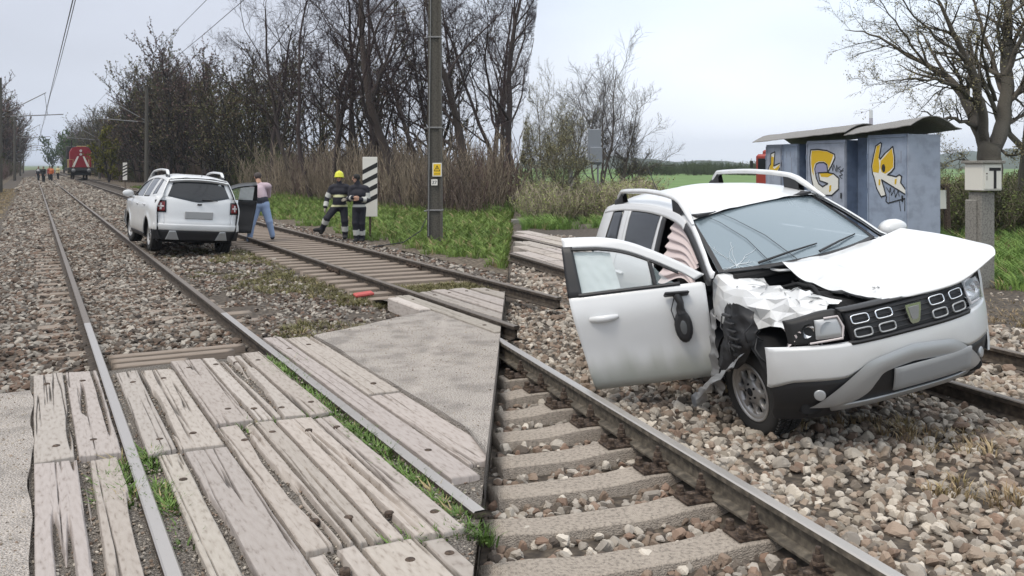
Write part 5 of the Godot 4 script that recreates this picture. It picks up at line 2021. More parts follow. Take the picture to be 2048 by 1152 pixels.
	# a yellow-green and two pale green trees by the track
	for q in [[218, 105.0, 5.6, [Color(0.16, 0.15, 0.015), Color(0.12, 0.12, 0.02)], "yellow-green flowering bush tree in front of the brown row"], [128, 210.0, 9.0, [Color(0.08, 0.13, 0.04), Color(0.1, 0.15, 0.05)], "pale green leafing tree beyond the red locomotive"], [104, 270.0, 9.0, [Color(0.09, 0.13, 0.055), Color(0.08, 0.11, 0.05)], "second pale green tree farther along the track"]]:
		var g := bare_tree(int(q[0]), q[2], 0.12, 1)
		g.bud_cols = q[3]
		g.bud_n = 26
		g.bud_s = 0.13 if q[1] < 150 else 0.2
		g.limb(Vector3.ZERO, Vector3.UP, q[2], 0.12, 0)
		g.limb(Vector3.ZERO, Vector3(0.3, 1, 0.2), q[2] * 0.8, 0.1, 0)
		var p := at(q[0], 330, q[1])
		p.y = -0.3
		put_tree("green_tree", g, q[4], Transform3D(Basis.IDENTITY, p))
	make_field_trees(r)
	make_big_tree()
	make_brush(r)

func make_field_trees(r: RandomNumberGenerator) -> void:
	var q := [[1196, 40.0, 6.9, 0.085, "slender bare tree behind the grey signal board by the field", 0.0], [1092, 37.0, 5.0, 0.06, "pale budding willowy tree where the wood's end meets the crossing", 1.0], [1148, 43.0, 5.6, 0.06, "pale thin tree just before the slender bare one", 0.5], [1236, 41.0, 5.3, 0.07, "leaning bare tree on the field side of the slender one", 0.1], [1118, 33.0, 3.4, 0.04, "short pale bush tree beside the crossing boards", 1.0], [1068, 39.0, 4.4, 0.05, "yellow budding bush tree touching the end of the wood", 1.0], [1262, 44.0, 3.4, 0.045, "low bare bush tree closest to the open field", 0.2]]
	for i in q.size():
		var e: Array = q[i]
		var p := at(e[0], 330, e[1])
		p.y = -0.2
		var g := bare_tree(700 + i, e[2], e[3], 2)
		g.wood_col = Color(0.16, 0.14, 0.125).lerp(Color(0.27, 0.24, 0.2), e[5])
		g.twig_col = Color(0.24, 0.205, 0.19).lerp(Color(0.38, 0.34, 0.25), e[5])
		g.kids = [9, 8, 7, 4]
		g.thin = 0.5
		g.bud_n = 1 + int(e[5] * 3.0)
		g.thick = 0.008
		g.place = Transform3D(Basis.IDENTITY, p)
		g.keep = func(w: Vector3): return not left_side(w)
		g.limb(Vector3.ZERO, Vector3(0.06, 1, 0), e[2] * 0.92, e[3] * 0.8, 0)
		g.limb(Vector3(0.05, 0.1, 0), Vector3(-0.22, 1, 0.1), e[2] * 0.7, e[3] * 0.7, 0)
		g.limb(Vector3(0.05, 0.1, 0), Vector3(0.35, 1, -0.1), e[2] * 0.66, e[3] * 0.7, 0)
		put_tree("bare_tree", g, e[4], g.place)

func make_big_tree() -> void:
	var d := 24.0
	var g := Grower.new()
	g.rg.seed = 88
	g.wood_col = Color(0.16, 0.14, 0.115)
	g.twig_col = Color(0.27, 0.235, 0.165)
	g.kids = [0, 12, 7, 5, 3]
	g.levels = 5
	g.thin = 0.5
	g.ratio = [0.5, 0.46, 0.5, 0.5, 0.5]
	g.start = [0.3, 0.2, 0.1, 0.1, 0.1]
	g.angle = [0.7, 0.8, 0.8, 0.8, 0.8]
	g.wob = 0.2
	g.lift = 0.02
	g.bud_n = 2
	g.bud_s = 0.026
	g.thick = 0.006
	g.bud_cols = [Color(0.26, 0.23, 0.12), Color(0.22, 0.18, 0.11), Color(0.3, 0.28, 0.14)]
	var base := at(1978, 330, d)
	base.y = -0.2
	var limbs := [
		[[1976, 380, 0.0, 0.36], [1977, 330, 0.0, 0.33], [1978, 300, 0.0, 0.31], [1980, 285, 0.0, 0.29]],
		[[1972, 300, 0.0, 0.22], [1955, 252, 0.2, 0.19], [1935, 205, 0.5, 0.16], [1905, 162, 0.8, 0.12], [1858, 132, 1.1, 0.085], [1800, 100, 1.4, 0.055], [1745, 70, 1.6, 0.035], [1692, 58, 1.7, 0.012]],
		[[1968, 280, 0.0, 0.17], [1964, 230, -0.3, 0.15], [1950, 170, -0.6, 0.12], [1924, 100, -0.8, 0.09], [1892, 40, -1.0, 0.06], [1866, -30, -1.2, 0.03]],
		[[1988, 295, 0.0, 0.24], [2004, 245, 0.2, 0.22], [2014, 185, 0.3, 0.19], [2012, 100, 0.4, 0.15], [2018, 10, 0.4, 0.11], [2030, -70, 0.4, 0.06]],
		[[1955, 258, 0.1, 0.085], [1918, 240, -0.5, 0.06], [1882, 236, -0.9, 0.04], [1842, 222, -1.3, 0.015]],
		[[1998, 262, 0.1, 0.075], [2035, 235, 0.6, 0.06], [2085, 205, 1.0, 0.04], [2130, 180, 1.2, 0.02]],
		[[1962, 222, 0.2, 0.09], [1925, 185, -0.6, 0.065], [1872, 160, -1.3, 0.045], [1815, 158, -1.8, 0.025], [1760, 170, -2.2, 0.01]],
		[[2010, 190, 0.3, 0.1], [1985, 120, 1.0, 0.08], [1960, 40, 1.5, 0.055], [1930, -40, 1.8, 0.03]],
		[[2010, 150, 0.3, 0.1], [2040, 80, 0.0, 0.075], [2075, 20, -0.4, 0.05], [2100, -50, -0.6, 0.03]],
		[[1938, 125, -0.7, 0.06], [1880, 80, -1.6, 0.045], [1830, 30, -2.3, 0.03], [1790, -20, -2.8, 0.015]],
		[[1990, 200, 0.2, 0.07], [1965, 110, -1.2, 0.05], [1975, 30, -2.2, 0.035], [1990, -40, -2.8, 0.02]],
		[[1850, 130, 1.1, 0.05], [1800, 60, 0.4, 0.035], [1760, 0, 0.0, 0.02], [1735, -45, -0.2, 0.01]],
		[[1960, 330, 0.0, 0.03], [1920, 320, -0.5, 0.025], [1885, 330, -0.8, 0.016], [1860, 350, -1.0, 0.006]],
		[[1998, 300, 0.0, 0.05], [2030, 310, -0.4, 0.04], [2070, 290, -0.6, 0.02]]]
	for i in limbs.size():
		var path := []
		var rad := []
		var L := 0.0
		for e in limbs[i]:
			path.append(at(e[0], e[1], d + e[2]) - base)
			rad.append(e[3] * (0.95 if i == 0 else 0.84))
			if path.size() > 1: L += path[-1].distance_to(path[-2])
		# smooth the limb
		var c := Curve3D.new()
		for k in path.size():
			var t: Vector3 = (path[mini(k + 1, path.size() - 1)] - path[maxi(k - 1, 0)]) * 0.17
			c.add_point(path[k], -t, t)
		var pp := []
		var rr := []
		var n: int = path.size() * 3
		for k in n:
			var f := float(k) / (n - 1)
			pp.append(c.sample_baked(f * c.get_baked_length(), true) + Vector3(g.rg.randfn(), g.rg.randfn(), g.rg.randfn()) * 0.025 * float(k > 0))
			var x: float = f * (path.size() - 1)
			var j := mini(int(x), path.size() - 2)
			rr.append(lerpf(rad[j], rad[j + 1], x - j))
		g.spray(pp, rr, L * 0.85, 0 if i == 0 else 1)
	put_tree("old_tree", g, "large old tree with forked trunk leaning over the blue cabin", Transform3D(Basis.IDENTITY, base))
	var g2 := bare_tree(901, 9.0, 0.2, 2)
	g2.wood_col = Color(0.16, 0.15, 0.12)
	g2.twig_col = Color(0.15, 0.13, 0.09)
	g2.bud_n = 3
	g2.bud_cols = [Color(0.24, 0.23, 0.1), Color(0.2, 0.17, 0.1)]
	g2.limb(Vector3.ZERO, Vector3(0.02, 1, 0), 9.0, 0.2, 0)
	var p := at(2052, 330, 26.0)
	p.y = -0.2
	put_tree("bare_tree", g2, "pale straight trunk with hanging twigs past the big forked tree", Transform3D(Basis.IDENTITY, p))

func make_brush(r: RandomNumberGenerator) -> void:
	# dark thicket under the wood
	for k in 3:
		var xs := []
		var cs := []
		for i in 260:
			var a := 24.0 + pow(r.randf(), 1.5) * 200.0
			var b := r.randf_range(13.6, 26.0) - clampf((a - 60.0) * 0.09, 0.0, 5.6)
			var p := T1(a, b, -0.3)
			if p.x > seam(-p.z) - 0.9 or (k == 2 and p.x > -9.0): continue
			var s := r.randf_range(0.7, 1.25)
			xs.append(Transform3D(Basis(Vector3.UP, r.randf() * TAU).scaled(Vector3(s, s * r.randf_range(0.8, 1.2), s)), p))
			cs.append(Color(1, 1, 1) * r.randf_range(0.6, 1.2))
		for i in 160:
			var p := T1(60.0 + r.randf() * 260.0, r.randf_range(-10.0, -5.6), -0.4)
			var s := r.randf_range(0.7, 1.3)
			xs.append(Transform3D(Basis(Vector3.UP, r.randf() * TAU).scaled(Vector3(s, s, s)), p))
			cs.append(Color(1, 1, 1) * r.randf_range(0.6, 1.2))
		many("undergrowth", shrub(500 + k, 2.7, 26, [Color(0.12, 0.092, 0.072), Color(0.15, 0.1, 0.095), Color(0.09, 0.085, 0.045)][k], 1.3, [1, 1, 8][k], [Color(0.1, 0.075, 0.055), Color(0.12, 0.075, 0.07), Color(0.07, 0.10, 0.025)][k]), M.stem, xs, cs, ["dark brown thicket under the trees of the wood", "reddish brown brambles under the trees of the wood", "olive green undergrowth at the foot of the wood"][k], "undergrowth")
	# dry reeds and canes at the edge of the wood
	var reed := shrub(530, 3.2, 9, Color(0.27, 0.22, 0.16), 1.1, 0, Color(), 0.011)
	var xs2 := []
	var cs2 := []
	for i in 330:
		var a := 20.0 + pow(r.randf(), 1.3) * 46.0
		var p := T1(a, r.randf_range(13.0, 17.5) - clampf((a - 44.0) * 0.07, 0.0, 3.0) + clampf((40.0 - a) * 0.25, 0.0, 3.0), -0.25)
		if p.x > seam(-p.z) - 0.5: continue
		var s := r.randf_range(0.6, 1.15)
		xs2.append(Transform3D(Basis(Vector3.UP, r.randf() * TAU).scaled(Vector3(s, s, s)), p))
		cs2.append(Color(1, 1, 1) * r.randf_range(0.55, 1.25))
	many("dry_reeds", reed, M.stem, xs2, cs2, "tan dry canes and saplings between the grass verge and the wood", "reeds")
	# brambles, dead grass and twigs by the crossing at the field
	var xs3 := []
	var cs3 := []
	for i in 140:
		var p := at(r.randf_range(1046, 1300), 330, r.randf_range(30.0, 44.0))
		p.y = -0.2
		if p.x < seam(-p.z) + 0.5: continue
		var s := r.randf_range(0.35, 0.85)
		xs3.append(Transform3D(Basis(Vector3.UP, r.randf() * TAU).scaled(Vector3(s, s * 0.8, s)), p))
		cs3.append(Color(1, 1, 1) * r.randf_range(0.6, 1.3))
	many("brambles", shrub(540, 2.2, 30, Color(0.33, 0.28, 0.21), 0.9, 4, Color(0.24, 0.28, 0.09), 0.01), M.stem, xs3, cs3, "tangled pale brambles and dead stalks by the far crossing boards", "brambles")
	var xs4 := []
	var cs4 := []
	for i in 95:
		var p := at(r.randf_range(1880, 2120), 330, r.randf_range(24.0, 40.0))
		p.y = -0.2
		var s := r.randf_range(0.5, 1.0)
		xs4.append(Transform3D(Basis(Vector3.UP, r.randf() * TAU).scaled(Vector3(s, s * 0.8, s)), p))
		cs4.append(Color(1, 1, 1) * r.randf_range(0.6, 1.2))
	many("hedge_brush", shrub(550, 2.2, 26, Color(0.17, 0.145, 0.095), 1.0, 7, Color(0.13, 0.16, 0.045), 0.01), M.stem, xs4, cs4, "olive green scrub behind the concrete post and blue cabin", "scrub")

func make_far_land() -> void:
	var m := mat("field_green", Color(1, 1, 1), 0.95)
	m.albedo_texture = noise_tex(512, 512, 0.02, [[0.2, Color(0.075, 0.14, 0.03)], [0.8, Color(0.12, 0.2, 0.05)]], 5, FastNoiseLite.TYPE_SIMPLEX, 1.0, 71)
	tri_uv(m, 0.02)
	var f := MB.new()
	var rows := []
	for i in 14:
		var d := 46.0 + pow(i / 13.0, 2.0) * 800.0
		rows.append([V(seam(d), -0.12, d), V(d * 0.25, -0.12, d), V(d * 0.9 + 30.0, -0.12, d)])
	f.grid(rows)
	struct("field", f.mesh(), m)
	mat("hill_wood", Color(0.045, 0.06, 0.035), 1.0)
	var h := MB.new()
	rows = []
	for i in 161:
		var px := lerpf(1000.0, 2700.0, i / 160.0)
		var top := table(px, [1000, 1130, 1230, 1300, 1360, 1400, 1450, 1500, 1600, 1800, 1900, 2000, 2700], [326, 318, 312, 318, 324, 320, 322, 329, 328, 318, 306, 298, 290])
		top += nf.get_noise_1d(px * 12.0) * 3.0 + nf.get_noise_1d(px * 50.0) * 1.5
		rows.append([at(px, 347.0, 200.0), at(px, 341.0, 420.0), at(px, lerpf(338.0, top, 0.6), 800.0), at(px, top, 1100.0), at(px, 334.0, 1700.0)])
	h.grid(rows)
	struct("hills", h.mesh(), M.hill_wood)
	# far tree clumps at the field's edge
	var r := RandomNumberGenerator.new()
	r.seed = 66
	var xs := []
	var cs := []
	for i in 260:
		var px := r.randf_range(1240, 1560)
		var d := r.randf_range(165.0, 320.0)
		var p := at(px, 330, d)
		p.y = -0.3
		var s := r.randf_range(0.35, 0.7) * (1.5 if nf.get_noise_1d(px * 30.0) > 0.1 else 0.7)
		xs.append(Transform3D(Basis(Vector3.UP, r.randf() * TAU).scaled(Vector3(s * 1.6, s, s * 1.6)), p))
		cs.append(Color(1, 1, 1) * r.randf_range(0.7, 1.3))
	many("distant_trees", shrub(560, 3.0, 20, Color(0.05, 0.05, 0.03), 1.4, 30, Color(0.06, 0.085, 0.03), 0.03), M.stem, xs, cs, "hazy far trees along the far edge of the green field", "distant trees")
# ---------------------------------------------------------------- masts, wires, boards, locomotive, cabin, posts
func lettering(txt: String, size: float, depth: float, font := "Droid Sans") -> TextMesh:
	var t := TextMesh.new()
	var f := SystemFont.new()
	f.font_names = PackedStringArray([font])
	f.font_weight = 700
	t.font = f
	t.text = txt
	t.font_size = 64
	t.pixel_size = size / 48.0
	t.depth = depth
	return t

func facing(p: Vector3, turn := 0.0) -> Transform3D:   # a plate whose +z looks back towards the viewer's end of the track
	return Transform3D(Basis(Vector3.UP, turn), p)

func make_masts() -> void:
	var m := mat("mast_concrete", Color(0.10, 0.092, 0.078), 0.95)
	m.albedo_texture = M.concrete.albedo_texture
	tri_uv(m, 0.5, false)
	var p := at(870, 330, 23.0)
	p.y = -0.3
	var t := thing("utility_mast", "tall tapered grey concrete mast with yellow warning plate at the verge", "utility pole", p)
	var b := MB.new()
	for s: float in [-1.0, 1.0]:   # two flanges and a recessed web, tapering upwards
		var rows := []
		for i in 3:
			var y := [0.0, 4.5, 9.4][i] as float
			var w := lerpf(0.19, 0.135, y / 9.4)
			var f := w - 0.055
			rows.append([Vector3(s * w, y, 0.17), Vector3(s * f, y, 0.17), Vector3(s * f, y, -0.17), Vector3(s * w, y, -0.17), Vector3(s * w, y, 0.17)])
		for k in 4:
			b.grid([[rows[0][k], rows[1][k], rows[2][k]], [rows[0][k + 1], rows[1][k + 1], rows[2][k + 1]]], false, s > 0)
	put("flange", b.mesh(), m, t)
	var w := MB.new()
	w.grid([[Vector3(-0.14, 0, 0.135), Vector3(-0.085, 9.4, 0.135)], [Vector3(0.14, 0, 0.135), Vector3(0.085, 9.4, 0.135)]])
	w.grid([[Vector3(-0.14, 0, -0.135), Vector3(-0.085, 9.4, -0.135)], [Vector3(0.14, 0, -0.135), Vector3(0.085, 9.4, -0.135)]], false, true)
	put("web", w.mesh(), m, t)
	for y in [0.95, 3.05, 5.35]:
		var c := MB.new()
		c.box(Transform3D(Basis.IDENTITY, Vector3(0, y, 0.0)), Vector3(0.41 - y * 0.012, 0.04, 0.36), 0.006)
		c.tube([Vector3(-0.2, y - 0.02, 0.15), Vector3(-0.26, y - 0.02, 0.15)], [0.02, 0.02], 6)
		put("band_clamp", c.mesh(), M.galvanised, t)
	var cab := MB.new()
	cab.tube([Vector3(-0.15, 0.3, 0.19), Vector3(-0.13, 3.0, 0.18), Vector3(-0.10, 6.0, 0.16), Vector3(-0.08, 9.4, 0.15)], [0.014, 0.014, 0.014, 0.014], 6)
	put("earth_cable", cab.mesh(), M.galvanised, t)
	mat("sign_yellow", Color(0.78, 0.52, 0.02), 0.5)
	mat("sign_white", Color(0.72, 0.70, 0.64), 0.6)
	var wp := MB.new()
	wp.box(Transform3D(Basis.IDENTITY, Vector3(0.07, 1.98, 0.20)), Vector3(0.235, 0.345, 0.012), 0.004)
	var wo := put("warning_plate", wp.mesh(), M.sign_white, t)
	var yl := MB.new()
	yl.box(Transform3D(Basis.IDENTITY, Vector3(0.07, 1.98, 0.2075)), Vector3(0.185, 0.29, 0.006), 0.002)
	put("plate_face", yl.mesh(), M.sign_yellow, wo)
	var tr := MB.new()
	var c0 := Transform3D(Basis.IDENTITY, Vector3(0.07, 2.01, 0.2108))
	for e in [[Vector2(-0.072, -0.06), Vector2(0.072, -0.06)], [Vector2(0.072, -0.06), Vector2(0, 0.075)], [Vector2(0, 0.075), Vector2(-0.072, -0.06)]]:
		var q: Vector2 = (e[1] - e[0]).normalized().orthogonal() * 0.007
		tr.prism(PackedVector2Array([e[0] - q, e[1] - q, e[1] + q, e[0] + q]), c0, 0.002)
	tr.prism(PackedVector2Array([Vector2(0.006, 0.045), Vector2(-0.022, -0.005), Vector2(-0.002, -0.002), Vector2(-0.014, -0.045), Vector2(0.022, 0.008), Vector2(0.003, 0.006)]), c0, 0.002)
	tr.box(Transform3D(Basis.IDENTITY, Vector3(0.07, 1.875, 0.2118)), Vector3(0.15, 0.012, 0.002))
	put("lightning_symbol", tr.mesh(), M.black, wo)
	var np := MB.new()
	np.box(Transform3D(Basis.IDENTITY, Vector3(0.0, 1.66, 0.195)), Vector3(0.16, 0.155, 0.01), 0.003)
	var no := put("number_plate", np.mesh(), M.sign_white, t)
	put("number", lettering("27", 0.085, 0.004), M.galvanised, no, Transform3D(Basis.IDENTITY, Vector3(0.0, 1.66, 0.202)))
	var gw := MB.new()
	gw.tube([Vector3(-0.2, 0.75, 0.2), Vector3(-0.32, 0.45, 0.5), Vector3(-0.7, 0.2, 0.9), Vector3(-1.4, 0.12, 1.2)], [0.013, 0.013, 0.013, 0.013], 6)
	put("loose_cable", gw.mesh(), M.black, t)
	# masts with cantilevers along both sides
	var labels := ["grey mast with cantilever arms at the edge of the picture beside the near track", "second grey mast with arms beyond the first along the near track", "third mast along the near track, small in the distance", "fourth mast along the near track, almost out of sight", "grey mast in front of the brown trees behind the white SUV", "thin far mast by the trees beyond the locomotive"]
	var k := 0
	for q in [[79.0, -3.5, 1.0], [141.0, -3.5, 1.0], [203.0, -3.5, 1.0], [266.0, -3.5, 1.0], [83.5, 7.3, -1.0], [145.0, 7.3, -1.0]]:
		var o := thing("catenary_mast", labels[k], "catenary mast", T1(q[0], q[1], -0.35), atan2(-0.4699, 0.8828) * -1.0, "masts along the tracks")
		o.rotation.y = atan2(0.4699, 0.8828)
		k += 1
		var pm := MB.new()
		pm.tube([Vector3(0, 0, 0), Vector3(0, 8.75, 0)], [0.19, 0.13], 10)
		put("post", pm.mesh(), m, o)
		var am := MB.new()
		var s: float = q[2]
		am.tube([Vector3(0, 5.8, 0), Vector3(s * 4.3, 6.1, 0)], [0.05, 0.04], 6)
		am.tube([Vector3(0, 5.9, 0), Vector3(s * 3.1, 7.75, 0)], [0.045, 0.035], 6)
		am.tube([Vector3(s * 3.0, 7.7, 0), Vector3(s * 3.2, 6.0, 0)], [0.02, 0.02], 5)
		put("cantilever_arm", am.mesh(), M.galvanised, o)
		for e in [Vector3(s * 0.5, 5.84, 0), Vector3(s * 0.5, 6.2, 0)]:
			var im := MB.new()
			im.lathe(Transform3D(Basis(Vector3.BACK, -PI / 2), e), [Vector2(0, -0.2), Vector2(0.09, -0.15), Vector2(0.05, -0.1), Vector2(0.09, -0.05), Vector2(0.05, 0.0), Vector2(0.09, 0.05), Vector2(0.05, 0.1), Vector2(0.09, 0.15), Vector2(0, 0.2)], 8)
			put("insulator", im.mesh(), M.rust, o)
	var wires := [[1.30, 7.1, "messenger wire sagging over the near track"], [0.92, 5.6, "contact wire stretched over the near track"], [5.83, 6.5, "overhead wire stretched above the second track"], [5.95, 7.7, "upper overhead wire above the second track and the wood"]]
	for e in wires:
		var wm := MB.new()
		var path := []
		var rad := []
		for i in 46:
			var a := 4.0 + i * 8.9
			var wb := (float(e[0]) - 1.4715) * 0.8828
			var sag := 0.35 * (1.0 - pow(fmod(a - 79.0 + 620.0, 62.0) / 31.0 - 1.0, 2.0)) if e[1] != 5.6 else 0.0
			path.append(T1(a + wb * 0.53, wb, e[1] - sag))
			rad.append(0.013)
		wm.tube(path, rad, 4, false)
		tag(put("overhead_wire", wm.mesh(), M.wire), e[2], "wire", "overhead wires")
	# striped distance boards
	var st := [[740, 24.6, 0.0, "large white board with black diagonal stripes on a post beside the firefighters"], [250, 84.0, 0.0, "small far striped board on the verge ahead of the white SUV"]]
	for e in st:
		var bp := at(e[0], 330, e[1])
		bp.y = -0.25
		var o := thing("striped_board", e[3], "trackside sign", bp, 0.08, "striped distance boards")
		var pm := MB.new()
		pm.box(Transform3D(Basis.IDENTITY, Vector3(0, 0.6, -0.04)), Vector3(0.06, 1.2, 0.05), 0.008)
		put("post", pm.mesh(), M.rust, o)
		var bm := MB.new()
		bm.box(Transform3D(Basis.IDENTITY, Vector3(0, 1.455, 0)), Vector3(0.40, 1.63, 0.03), 0.006)
		put("board", bm.mesh(), M.sign_white, o)
		for i in 4:
			var sm := MB.new()
			var y := 0.94 + i * 0.285
			sm.prism(PackedVector2Array([Vector2(-0.199, y), Vector2(0.199, y + 0.2), Vector2(0.199, y + 0.33), Vector2(-0.199, y + 0.12)]), Transform3D(Basis.IDENTITY, Vector3(0, 0, 0.0155)), 0.003)
			put("stripe", sm.mesh(), M.matt_black, o)
	var rm := MB.new()
	mat("red_plastic", Color(0.42, 0.06, 0.05), 0.5)
	rm.box(Transform3D(Basis(Vector3.UP, 0.9) * Basis(Vector3.RIGHT, 0.35) , T1(13.0, 2.86, -0.04)), Vector3(0.34, 0.045, 0.10), 0.015)
	tag(put("red_fragment", rm.mesh(), M.red_plastic), "broken red plastic fragment lying on the ballast by the second rail", "debris")

func make_locomotive() -> void:
	mat("loco_red", Color(0.24, 0.012, 0.02), 0.5)
	mat("loco_dark", Color(0.03, 0.03, 0.028), 0.7)
	mat("loco_cream", Color(0.5, 0.4, 0.2), 0.6)
	var o := thing("locomotive", "red diesel shunting locomotive with pale chevrons standing far down the second track", "locomotive")
	o.transform = Transform3D(Basis(Vector3.UP, atan2(0.4699, 0.8828)), T1(128.0, 4.09, 0.05))
	# local +z faces back along the track towards the viewer
	var c := MB.new()
	c.prism(PackedVector2Array([Vector2(-1.22, 1.45), Vector2(1.22, 1.45), Vector2(1.22, 3.4), Vector2(0.95, 3.95), Vector2(0.5, 4.1), Vector2(-0.5, 4.1), Vector2(-0.95, 3.95), Vector2(-1.22, 3.4)]), Transform3D(Basis.IDENTITY, Vector3(0, 0, -4.2)), 4.2)
	put("hood", c.mesh(), M.loco_red, o)
	var cb := MB.new()
	cb.box(Transform3D(Basis.IDENTITY, Vector3(0, 2.85, -6.2)), Vector3(3.0, 2.8, 2.6), 0.12)
	cb.box(Transform3D(Basis.IDENTITY, Vector3(0, 2.3, -10.0)), Vector3(2.2, 1.9, 5.0), 0.1)
	put("cab", cb.mesh(), M.loco_dark, o)
	var rf := MB.new()
	rf.box(Transform3D(Basis.IDENTITY, Vector3(0.1, 4.14, -0.8)), Vector3(1.1, 0.08, 1.4), 0.02)
	put("roof_hatch", rf.mesh(), M.loco_cream, o)
	var fr := MB.new()
	fr.box(Transform3D(Basis.IDENTITY, Vector3(0, 1.2, -6.0)), Vector3(2.95, 0.42, 13.6), 0.03)
	fr.box(Transform3D(Basis.IDENTITY, Vector3(0, 0.72, -6.0)), Vector3(2.3, 0.6, 12.6), 0.05)
	put("frame", fr.mesh(), M.loco_dark, o)
	for s: float in [-1.0, 1.0]:
		var vm := MB.new()
		vm.prism(PackedVector2Array([Vector2(s * 0.22, 2.85), Vector2(s * 0.42, 2.85), Vector2(s * 1.02, 1.52), Vector2(s * 0.72, 1.52)]), Transform3D(Basis.IDENTITY, Vector3(0, 0, 0.004)), 0.01)
		put("chevron", vm.mesh(), M.sign_white, o)
		var bm := MB.new()
		bm.lathe(Transform3D(Basis(Vector3.RIGHT, PI / 2), Vector3(s * 0.88, 1.06, 0.8)), [Vector2(0.1, 0.0), Vector2(0.1, 0.45), Vector2(0.24, 0.46), Vector2(0.22, 0.54), Vector2(0, 0.56)], 14)
		put("buffer", bm.mesh(), M.galvanised, o)
		var rl := MB.new()
		for z in [0.7, -1.2, -3.2]:
			rl.tube([Vector3(s * 1.42, 1.4, z), Vector3(s * 1.42, 2.45, z)], [0.03, 0.03], 6)
		rl.tube([Vector3(s * 1.42, 2.45, 0.7), Vector3(s * 1.42, 2.45, -4.6)], [0.03, 0.03], 6)
		rl.tube([Vector3(s * 1.42, 2.45, 0.7), Vector3(s * 0.9, 2.45, 0.75), Vector3(s * 0.9, 1.4, 0.75)], [0.03, 0.03, 0.03], 6)
		put("handrail", rl.mesh(), M.loco_cream, o)
		var st := MB.new()
		for y in [0.35, 0.7, 1.0]:
			st.box(Transform3D(Basis.IDENTITY, Vector3(s * 1.35, y, 0.55)), Vector3(0.35, 0.04, 0.35))
		put("step", st.mesh(), M.loco_cream, o)
		for z in [-0.9, -3.3, -8.4, -10.8]:
			var wm := MB.new()
			wm.lathe(Transform3D(Basis(Vector3.BACK, -PI / 2), Vector3(s * 0.76, 0.48, z)), [Vector2(0.0, 0.06), Vector2(0.4, 0.07), Vector2(0.5, 0.06), Vector2(0.5, -0.05), Vector2(0.0, -0.06)], 20)
			put("wheel", wm.mesh(), M.rust, o)
		var pn := MB.new()
		pn.box(Transform3D(Basis.IDENTITY, Vector3(s * 0.9, 3.4, -4.87)), Vector3(0.7, 0.7, 0.04), 0.01)
		put("window", pn.mesh(), M.dark_glass, o)
	for y in [3.55, 3.1]:
		var lm := MB.new()
		lm.lathe(Transform3D(Basis(Vector3.RIGHT, PI / 2), Vector3(0, y, 0.0)), [Vector2(0.16, 0.0), Vector2(0.16, 0.1), Vector2(0.12, 0.11), Vector2(0, 0.06)], 14)
		put("headlamp", lm.mesh(), M.lens_pale, o)
	var ex := MB.new()
	ex.tube([Vector3(-0.95, 3.9, -3.0), Vector3(-0.95, 5.0, -3.0)], [0.09, 0.08], 8)
	put("exhaust_pipe", ex.mesh(), M.matt_black, o)

func on_wall(px: float, py: float, p0: Vector3, dir: Vector3) -> Vector2:
	# where the sight line through a picture point meets the upright wall through p0: (metres along dir, height)
	var k := (px - 1024.0) / 1800.0
	var s := (k * -p0.z - p0.x) / (dir.x - k * -dir.z)
	var d := -(p0.z + dir.z * s)
	return Vector2(s, 1.8 + (330.0 - py) / 1800.0 * d)

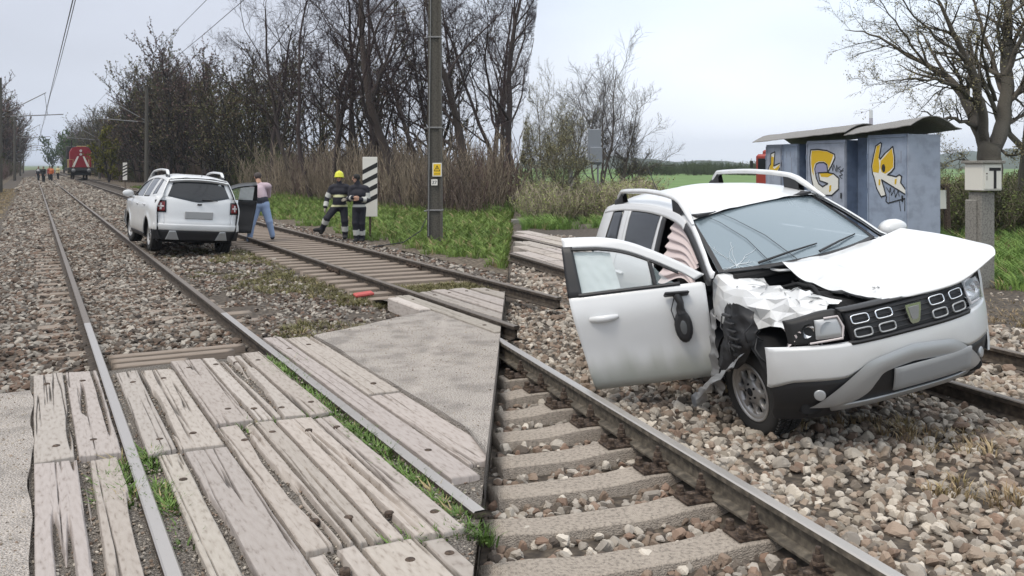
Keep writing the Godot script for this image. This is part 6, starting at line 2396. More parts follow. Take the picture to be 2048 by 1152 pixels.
func make_cabin() -> void:
	var m := mat("cabin_blue", Color(0.30, 0.355, 0.46), 0.7)
	m.albedo_texture = noise_tex(512, 512, 0.012, [[0.2, grey(0.75)], [0.5, grey(0.93)], [0.8, grey(1.0)]], 5, FastNoiseLite.TYPE_SIMPLEX, 1.0, 81)
	tri_uv(m, 0.4)
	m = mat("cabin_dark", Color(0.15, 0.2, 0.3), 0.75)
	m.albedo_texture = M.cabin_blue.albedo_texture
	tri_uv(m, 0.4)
	m = mat("cabin_grey", Color(0.35, 0.385, 0.47), 0.7)
	m.albedo_texture = M.cabin_blue.albedo_texture
	tri_uv(m, 0.4)
	m = mat("roof_sheet", Color(0.25, 0.243, 0.235), 0.9)
	m.albedo_texture = M.concrete.albedo_texture
	tri_uv(m, 0.6)
	mat("stain", Color(0.2, 0.19, 0.2), 0.9)
	mat("paint_yellow", Color(0.62, 0.40, 0.015), 0.6)
	mat("paint_white", Color(0.74, 0.73, 0.68), 0.6)
	mat("paint_black", Color(0.02, 0.02, 0.022), 0.6)
	mat("paint_violet", Color(0.28, 0.28, 0.42), 0.7)
	var p0 := V(8.79, 0, 20.0)
	var p1 := V(7.055, 0, 25.0)
	var dir := (p1 - p0).normalized()
	var nrm := Vector3(dir.z, 0, -dir.x)      # towards the track
	if nrm.dot(p0) > 0: nrm = -nrm
	var bas := Basis(-dir, Vector3.UP, nrm)       # x runs along the front towards the near corner, z out of the front
	var o := thing("cabin", "low blue-grey metal cabin with yellow graffiti and sagging sheet roof behind the wreck", "cabin")
	o.transform = Transform3D(bas, p0)
	var X := func(px: float) -> float: return -on_wall(px, 330, p0, dir).x
	var H := func(px: float, py: float) -> Vector2:
		var q := on_wall(px, py, p0, dir)
		return Vector2(-q.x, q.y)
	# wall bays: projecting doors and set-back dark panels
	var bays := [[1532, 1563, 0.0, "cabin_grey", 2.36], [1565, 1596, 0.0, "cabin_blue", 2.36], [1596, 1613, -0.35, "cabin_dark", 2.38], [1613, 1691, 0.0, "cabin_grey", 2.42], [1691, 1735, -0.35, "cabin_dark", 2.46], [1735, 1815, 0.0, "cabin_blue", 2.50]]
	for e in bays:
		var x0: float = X.call(e[0])
		var x1: float = X.call(e[1])
		var w := MB.new()
		w.box(Transform3D(Basis.IDENTITY, Vector3((x0 + x1) * 0.5, e[4] * 0.5 - 0.2, e[2] - 0.03)), Vector3(x1 - x0 - 0.012, e[4] + 0.4, 0.06), 0.008)
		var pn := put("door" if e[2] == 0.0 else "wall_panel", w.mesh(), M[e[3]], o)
		if e[2] == 0.0:
			var fm := MB.new()
			for s in [x0 + 0.03, x1 - 0.03]:
				fm.box(Transform3D(Basis.IDENTITY, Vector3(s, e[4] * 0.5 - 0.15, 0.012)), Vector3(0.03, e[4] + 0.2, 0.02), 0.004)
			fm.box(Transform3D(Basis.IDENTITY, Vector3((x0 + x1) * 0.5, e[4] - 0.06, 0.012)), Vector3(x1 - x0 - 0.1, 0.03, 0.02), 0.004)
			put("door_frame", fm.mesh(), M[e[3]], pn)
			var cheek := MB.new()
			for s in [x0, x1]:
				cheek.box(Transform3D(Basis.IDENTITY, Vector3(s + (0.03 if s == x0 else -0.03), e[4] * 0.5 - 0.2, -0.25)), Vector3(0.04, e[4] + 0.38, 0.38), 0.004)
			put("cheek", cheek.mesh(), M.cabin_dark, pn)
			var hk := MB.new()
			hk.box(Transform3D(Basis.IDENTITY, Vector3(x1 - 0.14, 1.05, 0.02)), Vector3(0.03, 0.14, 0.03), 0.006)
			put("hasp", hk.mesh(), M.matt_black, pn)
			for y in [0.35, 1.2, 2.0]:
				var hg := MB.new()
				hg.tube([Vector3(x0 + 0.02, y - 0.06, 0.026), Vector3(x0 + 0.02, y + 0.06, 0.026)], [0.014, 0.014], 8)
				put("hinge", hg.mesh(), M.cabin_dark, pn)
			var dr := MB.new()
			var rd := RandomNumberGenerator.new()
			rd.seed = int(e[0])
			for q in 7:
				var sx := rd.randf_range(x0 + 0.06, x1 - 0.06)
				var sy := rd.randf_range(0.9, 2.1)
				dr.box(Transform3D(Basis.IDENTITY, Vector3(sx, sy, 0.0012)), Vector3(rd.randf_range(0.006, 0.014), rd.randf_range(0.1, 0.5), 0.002))
			put("rust_stain", dr.mesh(), M.stain, pn)
	var ew := MB.new()
	ew.box(Transform3D(Basis.IDENTITY, Vector3(-0.02, 1.1, -0.46)), Vector3(0.06, 2.78, 0.92), 0.008)
	put("end_wall", ew.mesh(), M.cabin_grey, o)
	var bw := MB.new()
	var xl: float = X.call(1532)
	bw.box(Transform3D(Basis.IDENTITY, Vector3(xl * 0.5, 1.0, -0.94)), Vector3(-xl - 0.1, 2.6, 0.06), 0.008)
	bw.box(Transform3D(Basis.IDENTITY, Vector3(xl + 0.03, 1.0, -0.48)), Vector3(0.06, 2.6, 0.84), 0.008)
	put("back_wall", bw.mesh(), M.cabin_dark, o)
	# two roof sheets, thin and warped
	for e in [[xl - 0.35, X.call(1697) + 0.1, 2.44, 2.60, 0.0], [X.call(1700), 0.30, 2.50, 2.66, 0.02]]:
		var rows := []
		var under := []
		for i in 25:
			var s := i / 24.0
			var x := lerpf(e[0], e[1], s)
			var row := []
			var row2 := []
			for j in 9:
				var t := j / 8.0
				var z := lerpf(0.2, -1.25, t)
				var y := lerpf(e[2], e[3], s) + 0.24 * sin(PI * clampf(t * 1.1, 0, 1)) - 0.06 * t + 0.006 * nf.get_noise_2d(x * 90.0, t * 20.0) * 2.0
				row.append(Vector3(x + 0.02 * nf.get_noise_1d(z * 80.0), y + e[4], z + 0.03 * nf.get_noise_1d(x * 120.0)))
				row2.append(row[-1] - Vector3(0, 0.018, 0))
			rows.append(row)
			under.append(row2)
		var rm := MB.new()
		rm.grid(rows)
		rm.grid(under, false, true)
		rm.grid([rows[0], under[0]])
		rm.grid([rows[24], under[24]])
		var fr := []
		var fr2 := []
		var bk := []
		var bk2 := []
		for i in 25:
			fr.append(rows[i][0])
			fr2.append(under[i][0])
			bk.append(rows[i][8])
			bk2.append(under[i][8])
		rm.grid([fr, fr2])
		rm.grid([bk, bk2])
		put("roof_sheet", rm.mesh(), M.roof_sheet, o)
	# spray-painted letters: outline, fill and inner shine as thin coats of paint
	var paint := func(pts: Array, mt: Material, z: float) -> void:
		var poly := PackedVector2Array()
		for q in pts:
			poly.append(H.call(1500.0 + q[0] / 5.12, 250.0 + q[1] / 5.12))
		var pm := MB.new()
		pm.prism(poly, Transform3D(Basis.IDENTITY, Vector3(0, 0, z)), 0.002)
		put("graffiti", pm.mesh(), mt, o)
	var line := func(pts: Array, wd: float, z: float, mt: Material) -> void:
		var pm := MB.new()
		for i in pts.size() - 1:
			var a: Vector2 = H.call(1500.0 + pts[i][0] / 5.12, 250.0 + pts[i][1] / 5.12)
			var c: Vector2 = H.call(1500.0 + pts[i + 1][0] / 5.12, 250.0 + pts[i + 1][1] / 5.12)
			var dd := (c - a).normalized()
			var q := dd.orthogonal() * wd
			a -= dd * wd * 0.5
			c += dd * wd * 0.5
			pm.prism(PackedVector2Array([a - q, c - q, c + q, a + q]), Transform3D(Basis.IDENTITY, Vector3(0, 0, z)), 0.002)
		put("graffiti_outline", pm.mesh(), mt, o)
	var G := [[625, 255], [700, 250], [790, 262], [868, 300], [872, 335], [845, 400], [800, 480], [795, 440], [790, 405], [760, 385], [710, 385], [680, 400], [665, 450], [680, 540], [705, 600], [745, 632], [800, 600], [760, 585], [715, 570], [705, 490], [790, 485], [860, 500], [912, 545], [910, 655], [840, 720], [760, 720], [700, 690], [650, 630], [630, 540], [618, 420], [615, 330]]
	paint.call(G, M.paint_white, 0.003)
	paint.call([[635, 265], [700, 260], [790, 272], [855, 305], [845, 345], [805, 450], [800, 405], [765, 375], [705, 372], [665, 395], [652, 450], [655, 520], [640, 480], [628, 400], [628, 320]], M.paint_yellow, 0.0055)
	paint.call([[715, 495], [790, 490], [850, 505], [800, 535], [730, 530]], M.paint_yellow, 0.0055)
	paint.call([[815, 620], [835, 615], [832, 670], [812, 690]], M.paint_yellow, 0.0055)
	line.call(G + [G[0]], 0.017, 0.008, M.paint_black)
	paint.call([[668, 420], [700, 395], [760, 392], [785, 420], [790, 478], [700, 484], [672, 500]], M.paint_violet, 0.0062)
	line.call([[838, 400], [850, 470], [860, 405], [885, 480], [890, 410], [905, 480]], 0.008, 0.008, M.paint_black)
	line.call([[930, 425], [905, 440], [935, 470], [965, 440]], 0.008, 0.0082, M.paint_black)
	line.call([[965, 465], [920, 480], [950, 510], [915, 520], [945, 550]], 0.008, 0.0084, M.paint_black)
	var R := [[1340, 180], [1350, 190], [1325, 330], [1335, 350], [1385, 290], [1465, 220], [1482, 330], [1480, 440], [1450, 480], [1410, 510], [1440, 515], [1500, 530], [1530, 510], [1555, 525], [1545, 590], [1600, 665], [1600, 715], [1350, 560], [1395, 720], [1345, 735], [1300, 650], [1270, 530], [1258, 500], [1248, 420], [1265, 330], [1290, 215]]
	paint.call(R, M.paint_white, 0.003)
	paint.call([[1335, 200], [1318, 330], [1328, 440], [1318, 490], [1262, 480], [1256, 420], [1275, 330], [1300, 220]], M.paint_yellow, 0.0055)
	paint.call([[1340, 370], [1455, 240], [1470, 330], [1468, 430], [1430, 470], [1385, 500], [1350, 480], [1335, 430]], M.paint_yellow, 0.0055)
	paint.call([[1355, 410], [1375, 398], [1388, 430], [1385, 475], [1365, 485], [1350, 450]], M.paint_black, 0.0075)
	paint.call([[1320, 555], [1338, 560], [1335, 620], [1318, 615]], M.paint_yellow, 0.0055)
	paint.call([[1485, 555], [1505, 550], [1500, 605], [1482, 610]], M.paint_yellow, 0.0055)
	line.call(R + [R[0]], 0.015, 0.008, M.paint_black)
	line.call([[1400, 640], [1430, 690], [1440, 640], [1450, 720], [1480, 660], [1490, 740], [1520, 670], [1530, 730]], 0.008, 0.0085, M.paint_black)
	line.call([[1400, 730], [1395, 780], [1415, 800], [1590, 752], [1588, 880]], 0.013, 0.0088, M.paint_black)
	line.call([[1530, 770], [1545, 880]], 0.008, 0.0086, M.paint_black)
	var K := [[215, 295], [258, 275], [245, 420], [320, 385], [318, 420], [285, 480], [230, 480], [185, 470], [200, 420], [215, 400]]
	paint.call(K, M.paint_white, 0.003)
	paint.call([[222, 320], [245, 330], [238, 440], [255, 450], [310, 400], [300, 440], [270, 478], [200, 470]], M.paint_yellow, 0.0055)
	line.call(K + [K[0]], 0.016, 0.008, M.paint_black)

func make_posts() -> void:
	mat("box_white", Color(0.66, 0.645, 0.58), 0.7)
	var p := at(1964, 330, 14.0)
	p.y = -0.3
	var o := thing("telephone_box", "white metal box marked T on a square concrete post in the grass", "trackside telephone", p, 0.28)
	var c := MB.new()
	c.box(Transform3D(Basis.IDENTITY, Vector3(-0.01, 0.8, 0)), Vector3(0.27, 1.75, 0.26), 0.015)
	put("post", c.mesh(), M.grey_concrete, o)
	var c2 := MB.new()
	c2.box(Transform3D(Basis.IDENTITY, Vector3(-0.05, 0.76, -0.05)), Vector3(0.27, 1.6, 0.22), 0.015)
	put("rear_post", c2.mesh(), M.grey_concrete, o)
	var b := MB.new()
	b.box(Transform3D(Basis.IDENTITY, Vector3(-0.01, 1.915, 0.03)), Vector3(0.37, 0.42, 0.36), 0.01)
	var bo := put("box", b.mesh(), M.box_white, o)
	var l := MB.new()
	l.box(Transform3D(Basis.IDENTITY, Vector3(-0.01, 2.145, 0.03)), Vector3(0.45, 0.045, 0.44), 0.008)
	put("lid", l.mesh(), M.grey_concrete, bo)
	var d := MB.new()
	d.box(Transform3D(Basis.IDENTITY, Vector3(0.0, 1.915, 0.214)), Vector3(0.32, 0.37, 0.012), 0.003)
	var dd := put("door", d.mesh(), M.box_white, bo)
	var t := MB.new()
	t.box(Transform3D(Basis.IDENTITY, Vector3(0.035, 2.035, 0.222)), Vector3(0.215, 0.048, 0.003))
	t.box(Transform3D(Basis.IDENTITY, Vector3(0.035, 1.875, 0.222)), Vector3(0.05, 0.272, 0.003))
	put("letter", t.mesh(), M.matt_black, dd)
	var k := MB.new()
	k.lathe(Transform3D(Basis(Vector3.RIGHT, PI / 2), Vector3(-0.12, 1.97, 0.22)), [Vector2(0.011, 0.0), Vector2(0.01, 0.008), Vector2(0, 0.009)], 10)
	put("lock", k.mesh(), M.rust, dd)
	var rs := MB.new()
	rs.box(Transform3D(Basis.IDENTITY, Vector3(-0.118, 1.90, 0.2212)), Vector3(0.010, 0.07, 0.002))
	put("rust_stain", rs.mesh(), M.rust, dd)
	# leaning white plate and old stump behind the cabin
	p = at(1878, 330, 23.0)
	p.y = -0.2
	o = thing("notice_plate", "blank white plate on a dark weathered post between the cabin and the box", "sign", p, 0.1)
	var q := MB.new()
	q.box(Transform3D(Basis.IDENTITY, Vector3(0.0, 1.12, 0.05)), Vector3(0.34, 0.48, 0.02), 0.005)
	put("plate", q.mesh(), M.box_white, o)
	q = MB.new()
	q.box(Transform3D(Basis(Vector3.BACK, 0.05), Vector3(0.22, 0.7, 0)), Vector3(0.14, 1.5, 0.12), 0.02)
	q.box(Transform3D(Basis(Vector3.BACK, 0.08), Vector3(0.0, 1.45, 0)), Vector3(0.6, 0.1, 0.1), 0.02)
	put("post", q.mesh(), M.rust, o)
	# back of the crossing signal board, and a leaning grey board
	p = at(1188, 330, 36.0)
	p.y = -0.2
	o = thing("signal_board", "grey back of a crossing signal board on a thin post among the bare trees", "crossing signal", p, 0.2)
	q = MB.new()
	q.tube([Vector3(0.16, 0, 0), Vector3(0.16, 3.0, 0)], [0.04, 0.04], 8)
	put("post", q.mesh(), M.galvanised, o)
	q = MB.new()
	q.box(Transform3D(Basis.IDENTITY, Vector3(0.0, 2.72, 0.05)), Vector3(0.55, 1.42, 0.06), 0.02)
	q.box(Transform3D(Basis.IDENTITY, Vector3(0.05, 2.4, 0.1)), Vector3(0.5, 0.62, 0.14), 0.02)
	put("board", q.mesh(), M.signal_grey, o)
	p = at(1140, 330, 38.0)
	p.y = -0.2
	o = thing("barrier_arm", "narrow grey barrier end raised upright beside the signal board", "barrier", p, 0.2)
	q = MB.new()
	q.box(Transform3D(Basis(Vector3.BACK, 0.03), Vector3(0.0, 2.2, 0)), Vector3(0.2, 3.4, 0.08), 0.02)
	put("arm", q.mesh(), M.signal_grey, o)
	q = MB.new()
	q.box(Transform3D(Basis.IDENTITY, Vector3(0, 0.4, 0)), Vector3(0.35, 0.9, 0.35), 0.03)
	put("pedestal", q.mesh(), M.galvanised, o)
	# far chimney
	o = thing("chimney", "tall far chimney with red and white bands above the cabin roof", "chimney", at(1742, 331, 1400.0))
	for i in 7:
		var y0 := i * 12.3
		q = MB.new()
		q.lathe(Transform3D.IDENTITY, [Vector2(3.2 - y0 * 0.006, y0), Vector2(3.2 - (y0 + 12.3) * 0.006, y0 + 12.3)], 16)
		put("band", q.mesh(), M.box_white if i % 2 == 0 else M.chimney_band, o)
	# red lorry parked behind the cabin
	var R := at(1552, 330, 58.0)
	R.y = -0.15
	o = thing("lorry", "red lorry cab showing past the end of the blue cabin", "lorry", R, -0.5)
	q = MB.new()
	q.box(Transform3D(Basis.IDENTITY, Vector3(0, 1.55, -0.2)), Vector3(2.3, 2.2, 1.7), 0.14)
	put("cab", q.mesh(), M.lorry_red, o)
	q = MB.new()
	q.box(Transform3D(Basis.IDENTITY, Vector3(0, 1.95, 0.655)), Vector3(2.0, 0.85, 0.02), 0.01)
	put("windscreen", q.mesh(), M.dark_glass, o)
	q = MB.new()
	q.box(Transform3D(Basis.IDENTITY, Vector3(0, 1.7, -4.0)), Vector3(2.4, 2.5, 5.2), 0.1)
	put("body", q.mesh(), M.lorry_red, o)
	for s: float in [-1.0, 1.0]:
		q = MB.new()
		q.box(Transform3D(Basis.IDENTITY, Vector3(s * 1.16, 1.95, 0.0)), Vector3(0.02, 0.75, 0.9), 0.008)
		put("window", q.mesh(), M.dark_glass, o)
		q = MB.new()
		q.box(Transform3D(Basis.IDENTITY, Vector3(s * 1.42, 2.0, 0.6)), Vector3(0.2, 0.45, 0.1), 0.03)
		put("mirror", q.mesh(), M.matt_black, o)
		for z in [0.0, -4.8]:
			q = MB.new()
			q.lathe(Transform3D(Basis(Vector3.BACK, -PI / 2), Vector3(s * 1.05, 0.5, z)), [Vector2(0, 0.15), Vector2(0.45, 0.15), Vector2(0.5, 0.1), Vector2(0.5, -0.1), Vector2(0, -0.12)], 20)
			put("wheel", q.mesh(), M.rubber, o)
	# concrete trough by the far crossing
	q = MB.new()
	q.box(Transform3D(Basis(Vector3.UP, 0.2), at(1042, 446, 30.0) + Vector3(0, 0.03, 0)), Vector3(0.6, 0.2, 0.4), 0.02)
	tag(put("concrete_block", q.mesh(), M.grey_concrete), "dark concrete block lying at the end of the far crossing boards", "block")
# ---------------------------------------------------------------- people
class Flesh:
	# joins tapered capsules into one skin: distances on a grid, smooth minimum, surface nets
	var bones := []
	func bone(a: Vector3, b: Vector3, ra: float, rb: float, col: Color) -> void:
		bones.append([a, b, ra, rb, col])
	func build(m: MB, cell: float, k := 0.025) -> void:
		var val := {}
		var col := {}
		var best := {}
		for q in bones:
			var a: Vector3 = q[0]
			var ab: Vector3 = q[1] - a
			var ra: float = q[2]
			var rb: float = q[3]
			var ext := maxf(ra, rb) + maxf(k, cell) * 1.6
			var lo := Vector3(minf(a.x, q[1].x), minf(a.y, q[1].y), minf(a.z, q[1].z)) - Vector3.ONE * ext
			var hi := Vector3(maxf(a.x, q[1].x), maxf(a.y, q[1].y), maxf(a.z, q[1].z)) + Vector3.ONE * ext
			var l2 := maxf(ab.length_squared(), 1e-9)
			for i in range(floori(lo.x / cell), ceili(hi.x / cell) + 1):
				for j in range(floori(lo.y / cell), ceili(hi.y / cell) + 1):
					for l in range(floori(lo.z / cell), ceili(hi.z / cell) + 1):
						var p := Vector3(i, j, l) * cell - a
						var t := clampf(p.dot(ab) / l2, 0.0, 1.0)
						var d := (p - ab * t).length() - lerpf(ra, rb, t)
						if d > ext: continue
						var key := Vector3i(i, j, l)
						var o: float = val.get(key, 1.0)
						if d < best.get(key, 9.0):
							best[key] = d
							col[key] = q[4]
						var h := maxf(k - absf(o - d), 0.0) / k
						val[key] = minf(o, d) - h * h * k * 0.25
		var vert := {}
		var base_col := []
		var corners := [Vector3i(0, 0, 0), Vector3i(1, 0, 0), Vector3i(0, 1, 0), Vector3i(1, 1, 0), Vector3i(0, 0, 1), Vector3i(1, 0, 1), Vector3i(0, 1, 1), Vector3i(1, 1, 1)]
		var edges := [[0, 1], [2, 3], [4, 5], [6, 7], [0, 2], [1, 3], [4, 6], [5, 7], [0, 4], [1, 5], [2, 6], [3, 7]]
		for key: Vector3i in val:
			if absf(val[key]) > cell * 2.2: continue
			var cv := []
			var inside := 0
			for c: Vector3i in corners:
				var x: float = val.get(key + c, 0.05)
				cv.append(x)
				if x < 0.0: inside += 1
			if inside == 0 or inside == 8: continue
			var s := Vector3.ZERO
			var n := 0
			for e in edges:
				var x: float = cv[e[0]]
				var y: float = cv[e[1]]
				if (x < 0.0) != (y < 0.0):
					var f := x / (x - y)
					s += Vector3(corners[e[0]]).lerp(Vector3(corners[e[1]]), f)
					n += 1
			var g := Vector3(cv[1] + cv[3] + cv[5] + cv[7] - cv[0] - cv[2] - cv[4] - cv[6], cv[2] + cv[3] + cv[6] + cv[7] - cv[0] - cv[1] - cv[4] - cv[5], cv[4] + cv[5] + cv[6] + cv[7] - cv[0] - cv[1] - cv[2] - cv[3])
			vert[key] = m.v.size()
			m.v.append((Vector3(key) + s / n) * cell)
			m.n.append(g.normalized())
			m.uv.append(Vector2.ZERO)
			var bk := key
			for c: Vector3i in corners:
				if best.get(key + c, 9.0) < best.get(bk, 9.0): bk = key + c
			m.c.append(col.get(bk, Color.WHITE))
		var axes := [[Vector3i(1, 0, 0), Vector3i(0, 1, 0), Vector3i(0, 0, 1)], [Vector3i(0, 1, 0), Vector3i(0, 0, 1), Vector3i(1, 0, 0)], [Vector3i(0, 0, 1), Vector3i(1, 0, 0), Vector3i(0, 1, 0)]]
		for key: Vector3i in val:
			var x: float = val[key]
			for ax in axes:
				var y: float = val.get(key + ax[0], 0.05)
				if (x < 0.0) == (y < 0.0): continue
				var a: int = vert.get(key, -1)
				var b: int = vert.get(key - ax[1], -1)
				var c: int = vert.get(key - ax[1] - ax[2], -1)
				var d: int = vert.get(key - ax[2], -1)
				if a < 0 or b < 0 or c < 0 or d < 0: continue
				if x < 0.0:
					m.idx.append_array(PackedInt32Array([a, c, b, a, d, c]))
				else:
					m.idx.append_array(PackedInt32Array([a, b, c, a, c, d]))

func face_and_hands(m: MB, head: Vector3, look: Vector3, sz: float, skin: Color, hair: Color, hood: bool, hands: Array) -> void:
	# head on its own fine grid: skull, jaw, nose, brow, ears, eyes, mouth
	var f := look.normalized()
	var rt := f.cross(Vector3.UP).normalized()
	var u := rt.cross(f).normalized()
	var h := Flesh.new()
	var P := func(x: float, y: float, z: float) -> Vector3: return head + (rt * x + u * y + f * z) * sz
	h.bone(P.call(0, 0.035, -0.012), P.call(0, 0.045, 0.012), 0.086 * sz, 0.082 * sz, hair if not hood else hair)
	h.bone(P.call(0, 0.0, 0.03), P.call(0, -0.06, 0.045), 0.066 * sz, 0.046 * sz, skin)
	h.bone(P.call(0, 0.03, 0.045), P.call(0, 0.045, 0.045), 0.058 * sz, 0.052 * sz, skin)
	h.bone(P.call(0, 0.01, 0.098), P.call(0, -0.02, 0.108), 0.010 * sz, 0.014 * sz, skin)
	for s: float in [-1.0, 1.0]:
		h.bone(P.call(0.03 * s, 0.008, 0.088), P.call(0.034 * s, 0.008, 0.088), 0.011 * sz, 0.010 * sz, Color(0.05, 0.035, 0.03))
		h.bone(P.call(0.015 * s, 0.026, 0.095), P.call(0.045 * s, 0.024, 0.084), 0.008 * sz, 0.006 * sz, hair)
		h.bone(P.call(0.078 * s, 0.012, 0.0), P.call(0.08 * s, -0.02, 0.0), 0.012 * sz, 0.010 * sz, skin if not hood else hair)
	h.bone(P.call(-0.02, -0.052, 0.088), P.call(0.02, -0.052, 0.088), 0.007 * sz, 0.007 * sz, Color(0.3, 0.12, 0.1))
	h.bone(P.call(0, -0.08, -0.005), P.call(0, -0.15, -0.012), 0.052 * sz, 0.058 * sz, hair if hood else skin)
	h.build(m, 0.0075, 0.012)
	for q in hands:
		# q: wrist, direction of the fingers, palm normal, glove colour
		var w: Vector3 = q[0]
		var d: Vector3 = (q[1] as Vector3).normalized()
		var nn: Vector3 = (q[2] as Vector3 - d * d.dot(q[2])).normalized()
		var sd := d.cross(nn)
		var c: Color = q[3]
		var hd := Flesh.new()
		hd.bone(w, w + d * 0.05, 0.026, 0.03, c)
		for k in 4:
			var o := (k - 1.5) * 0.02
			var base := w + d * 0.08 + sd * o
			hd.bone(w + d * 0.03 + sd * o * 0.7, base, 0.017, 0.014, c)
			var ln: float = [0.036, 0.042, 0.039, 0.03][k]
			var mid := base + (d * 0.85 + nn * 0.5).normalized() * ln
			hd.bone(base, mid, 0.0105, 0.0095, c)
			hd.bone(mid, mid + (d * 0.4 + nn * 0.9).normalized() * ln * 0.85, 0.0095, 0.0085, c)
		var tb := w + d * 0.028 - sd * 0.03
		hd.bone(tb, tb + (d * 0.7 - sd * 0.6 + nn * 0.35).normalized() * 0.042, 0.014, 0.0115, c)
		hd.bone(tb + (d * 0.7 - sd * 0.6 + nn * 0.35).normalized() * 0.042, tb + (d * 0.7 - sd * 0.6 + nn * 0.35).normalized() * 0.042 + (d + nn * 0.5).normalized() * 0.03, 0.0115, 0.009, c)
		hd.build(m, 0.006, 0.008)

func banded(fl: Flesh, a: Vector3, b: Vector3, ra: float, rb: float, cloth: Color, bands: Array) -> void:
	# a sleeve or trouser leg with reflective bands: [from, to, colour]
	var cuts := [0.0]
	for q in bands:
		cuts.append(q[0])
		cuts.append(q[1])
	cuts.append(1.0)
	for i in cuts.size() - 1:
		var c: Color = cloth if i % 2 == 0 else bands[i / 2][2]
		var e := 0.0 if i % 2 == 0 else 0.004
		if cuts[i + 1] - cuts[i] < 0.005: continue
		fl.bone(a.lerp(b, cuts[i]), a.lerp(b, cuts[i + 1]), lerpf(ra, rb, cuts[i]) + e, lerpf(ra, rb, cuts[i + 1]) + e, c)

func belts(m: MB, cx: float, half: float, bands: Array) -> void:
	# reflective belts round the jacket
	for i in m.v.size():
		var p := m.v[i]
		if absf(p.x - cx) > half: continue
		for q in bands:
			if p.y > q[0] and p.y < q[1]: m.c[i] = q[2]

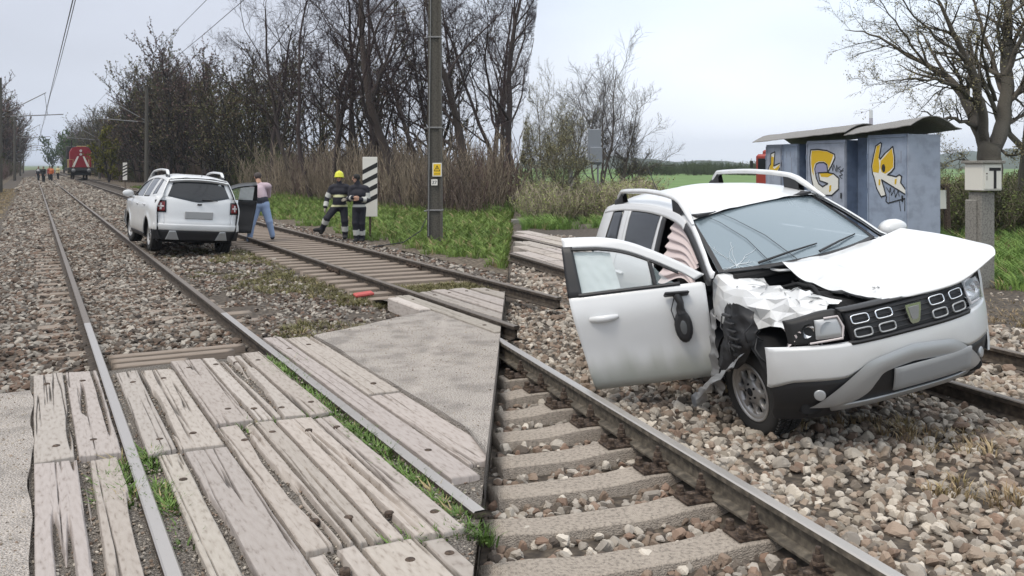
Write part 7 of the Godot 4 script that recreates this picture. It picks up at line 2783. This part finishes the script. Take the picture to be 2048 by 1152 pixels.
func make_people() -> void:
	mat("person_skin", Color(1, 1, 1), 0.8)
	M.person_skin.vertex_color_use_as_albedo = true
	mat("helmet_yellow", Color(0.62, 0.62, 0.03), 0.3)
	var navy := Color(0.012, 0.014, 0.022)
	var reflect := Color(0.5, 0.5, 0.3)
	var silver := Color(0.5, 0.5, 0.47)
	var skin := Color(0.42, 0.25, 0.18)
	var boot := Color(0.012, 0.012, 0.012)
	# firefighter with a yellow helmet, one foot up on the rail
	var o := thing("person", "firefighter in yellow helmet and dark suit, one foot stepping up on the rail", "person", at(685, 330, 23.9) * Vector3(1, 0, 1) + Vector3(0, -0.17, 0))
	var m := MB.new()
	var f := Flesh.new()
	var hipL := Vector3(-0.18, 0.86, 0.0)
	var hipR := Vector3(0.02, 0.86, -0.02)
	f.bone(Vector3(-0.08, 0.90, 0), Vector3(-0.08, 1.0, 0), 0.165, 0.165, navy)
	f.bone(Vector3(-0.08, 1.04, 0.0), Vector3(-0.08, 1.08, 0.0), 0.172, 0.172, navy)
	f.bone(Vector3(-0.17, 1.26, 0), Vector3(0.02, 1.26, 0), 0.135, 0.135, navy)
	f.bone(Vector3(-0.22, 1.38, 0), Vector3(0.08, 1.38, 0), 0.095, 0.095, navy)
	f.bone(Vector3(-0.08, 1.42, 0), Vector3(-0.085, 1.53, 0.01), 0.08, 0.065, navy)
	banded(f, hipL, Vector3(-0.38, 0.56, 0.18), 0.115, 0.085, navy, [])
	banded(f, Vector3(-0.38, 0.56, 0.18), Vector3(-0.52, 0.28, 0.08), 0.088, 0.07, navy, [[0.15, 0.38, silver]])
	f.bone(Vector3(-0.52, 0.26, 0.08), Vector3(-0.55, 0.2, 0.09), 0.07, 0.065, boot)
	f.bone(Vector3(-0.54, 0.265, 0.08), Vector3(-0.70, 0.255, 0.16), 0.055, 0.05, boot)
	banded(f, hipR, Vector3(0.07, 0.48, 0.05), 0.115, 0.088, navy, [])
	banded(f, Vector3(0.07, 0.48, 0.05), Vector3(0.07, 0.10, 0.0), 0.09, 0.07, navy, [[0.4, 0.62, silver]])
	f.bone(Vector3(0.07, 0.06, 0.0), Vector3(0.09, 0.05, 0.17), 0.06, 0.05, boot)
	banded(f, Vector3(-0.29, 1.36, 0.0), Vector3(-0.40, 1.10, 0.02), 0.078, 0.066, navy, [[0.62, 0.86, silver]])
	banded(f, Vector3(-0.40, 1.10, 0.02), Vector3(-0.43, 0.86, 0.12), 0.066, 0.052, navy, [[0.55, 0.85, silver]])
	banded(f, Vector3(0.14, 1.36, 0.0), Vector3(0.24, 1.10, 0.05), 0.078, 0.066, navy, [])
	banded(f, Vector3(0.24, 1.10, 0.05), Vector3(0.17, 1.07, 0.26), 0.066, 0.052, navy, [[0.5, 0.8, silver]])
	f.build(m, 0.016, 0.03)
	belts(m, -0.08, 0.215, [[0.865, 0.92, reflect], [1.12, 1.18, reflect]])
	face_and_hands(m, Vector3(-0.085, 1.64, 0.02), Vector3(-0.1, -0.1, 1), 1.0, skin, Color(0.02, 0.02, 0.02), true, [[Vector3(-0.435, 0.82, 0.14), Vector3(-0.05, -1, 0.35), Vector3(0.9, 0, -0.2), Color(0.25, 0.22, 0.18)], [Vector3(0.16, 1.06, 0.29), Vector3(-0.6, 0.0, 0.8), Vector3(-0.5, -0.6, -0.5), Color(0.25, 0.22, 0.18)]])
	put("body", m.mesh(true), M.person_skin, o)
	var hm := MB.new()
	hm.lathe(Transform3D(Basis(Vector3.RIGHT, -0.06).scaled(Vector3(0.96, 1, 1.1)), Vector3(-0.085, 1.66, 0.01)), [Vector2(0, 0.155), Vector2(0.05, 0.15), Vector2(0.095, 0.118), Vector2(0.118, 0.07), Vector2(0.126, 0.01), Vector2(0.14, -0.01), Vector2(0.136, -0.022), Vector2(0.118, -0.02)], 28)
	var rid := []
	for i in 11:
		var an := lerpf(0.5, PI - 0.5, i / 10.0)
		rid.append(Vector3(-0.085, 1.66 + sin(an) * 0.158, 0.01 + cos(an) * 0.135))
	hm.tube(rid, [0.012, 0.016, 0.016, 0.016, 0.016, 0.016, 0.016, 0.016, 0.016, 0.016, 0.012], 6)
	put("helmet", hm.mesh(), M.helmet_yellow, o)
	# second firefighter, hooded, arms folded, turned away from the viewer
	o = thing("person", "hooded firefighter in dark suit with pale sleeve bands before the striped board", "person", at(718, 330, 23.6) * Vector3(1, 0, 1) + Vector3(0, -0.24, 0))
	m = MB.new()
	f = Flesh.new()
	f.bone(Vector3(0, 0.93, 0), Vector3(0, 1.1, 0), 0.15, 0.155, navy)
	f.bone(Vector3(-0.06, 1.28, 0), Vector3(0.06, 1.28, 0), 0.15, 0.15, navy)
	f.bone(Vector3(-0.14, 1.44, 0), Vector3(0.13, 1.43, 0), 0.09, 0.09, navy)
	f.bone(Vector3(-0.03, 1.48, 0), Vector3(-0.05, 1.6, 0.01), 0.085, 0.07, navy)
	banded(f, Vector3(-0.07, 0.9, 0), Vector3(-0.09, 0.52, 0.03), 0.11, 0.085, navy, [])
	banded(f, Vector3(-0.09, 0.52, 0.03), Vector3(-0.06, 0.12, -0.02), 0.085, 0.072, navy, [[0.5, 0.7, silver]])
	banded(f, Vector3(0.08, 0.9, -0.02), Vector3(0.07, 0.5, -0.02), 0.11, 0.085, navy, [])
	banded(f, Vector3(0.07, 0.5, -0.02), Vector3(0.07, 0.12, -0.1), 0.085, 0.072, navy, [[0.5, 0.7, silver]])
	f.bone(Vector3(-0.06, 0.06, -0.02), Vector3(-0.1, 0.05, 0.15), 0.06, 0.05, boot)
	f.bone(Vector3(0.07, 0.06, -0.1), Vector3(0.05, 0.05, 0.07), 0.06, 0.05, boot)
	banded(f, Vector3(0.19, 1.42, 0), Vector3(0.23, 1.13, 0.02), 0.08, 0.068, navy, [[0.5, 0.78, silver]])
	banded(f, Vector3(0.23, 1.13, 0.02), Vector3(0.05, 1.14, 0.2), 0.068, 0.052, navy, [[0.35, 0.6, silver]])
	banded(f, Vector3(-0.2, 1.42, 0), Vector3(-0.23, 1.15, 0.04), 0.08, 0.068, navy, [])
	banded(f, Vector3(-0.23, 1.15, 0.04), Vector3(-0.12, 1.2, 0.22), 0.068, 0.052, navy, [[0.5, 0.75, silver]])
	f.build(m, 0.016, 0.03)
	belts(m, 0.0, 0.19, [[0.95, 1.01, silver]])
	face_and_hands(m, Vector3(-0.06, 1.68, 0.02), Vector3(-1.0, -0.05, 0.5), 1.0, skin, Color(0.012, 0.012, 0.014), true, [[Vector3(0.02, 1.14, 0.23), Vector3(-1, 0.1, 0.1), Vector3(0, -0.3, -1), skin], [Vector3(-0.09, 1.2, 0.24), Vector3(1, 0.0, 0.1), Vector3(0, -0.4, -1), skin]])
	put("body", m.mesh(true), M.person_skin, o)
	# person in jeans leaning towards the white car, standing across the rail
	var denim := Color(0.24, 0.32, 0.48)
	var shirt := Color(0.42, 0.33, 0.37)
	var dark := Color(0.015, 0.017, 0.03)
	o = thing("person", "person in pale blue jeans and reddish checked shirt leaning in at the car door", "person", at(520, 330, 22.0) * Vector3(1, 0, 1) + Vector3(0, -0.1, 0))
	m = MB.new()
	f = Flesh.new()
	f.bone(Vector3(-0.05, 0.92, -0.02), Vector3(0.09, 0.93, -0.02), 0.135, 0.135, denim)
	f.bone(Vector3(-0.02, 1.02, -0.02), Vector3(0.06, 1.02, -0.02), 0.14, 0.14, dark)
	f.bone(Vector3(-0.2, 0.95, 0.06), Vector3(-0.21, 0.84, 0.07), 0.05, 0.04, dark)
	f.bone(Vector3(0.02, 1.13, -0.05), Vector3(-0.03, 1.26, -0.1), 0.145, 0.15, shirt)
	f.bone(Vector3(-0.17, 1.38, -0.16), Vector3(0.13, 1.38, -0.14), 0.09, 0.09, shirt)
	banded(f, Vector3(-0.07, 0.88, 0), Vector3(-0.18, 0.46, 0.08), 0.115, 0.082, denim, [])
	banded(f, Vector3(-0.18, 0.46, 0.08), Vector3(-0.25, 0.06, 0.04), 0.082, 0.066, denim, [])
	banded(f, Vector3(0.11, 0.88, -0.02), Vector3(0.22, 0.52, -0.02), 0.115, 0.082, denim, [])
	banded(f, Vector3(0.22, 0.52, -0.02), Vector3(0.28, 0.19, -0.08), 0.082, 0.064, denim, [])
	f.bone(Vector3(-0.26, 0.0, 0.03), Vector3(-0.28, -0.01, -0.12), 0.05, 0.045, dark)
	f.bone(Vector3(0.28, 0.12, -0.09), Vector3(0.25, 0.11, -0.24), 0.05, 0.045, dark)
	banded(f, Vector3(-0.22, 1.37, -0.16), Vector3(-0.36, 1.16, -0.26), 0.066, 0.054, shirt, [])
	banded(f, Vector3(-0.36, 1.16, -0.26), Vector3(-0.42, 1.04, -0.46), 0.052, 0.04, shirt, [])
	banded(f, Vector3(0.18, 1.37, -0.14), Vector3(0.13, 1.14, -0.3), 0.066, 0.054, shirt, [])
	banded(f, Vector3(0.13, 1.14, -0.3), Vector3(-0.06, 1.08, -0.42), 0.052, 0.04, shirt, [])
	f.bone(Vector3(-0.05, 1.42, -0.16), Vector3(-0.09, 1.52, -0.19), 0.06, 0.055, skin)
	f.build(m, 0.016, 0.03)
	face_and_hands(m, Vector3(-0.11, 1.60, -0.2), Vector3(-0.5, -0.35, -0.8), 1.0, skin, Color(0.06, 0.05, 0.045), false, [[Vector3(-0.425, 1.03, -0.48), Vector3(-0.3, -0.2, -0.9), Vector3(0, -1, 0), skin], [Vector3(-0.08, 1.075, -0.44), Vector3(-0.8, -0.1, -0.6), Vector3(0, -1, 0), skin]])
	put("body", m.mesh(true), M.person_skin, o)
	# small figures by the far locomotive
	var far := [[77, 104.0, Color(0.02, 0.022, 0.03), Color(0.45, 0.45, 0.45), "far person in dark clothes with pale scarf walking on the near track"], [87, 99.0, Color(0.012, 0.012, 0.015), Color(0.012, 0.012, 0.015), "far person all in black walking on the near track"], [103, 106.0, Color(0.5, 0.13, 0.04), Color(0.55, 0.2, 0.08), "far person in orange vest between the two tracks"], [99, 112.0, Color(0.3, 0.05, 0.04), Color(0.3, 0.05, 0.04), "far person in red jacket behind the orange vest"], [116, 118.0, Color(0.55, 0.5, 0.3), Color(0.55, 0.45, 0.2), "far person in pale yellow jacket beside the locomotive's steps"]]
	for i in far.size():
		var q: Array = far[i]
		o = thing("person", q[4], "person", at(q[0], 330, q[1]) * Vector3(1, 0, 1) + Vector3(0, -0.13, 0), 0.0, "people by the far locomotive")
		m = MB.new()
		f = Flesh.new()
		var leg := Color(0.015, 0.016, 0.022)
		var st := 0.09 + 0.04 * (i % 2)
		f.bone(Vector3(0, 0.95, 0), Vector3(0, 1.1, 0), 0.14, 0.14, q[2])
		f.bone(Vector3(-0.06, 1.3, 0), Vector3(0.06, 1.3, 0), 0.14, 0.14, q[3])
		f.bone(Vector3(-0.13, 1.43, 0), Vector3(0.13, 1.43, 0), 0.085, 0.085, q[2])
		for s: float in [-1.0, 1.0]:
			f.bone(Vector3(s * 0.08, 0.9, 0), Vector3(s * st, 0.5, s * 0.08), 0.11, 0.08, leg)
			f.bone(Vector3(s * st, 0.5, s * 0.08), Vector3(s * st, 0.07, s * 0.12 - 0.04), 0.08, 0.06, leg)
			f.bone(Vector3(s * st, 0.05, s * 0.12 - 0.04), Vector3(s * st, 0.05, s * 0.12 + 0.12), 0.055, 0.05, boot)
			f.bone(Vector3(s * 0.2, 1.41, 0), Vector3(s * 0.25, 1.13, s * 0.05), 0.07, 0.055, q[2])
			f.bone(Vector3(s * 0.25, 1.13, s * 0.05), Vector3(s * 0.24, 0.9, 0.1 + s * 0.05), 0.052, 0.042, q[2])
			f.bone(Vector3(s * 0.24, 0.88, 0.1 + s * 0.05), Vector3(s * 0.235, 0.76, 0.13 + s * 0.05), 0.045, 0.03, skin)
		f.bone(Vector3(0, 1.5, 0), Vector3(0, 1.58, 0.01), 0.055, 0.055, skin)
		f.bone(Vector3(0, 1.67, 0.0), Vector3(0, 1.69, 0.01), 0.095, 0.09, Color(0.06, 0.045, 0.04))
		f.bone(Vector3(0, 1.62, 0.05), Vector3(0, 1.66, 0.06), 0.06, 0.06, skin)
		f.build(m, 0.03, 0.04)
		put("body", m.mesh(true), M.person_skin, o)
func _ready() -> void:
	nz.seed = 2
	nz.frequency = 0.05
	nz.fractal_octaves = 3
	nf.seed = 9
	nf.frequency = 0.02
	nf.fractal_octaves = 3
	cel.seed = 6
	cel.noise_type = FastNoiseLite.TYPE_CELLULAR
	cel.cellular_return_type = FastNoiseLite.RETURN_DISTANCE
	cel.frequency = 0.09
	cel.fractal_type = FastNoiseLite.FRACTAL_NONE
	make_camera_and_light()
	make_materials()
	make_ground()
	make_long_tracks()
	make_crossing()
	make_near_track()
	make_ballast()
	make_grass()
	make_cars()
	mat("signal_grey", Color(0.22, 0.235, 0.26), 0.7)
	mat("chimney_band", Color(0.3, 0.24, 0.25), 0.8)
	mat("lorry_red", Color(0.3, 0.035, 0.025), 0.45)
	make_far_land()
	make_trees()
	make_masts()
	make_locomotive()
	make_cabin()
	make_posts()
	make_people()
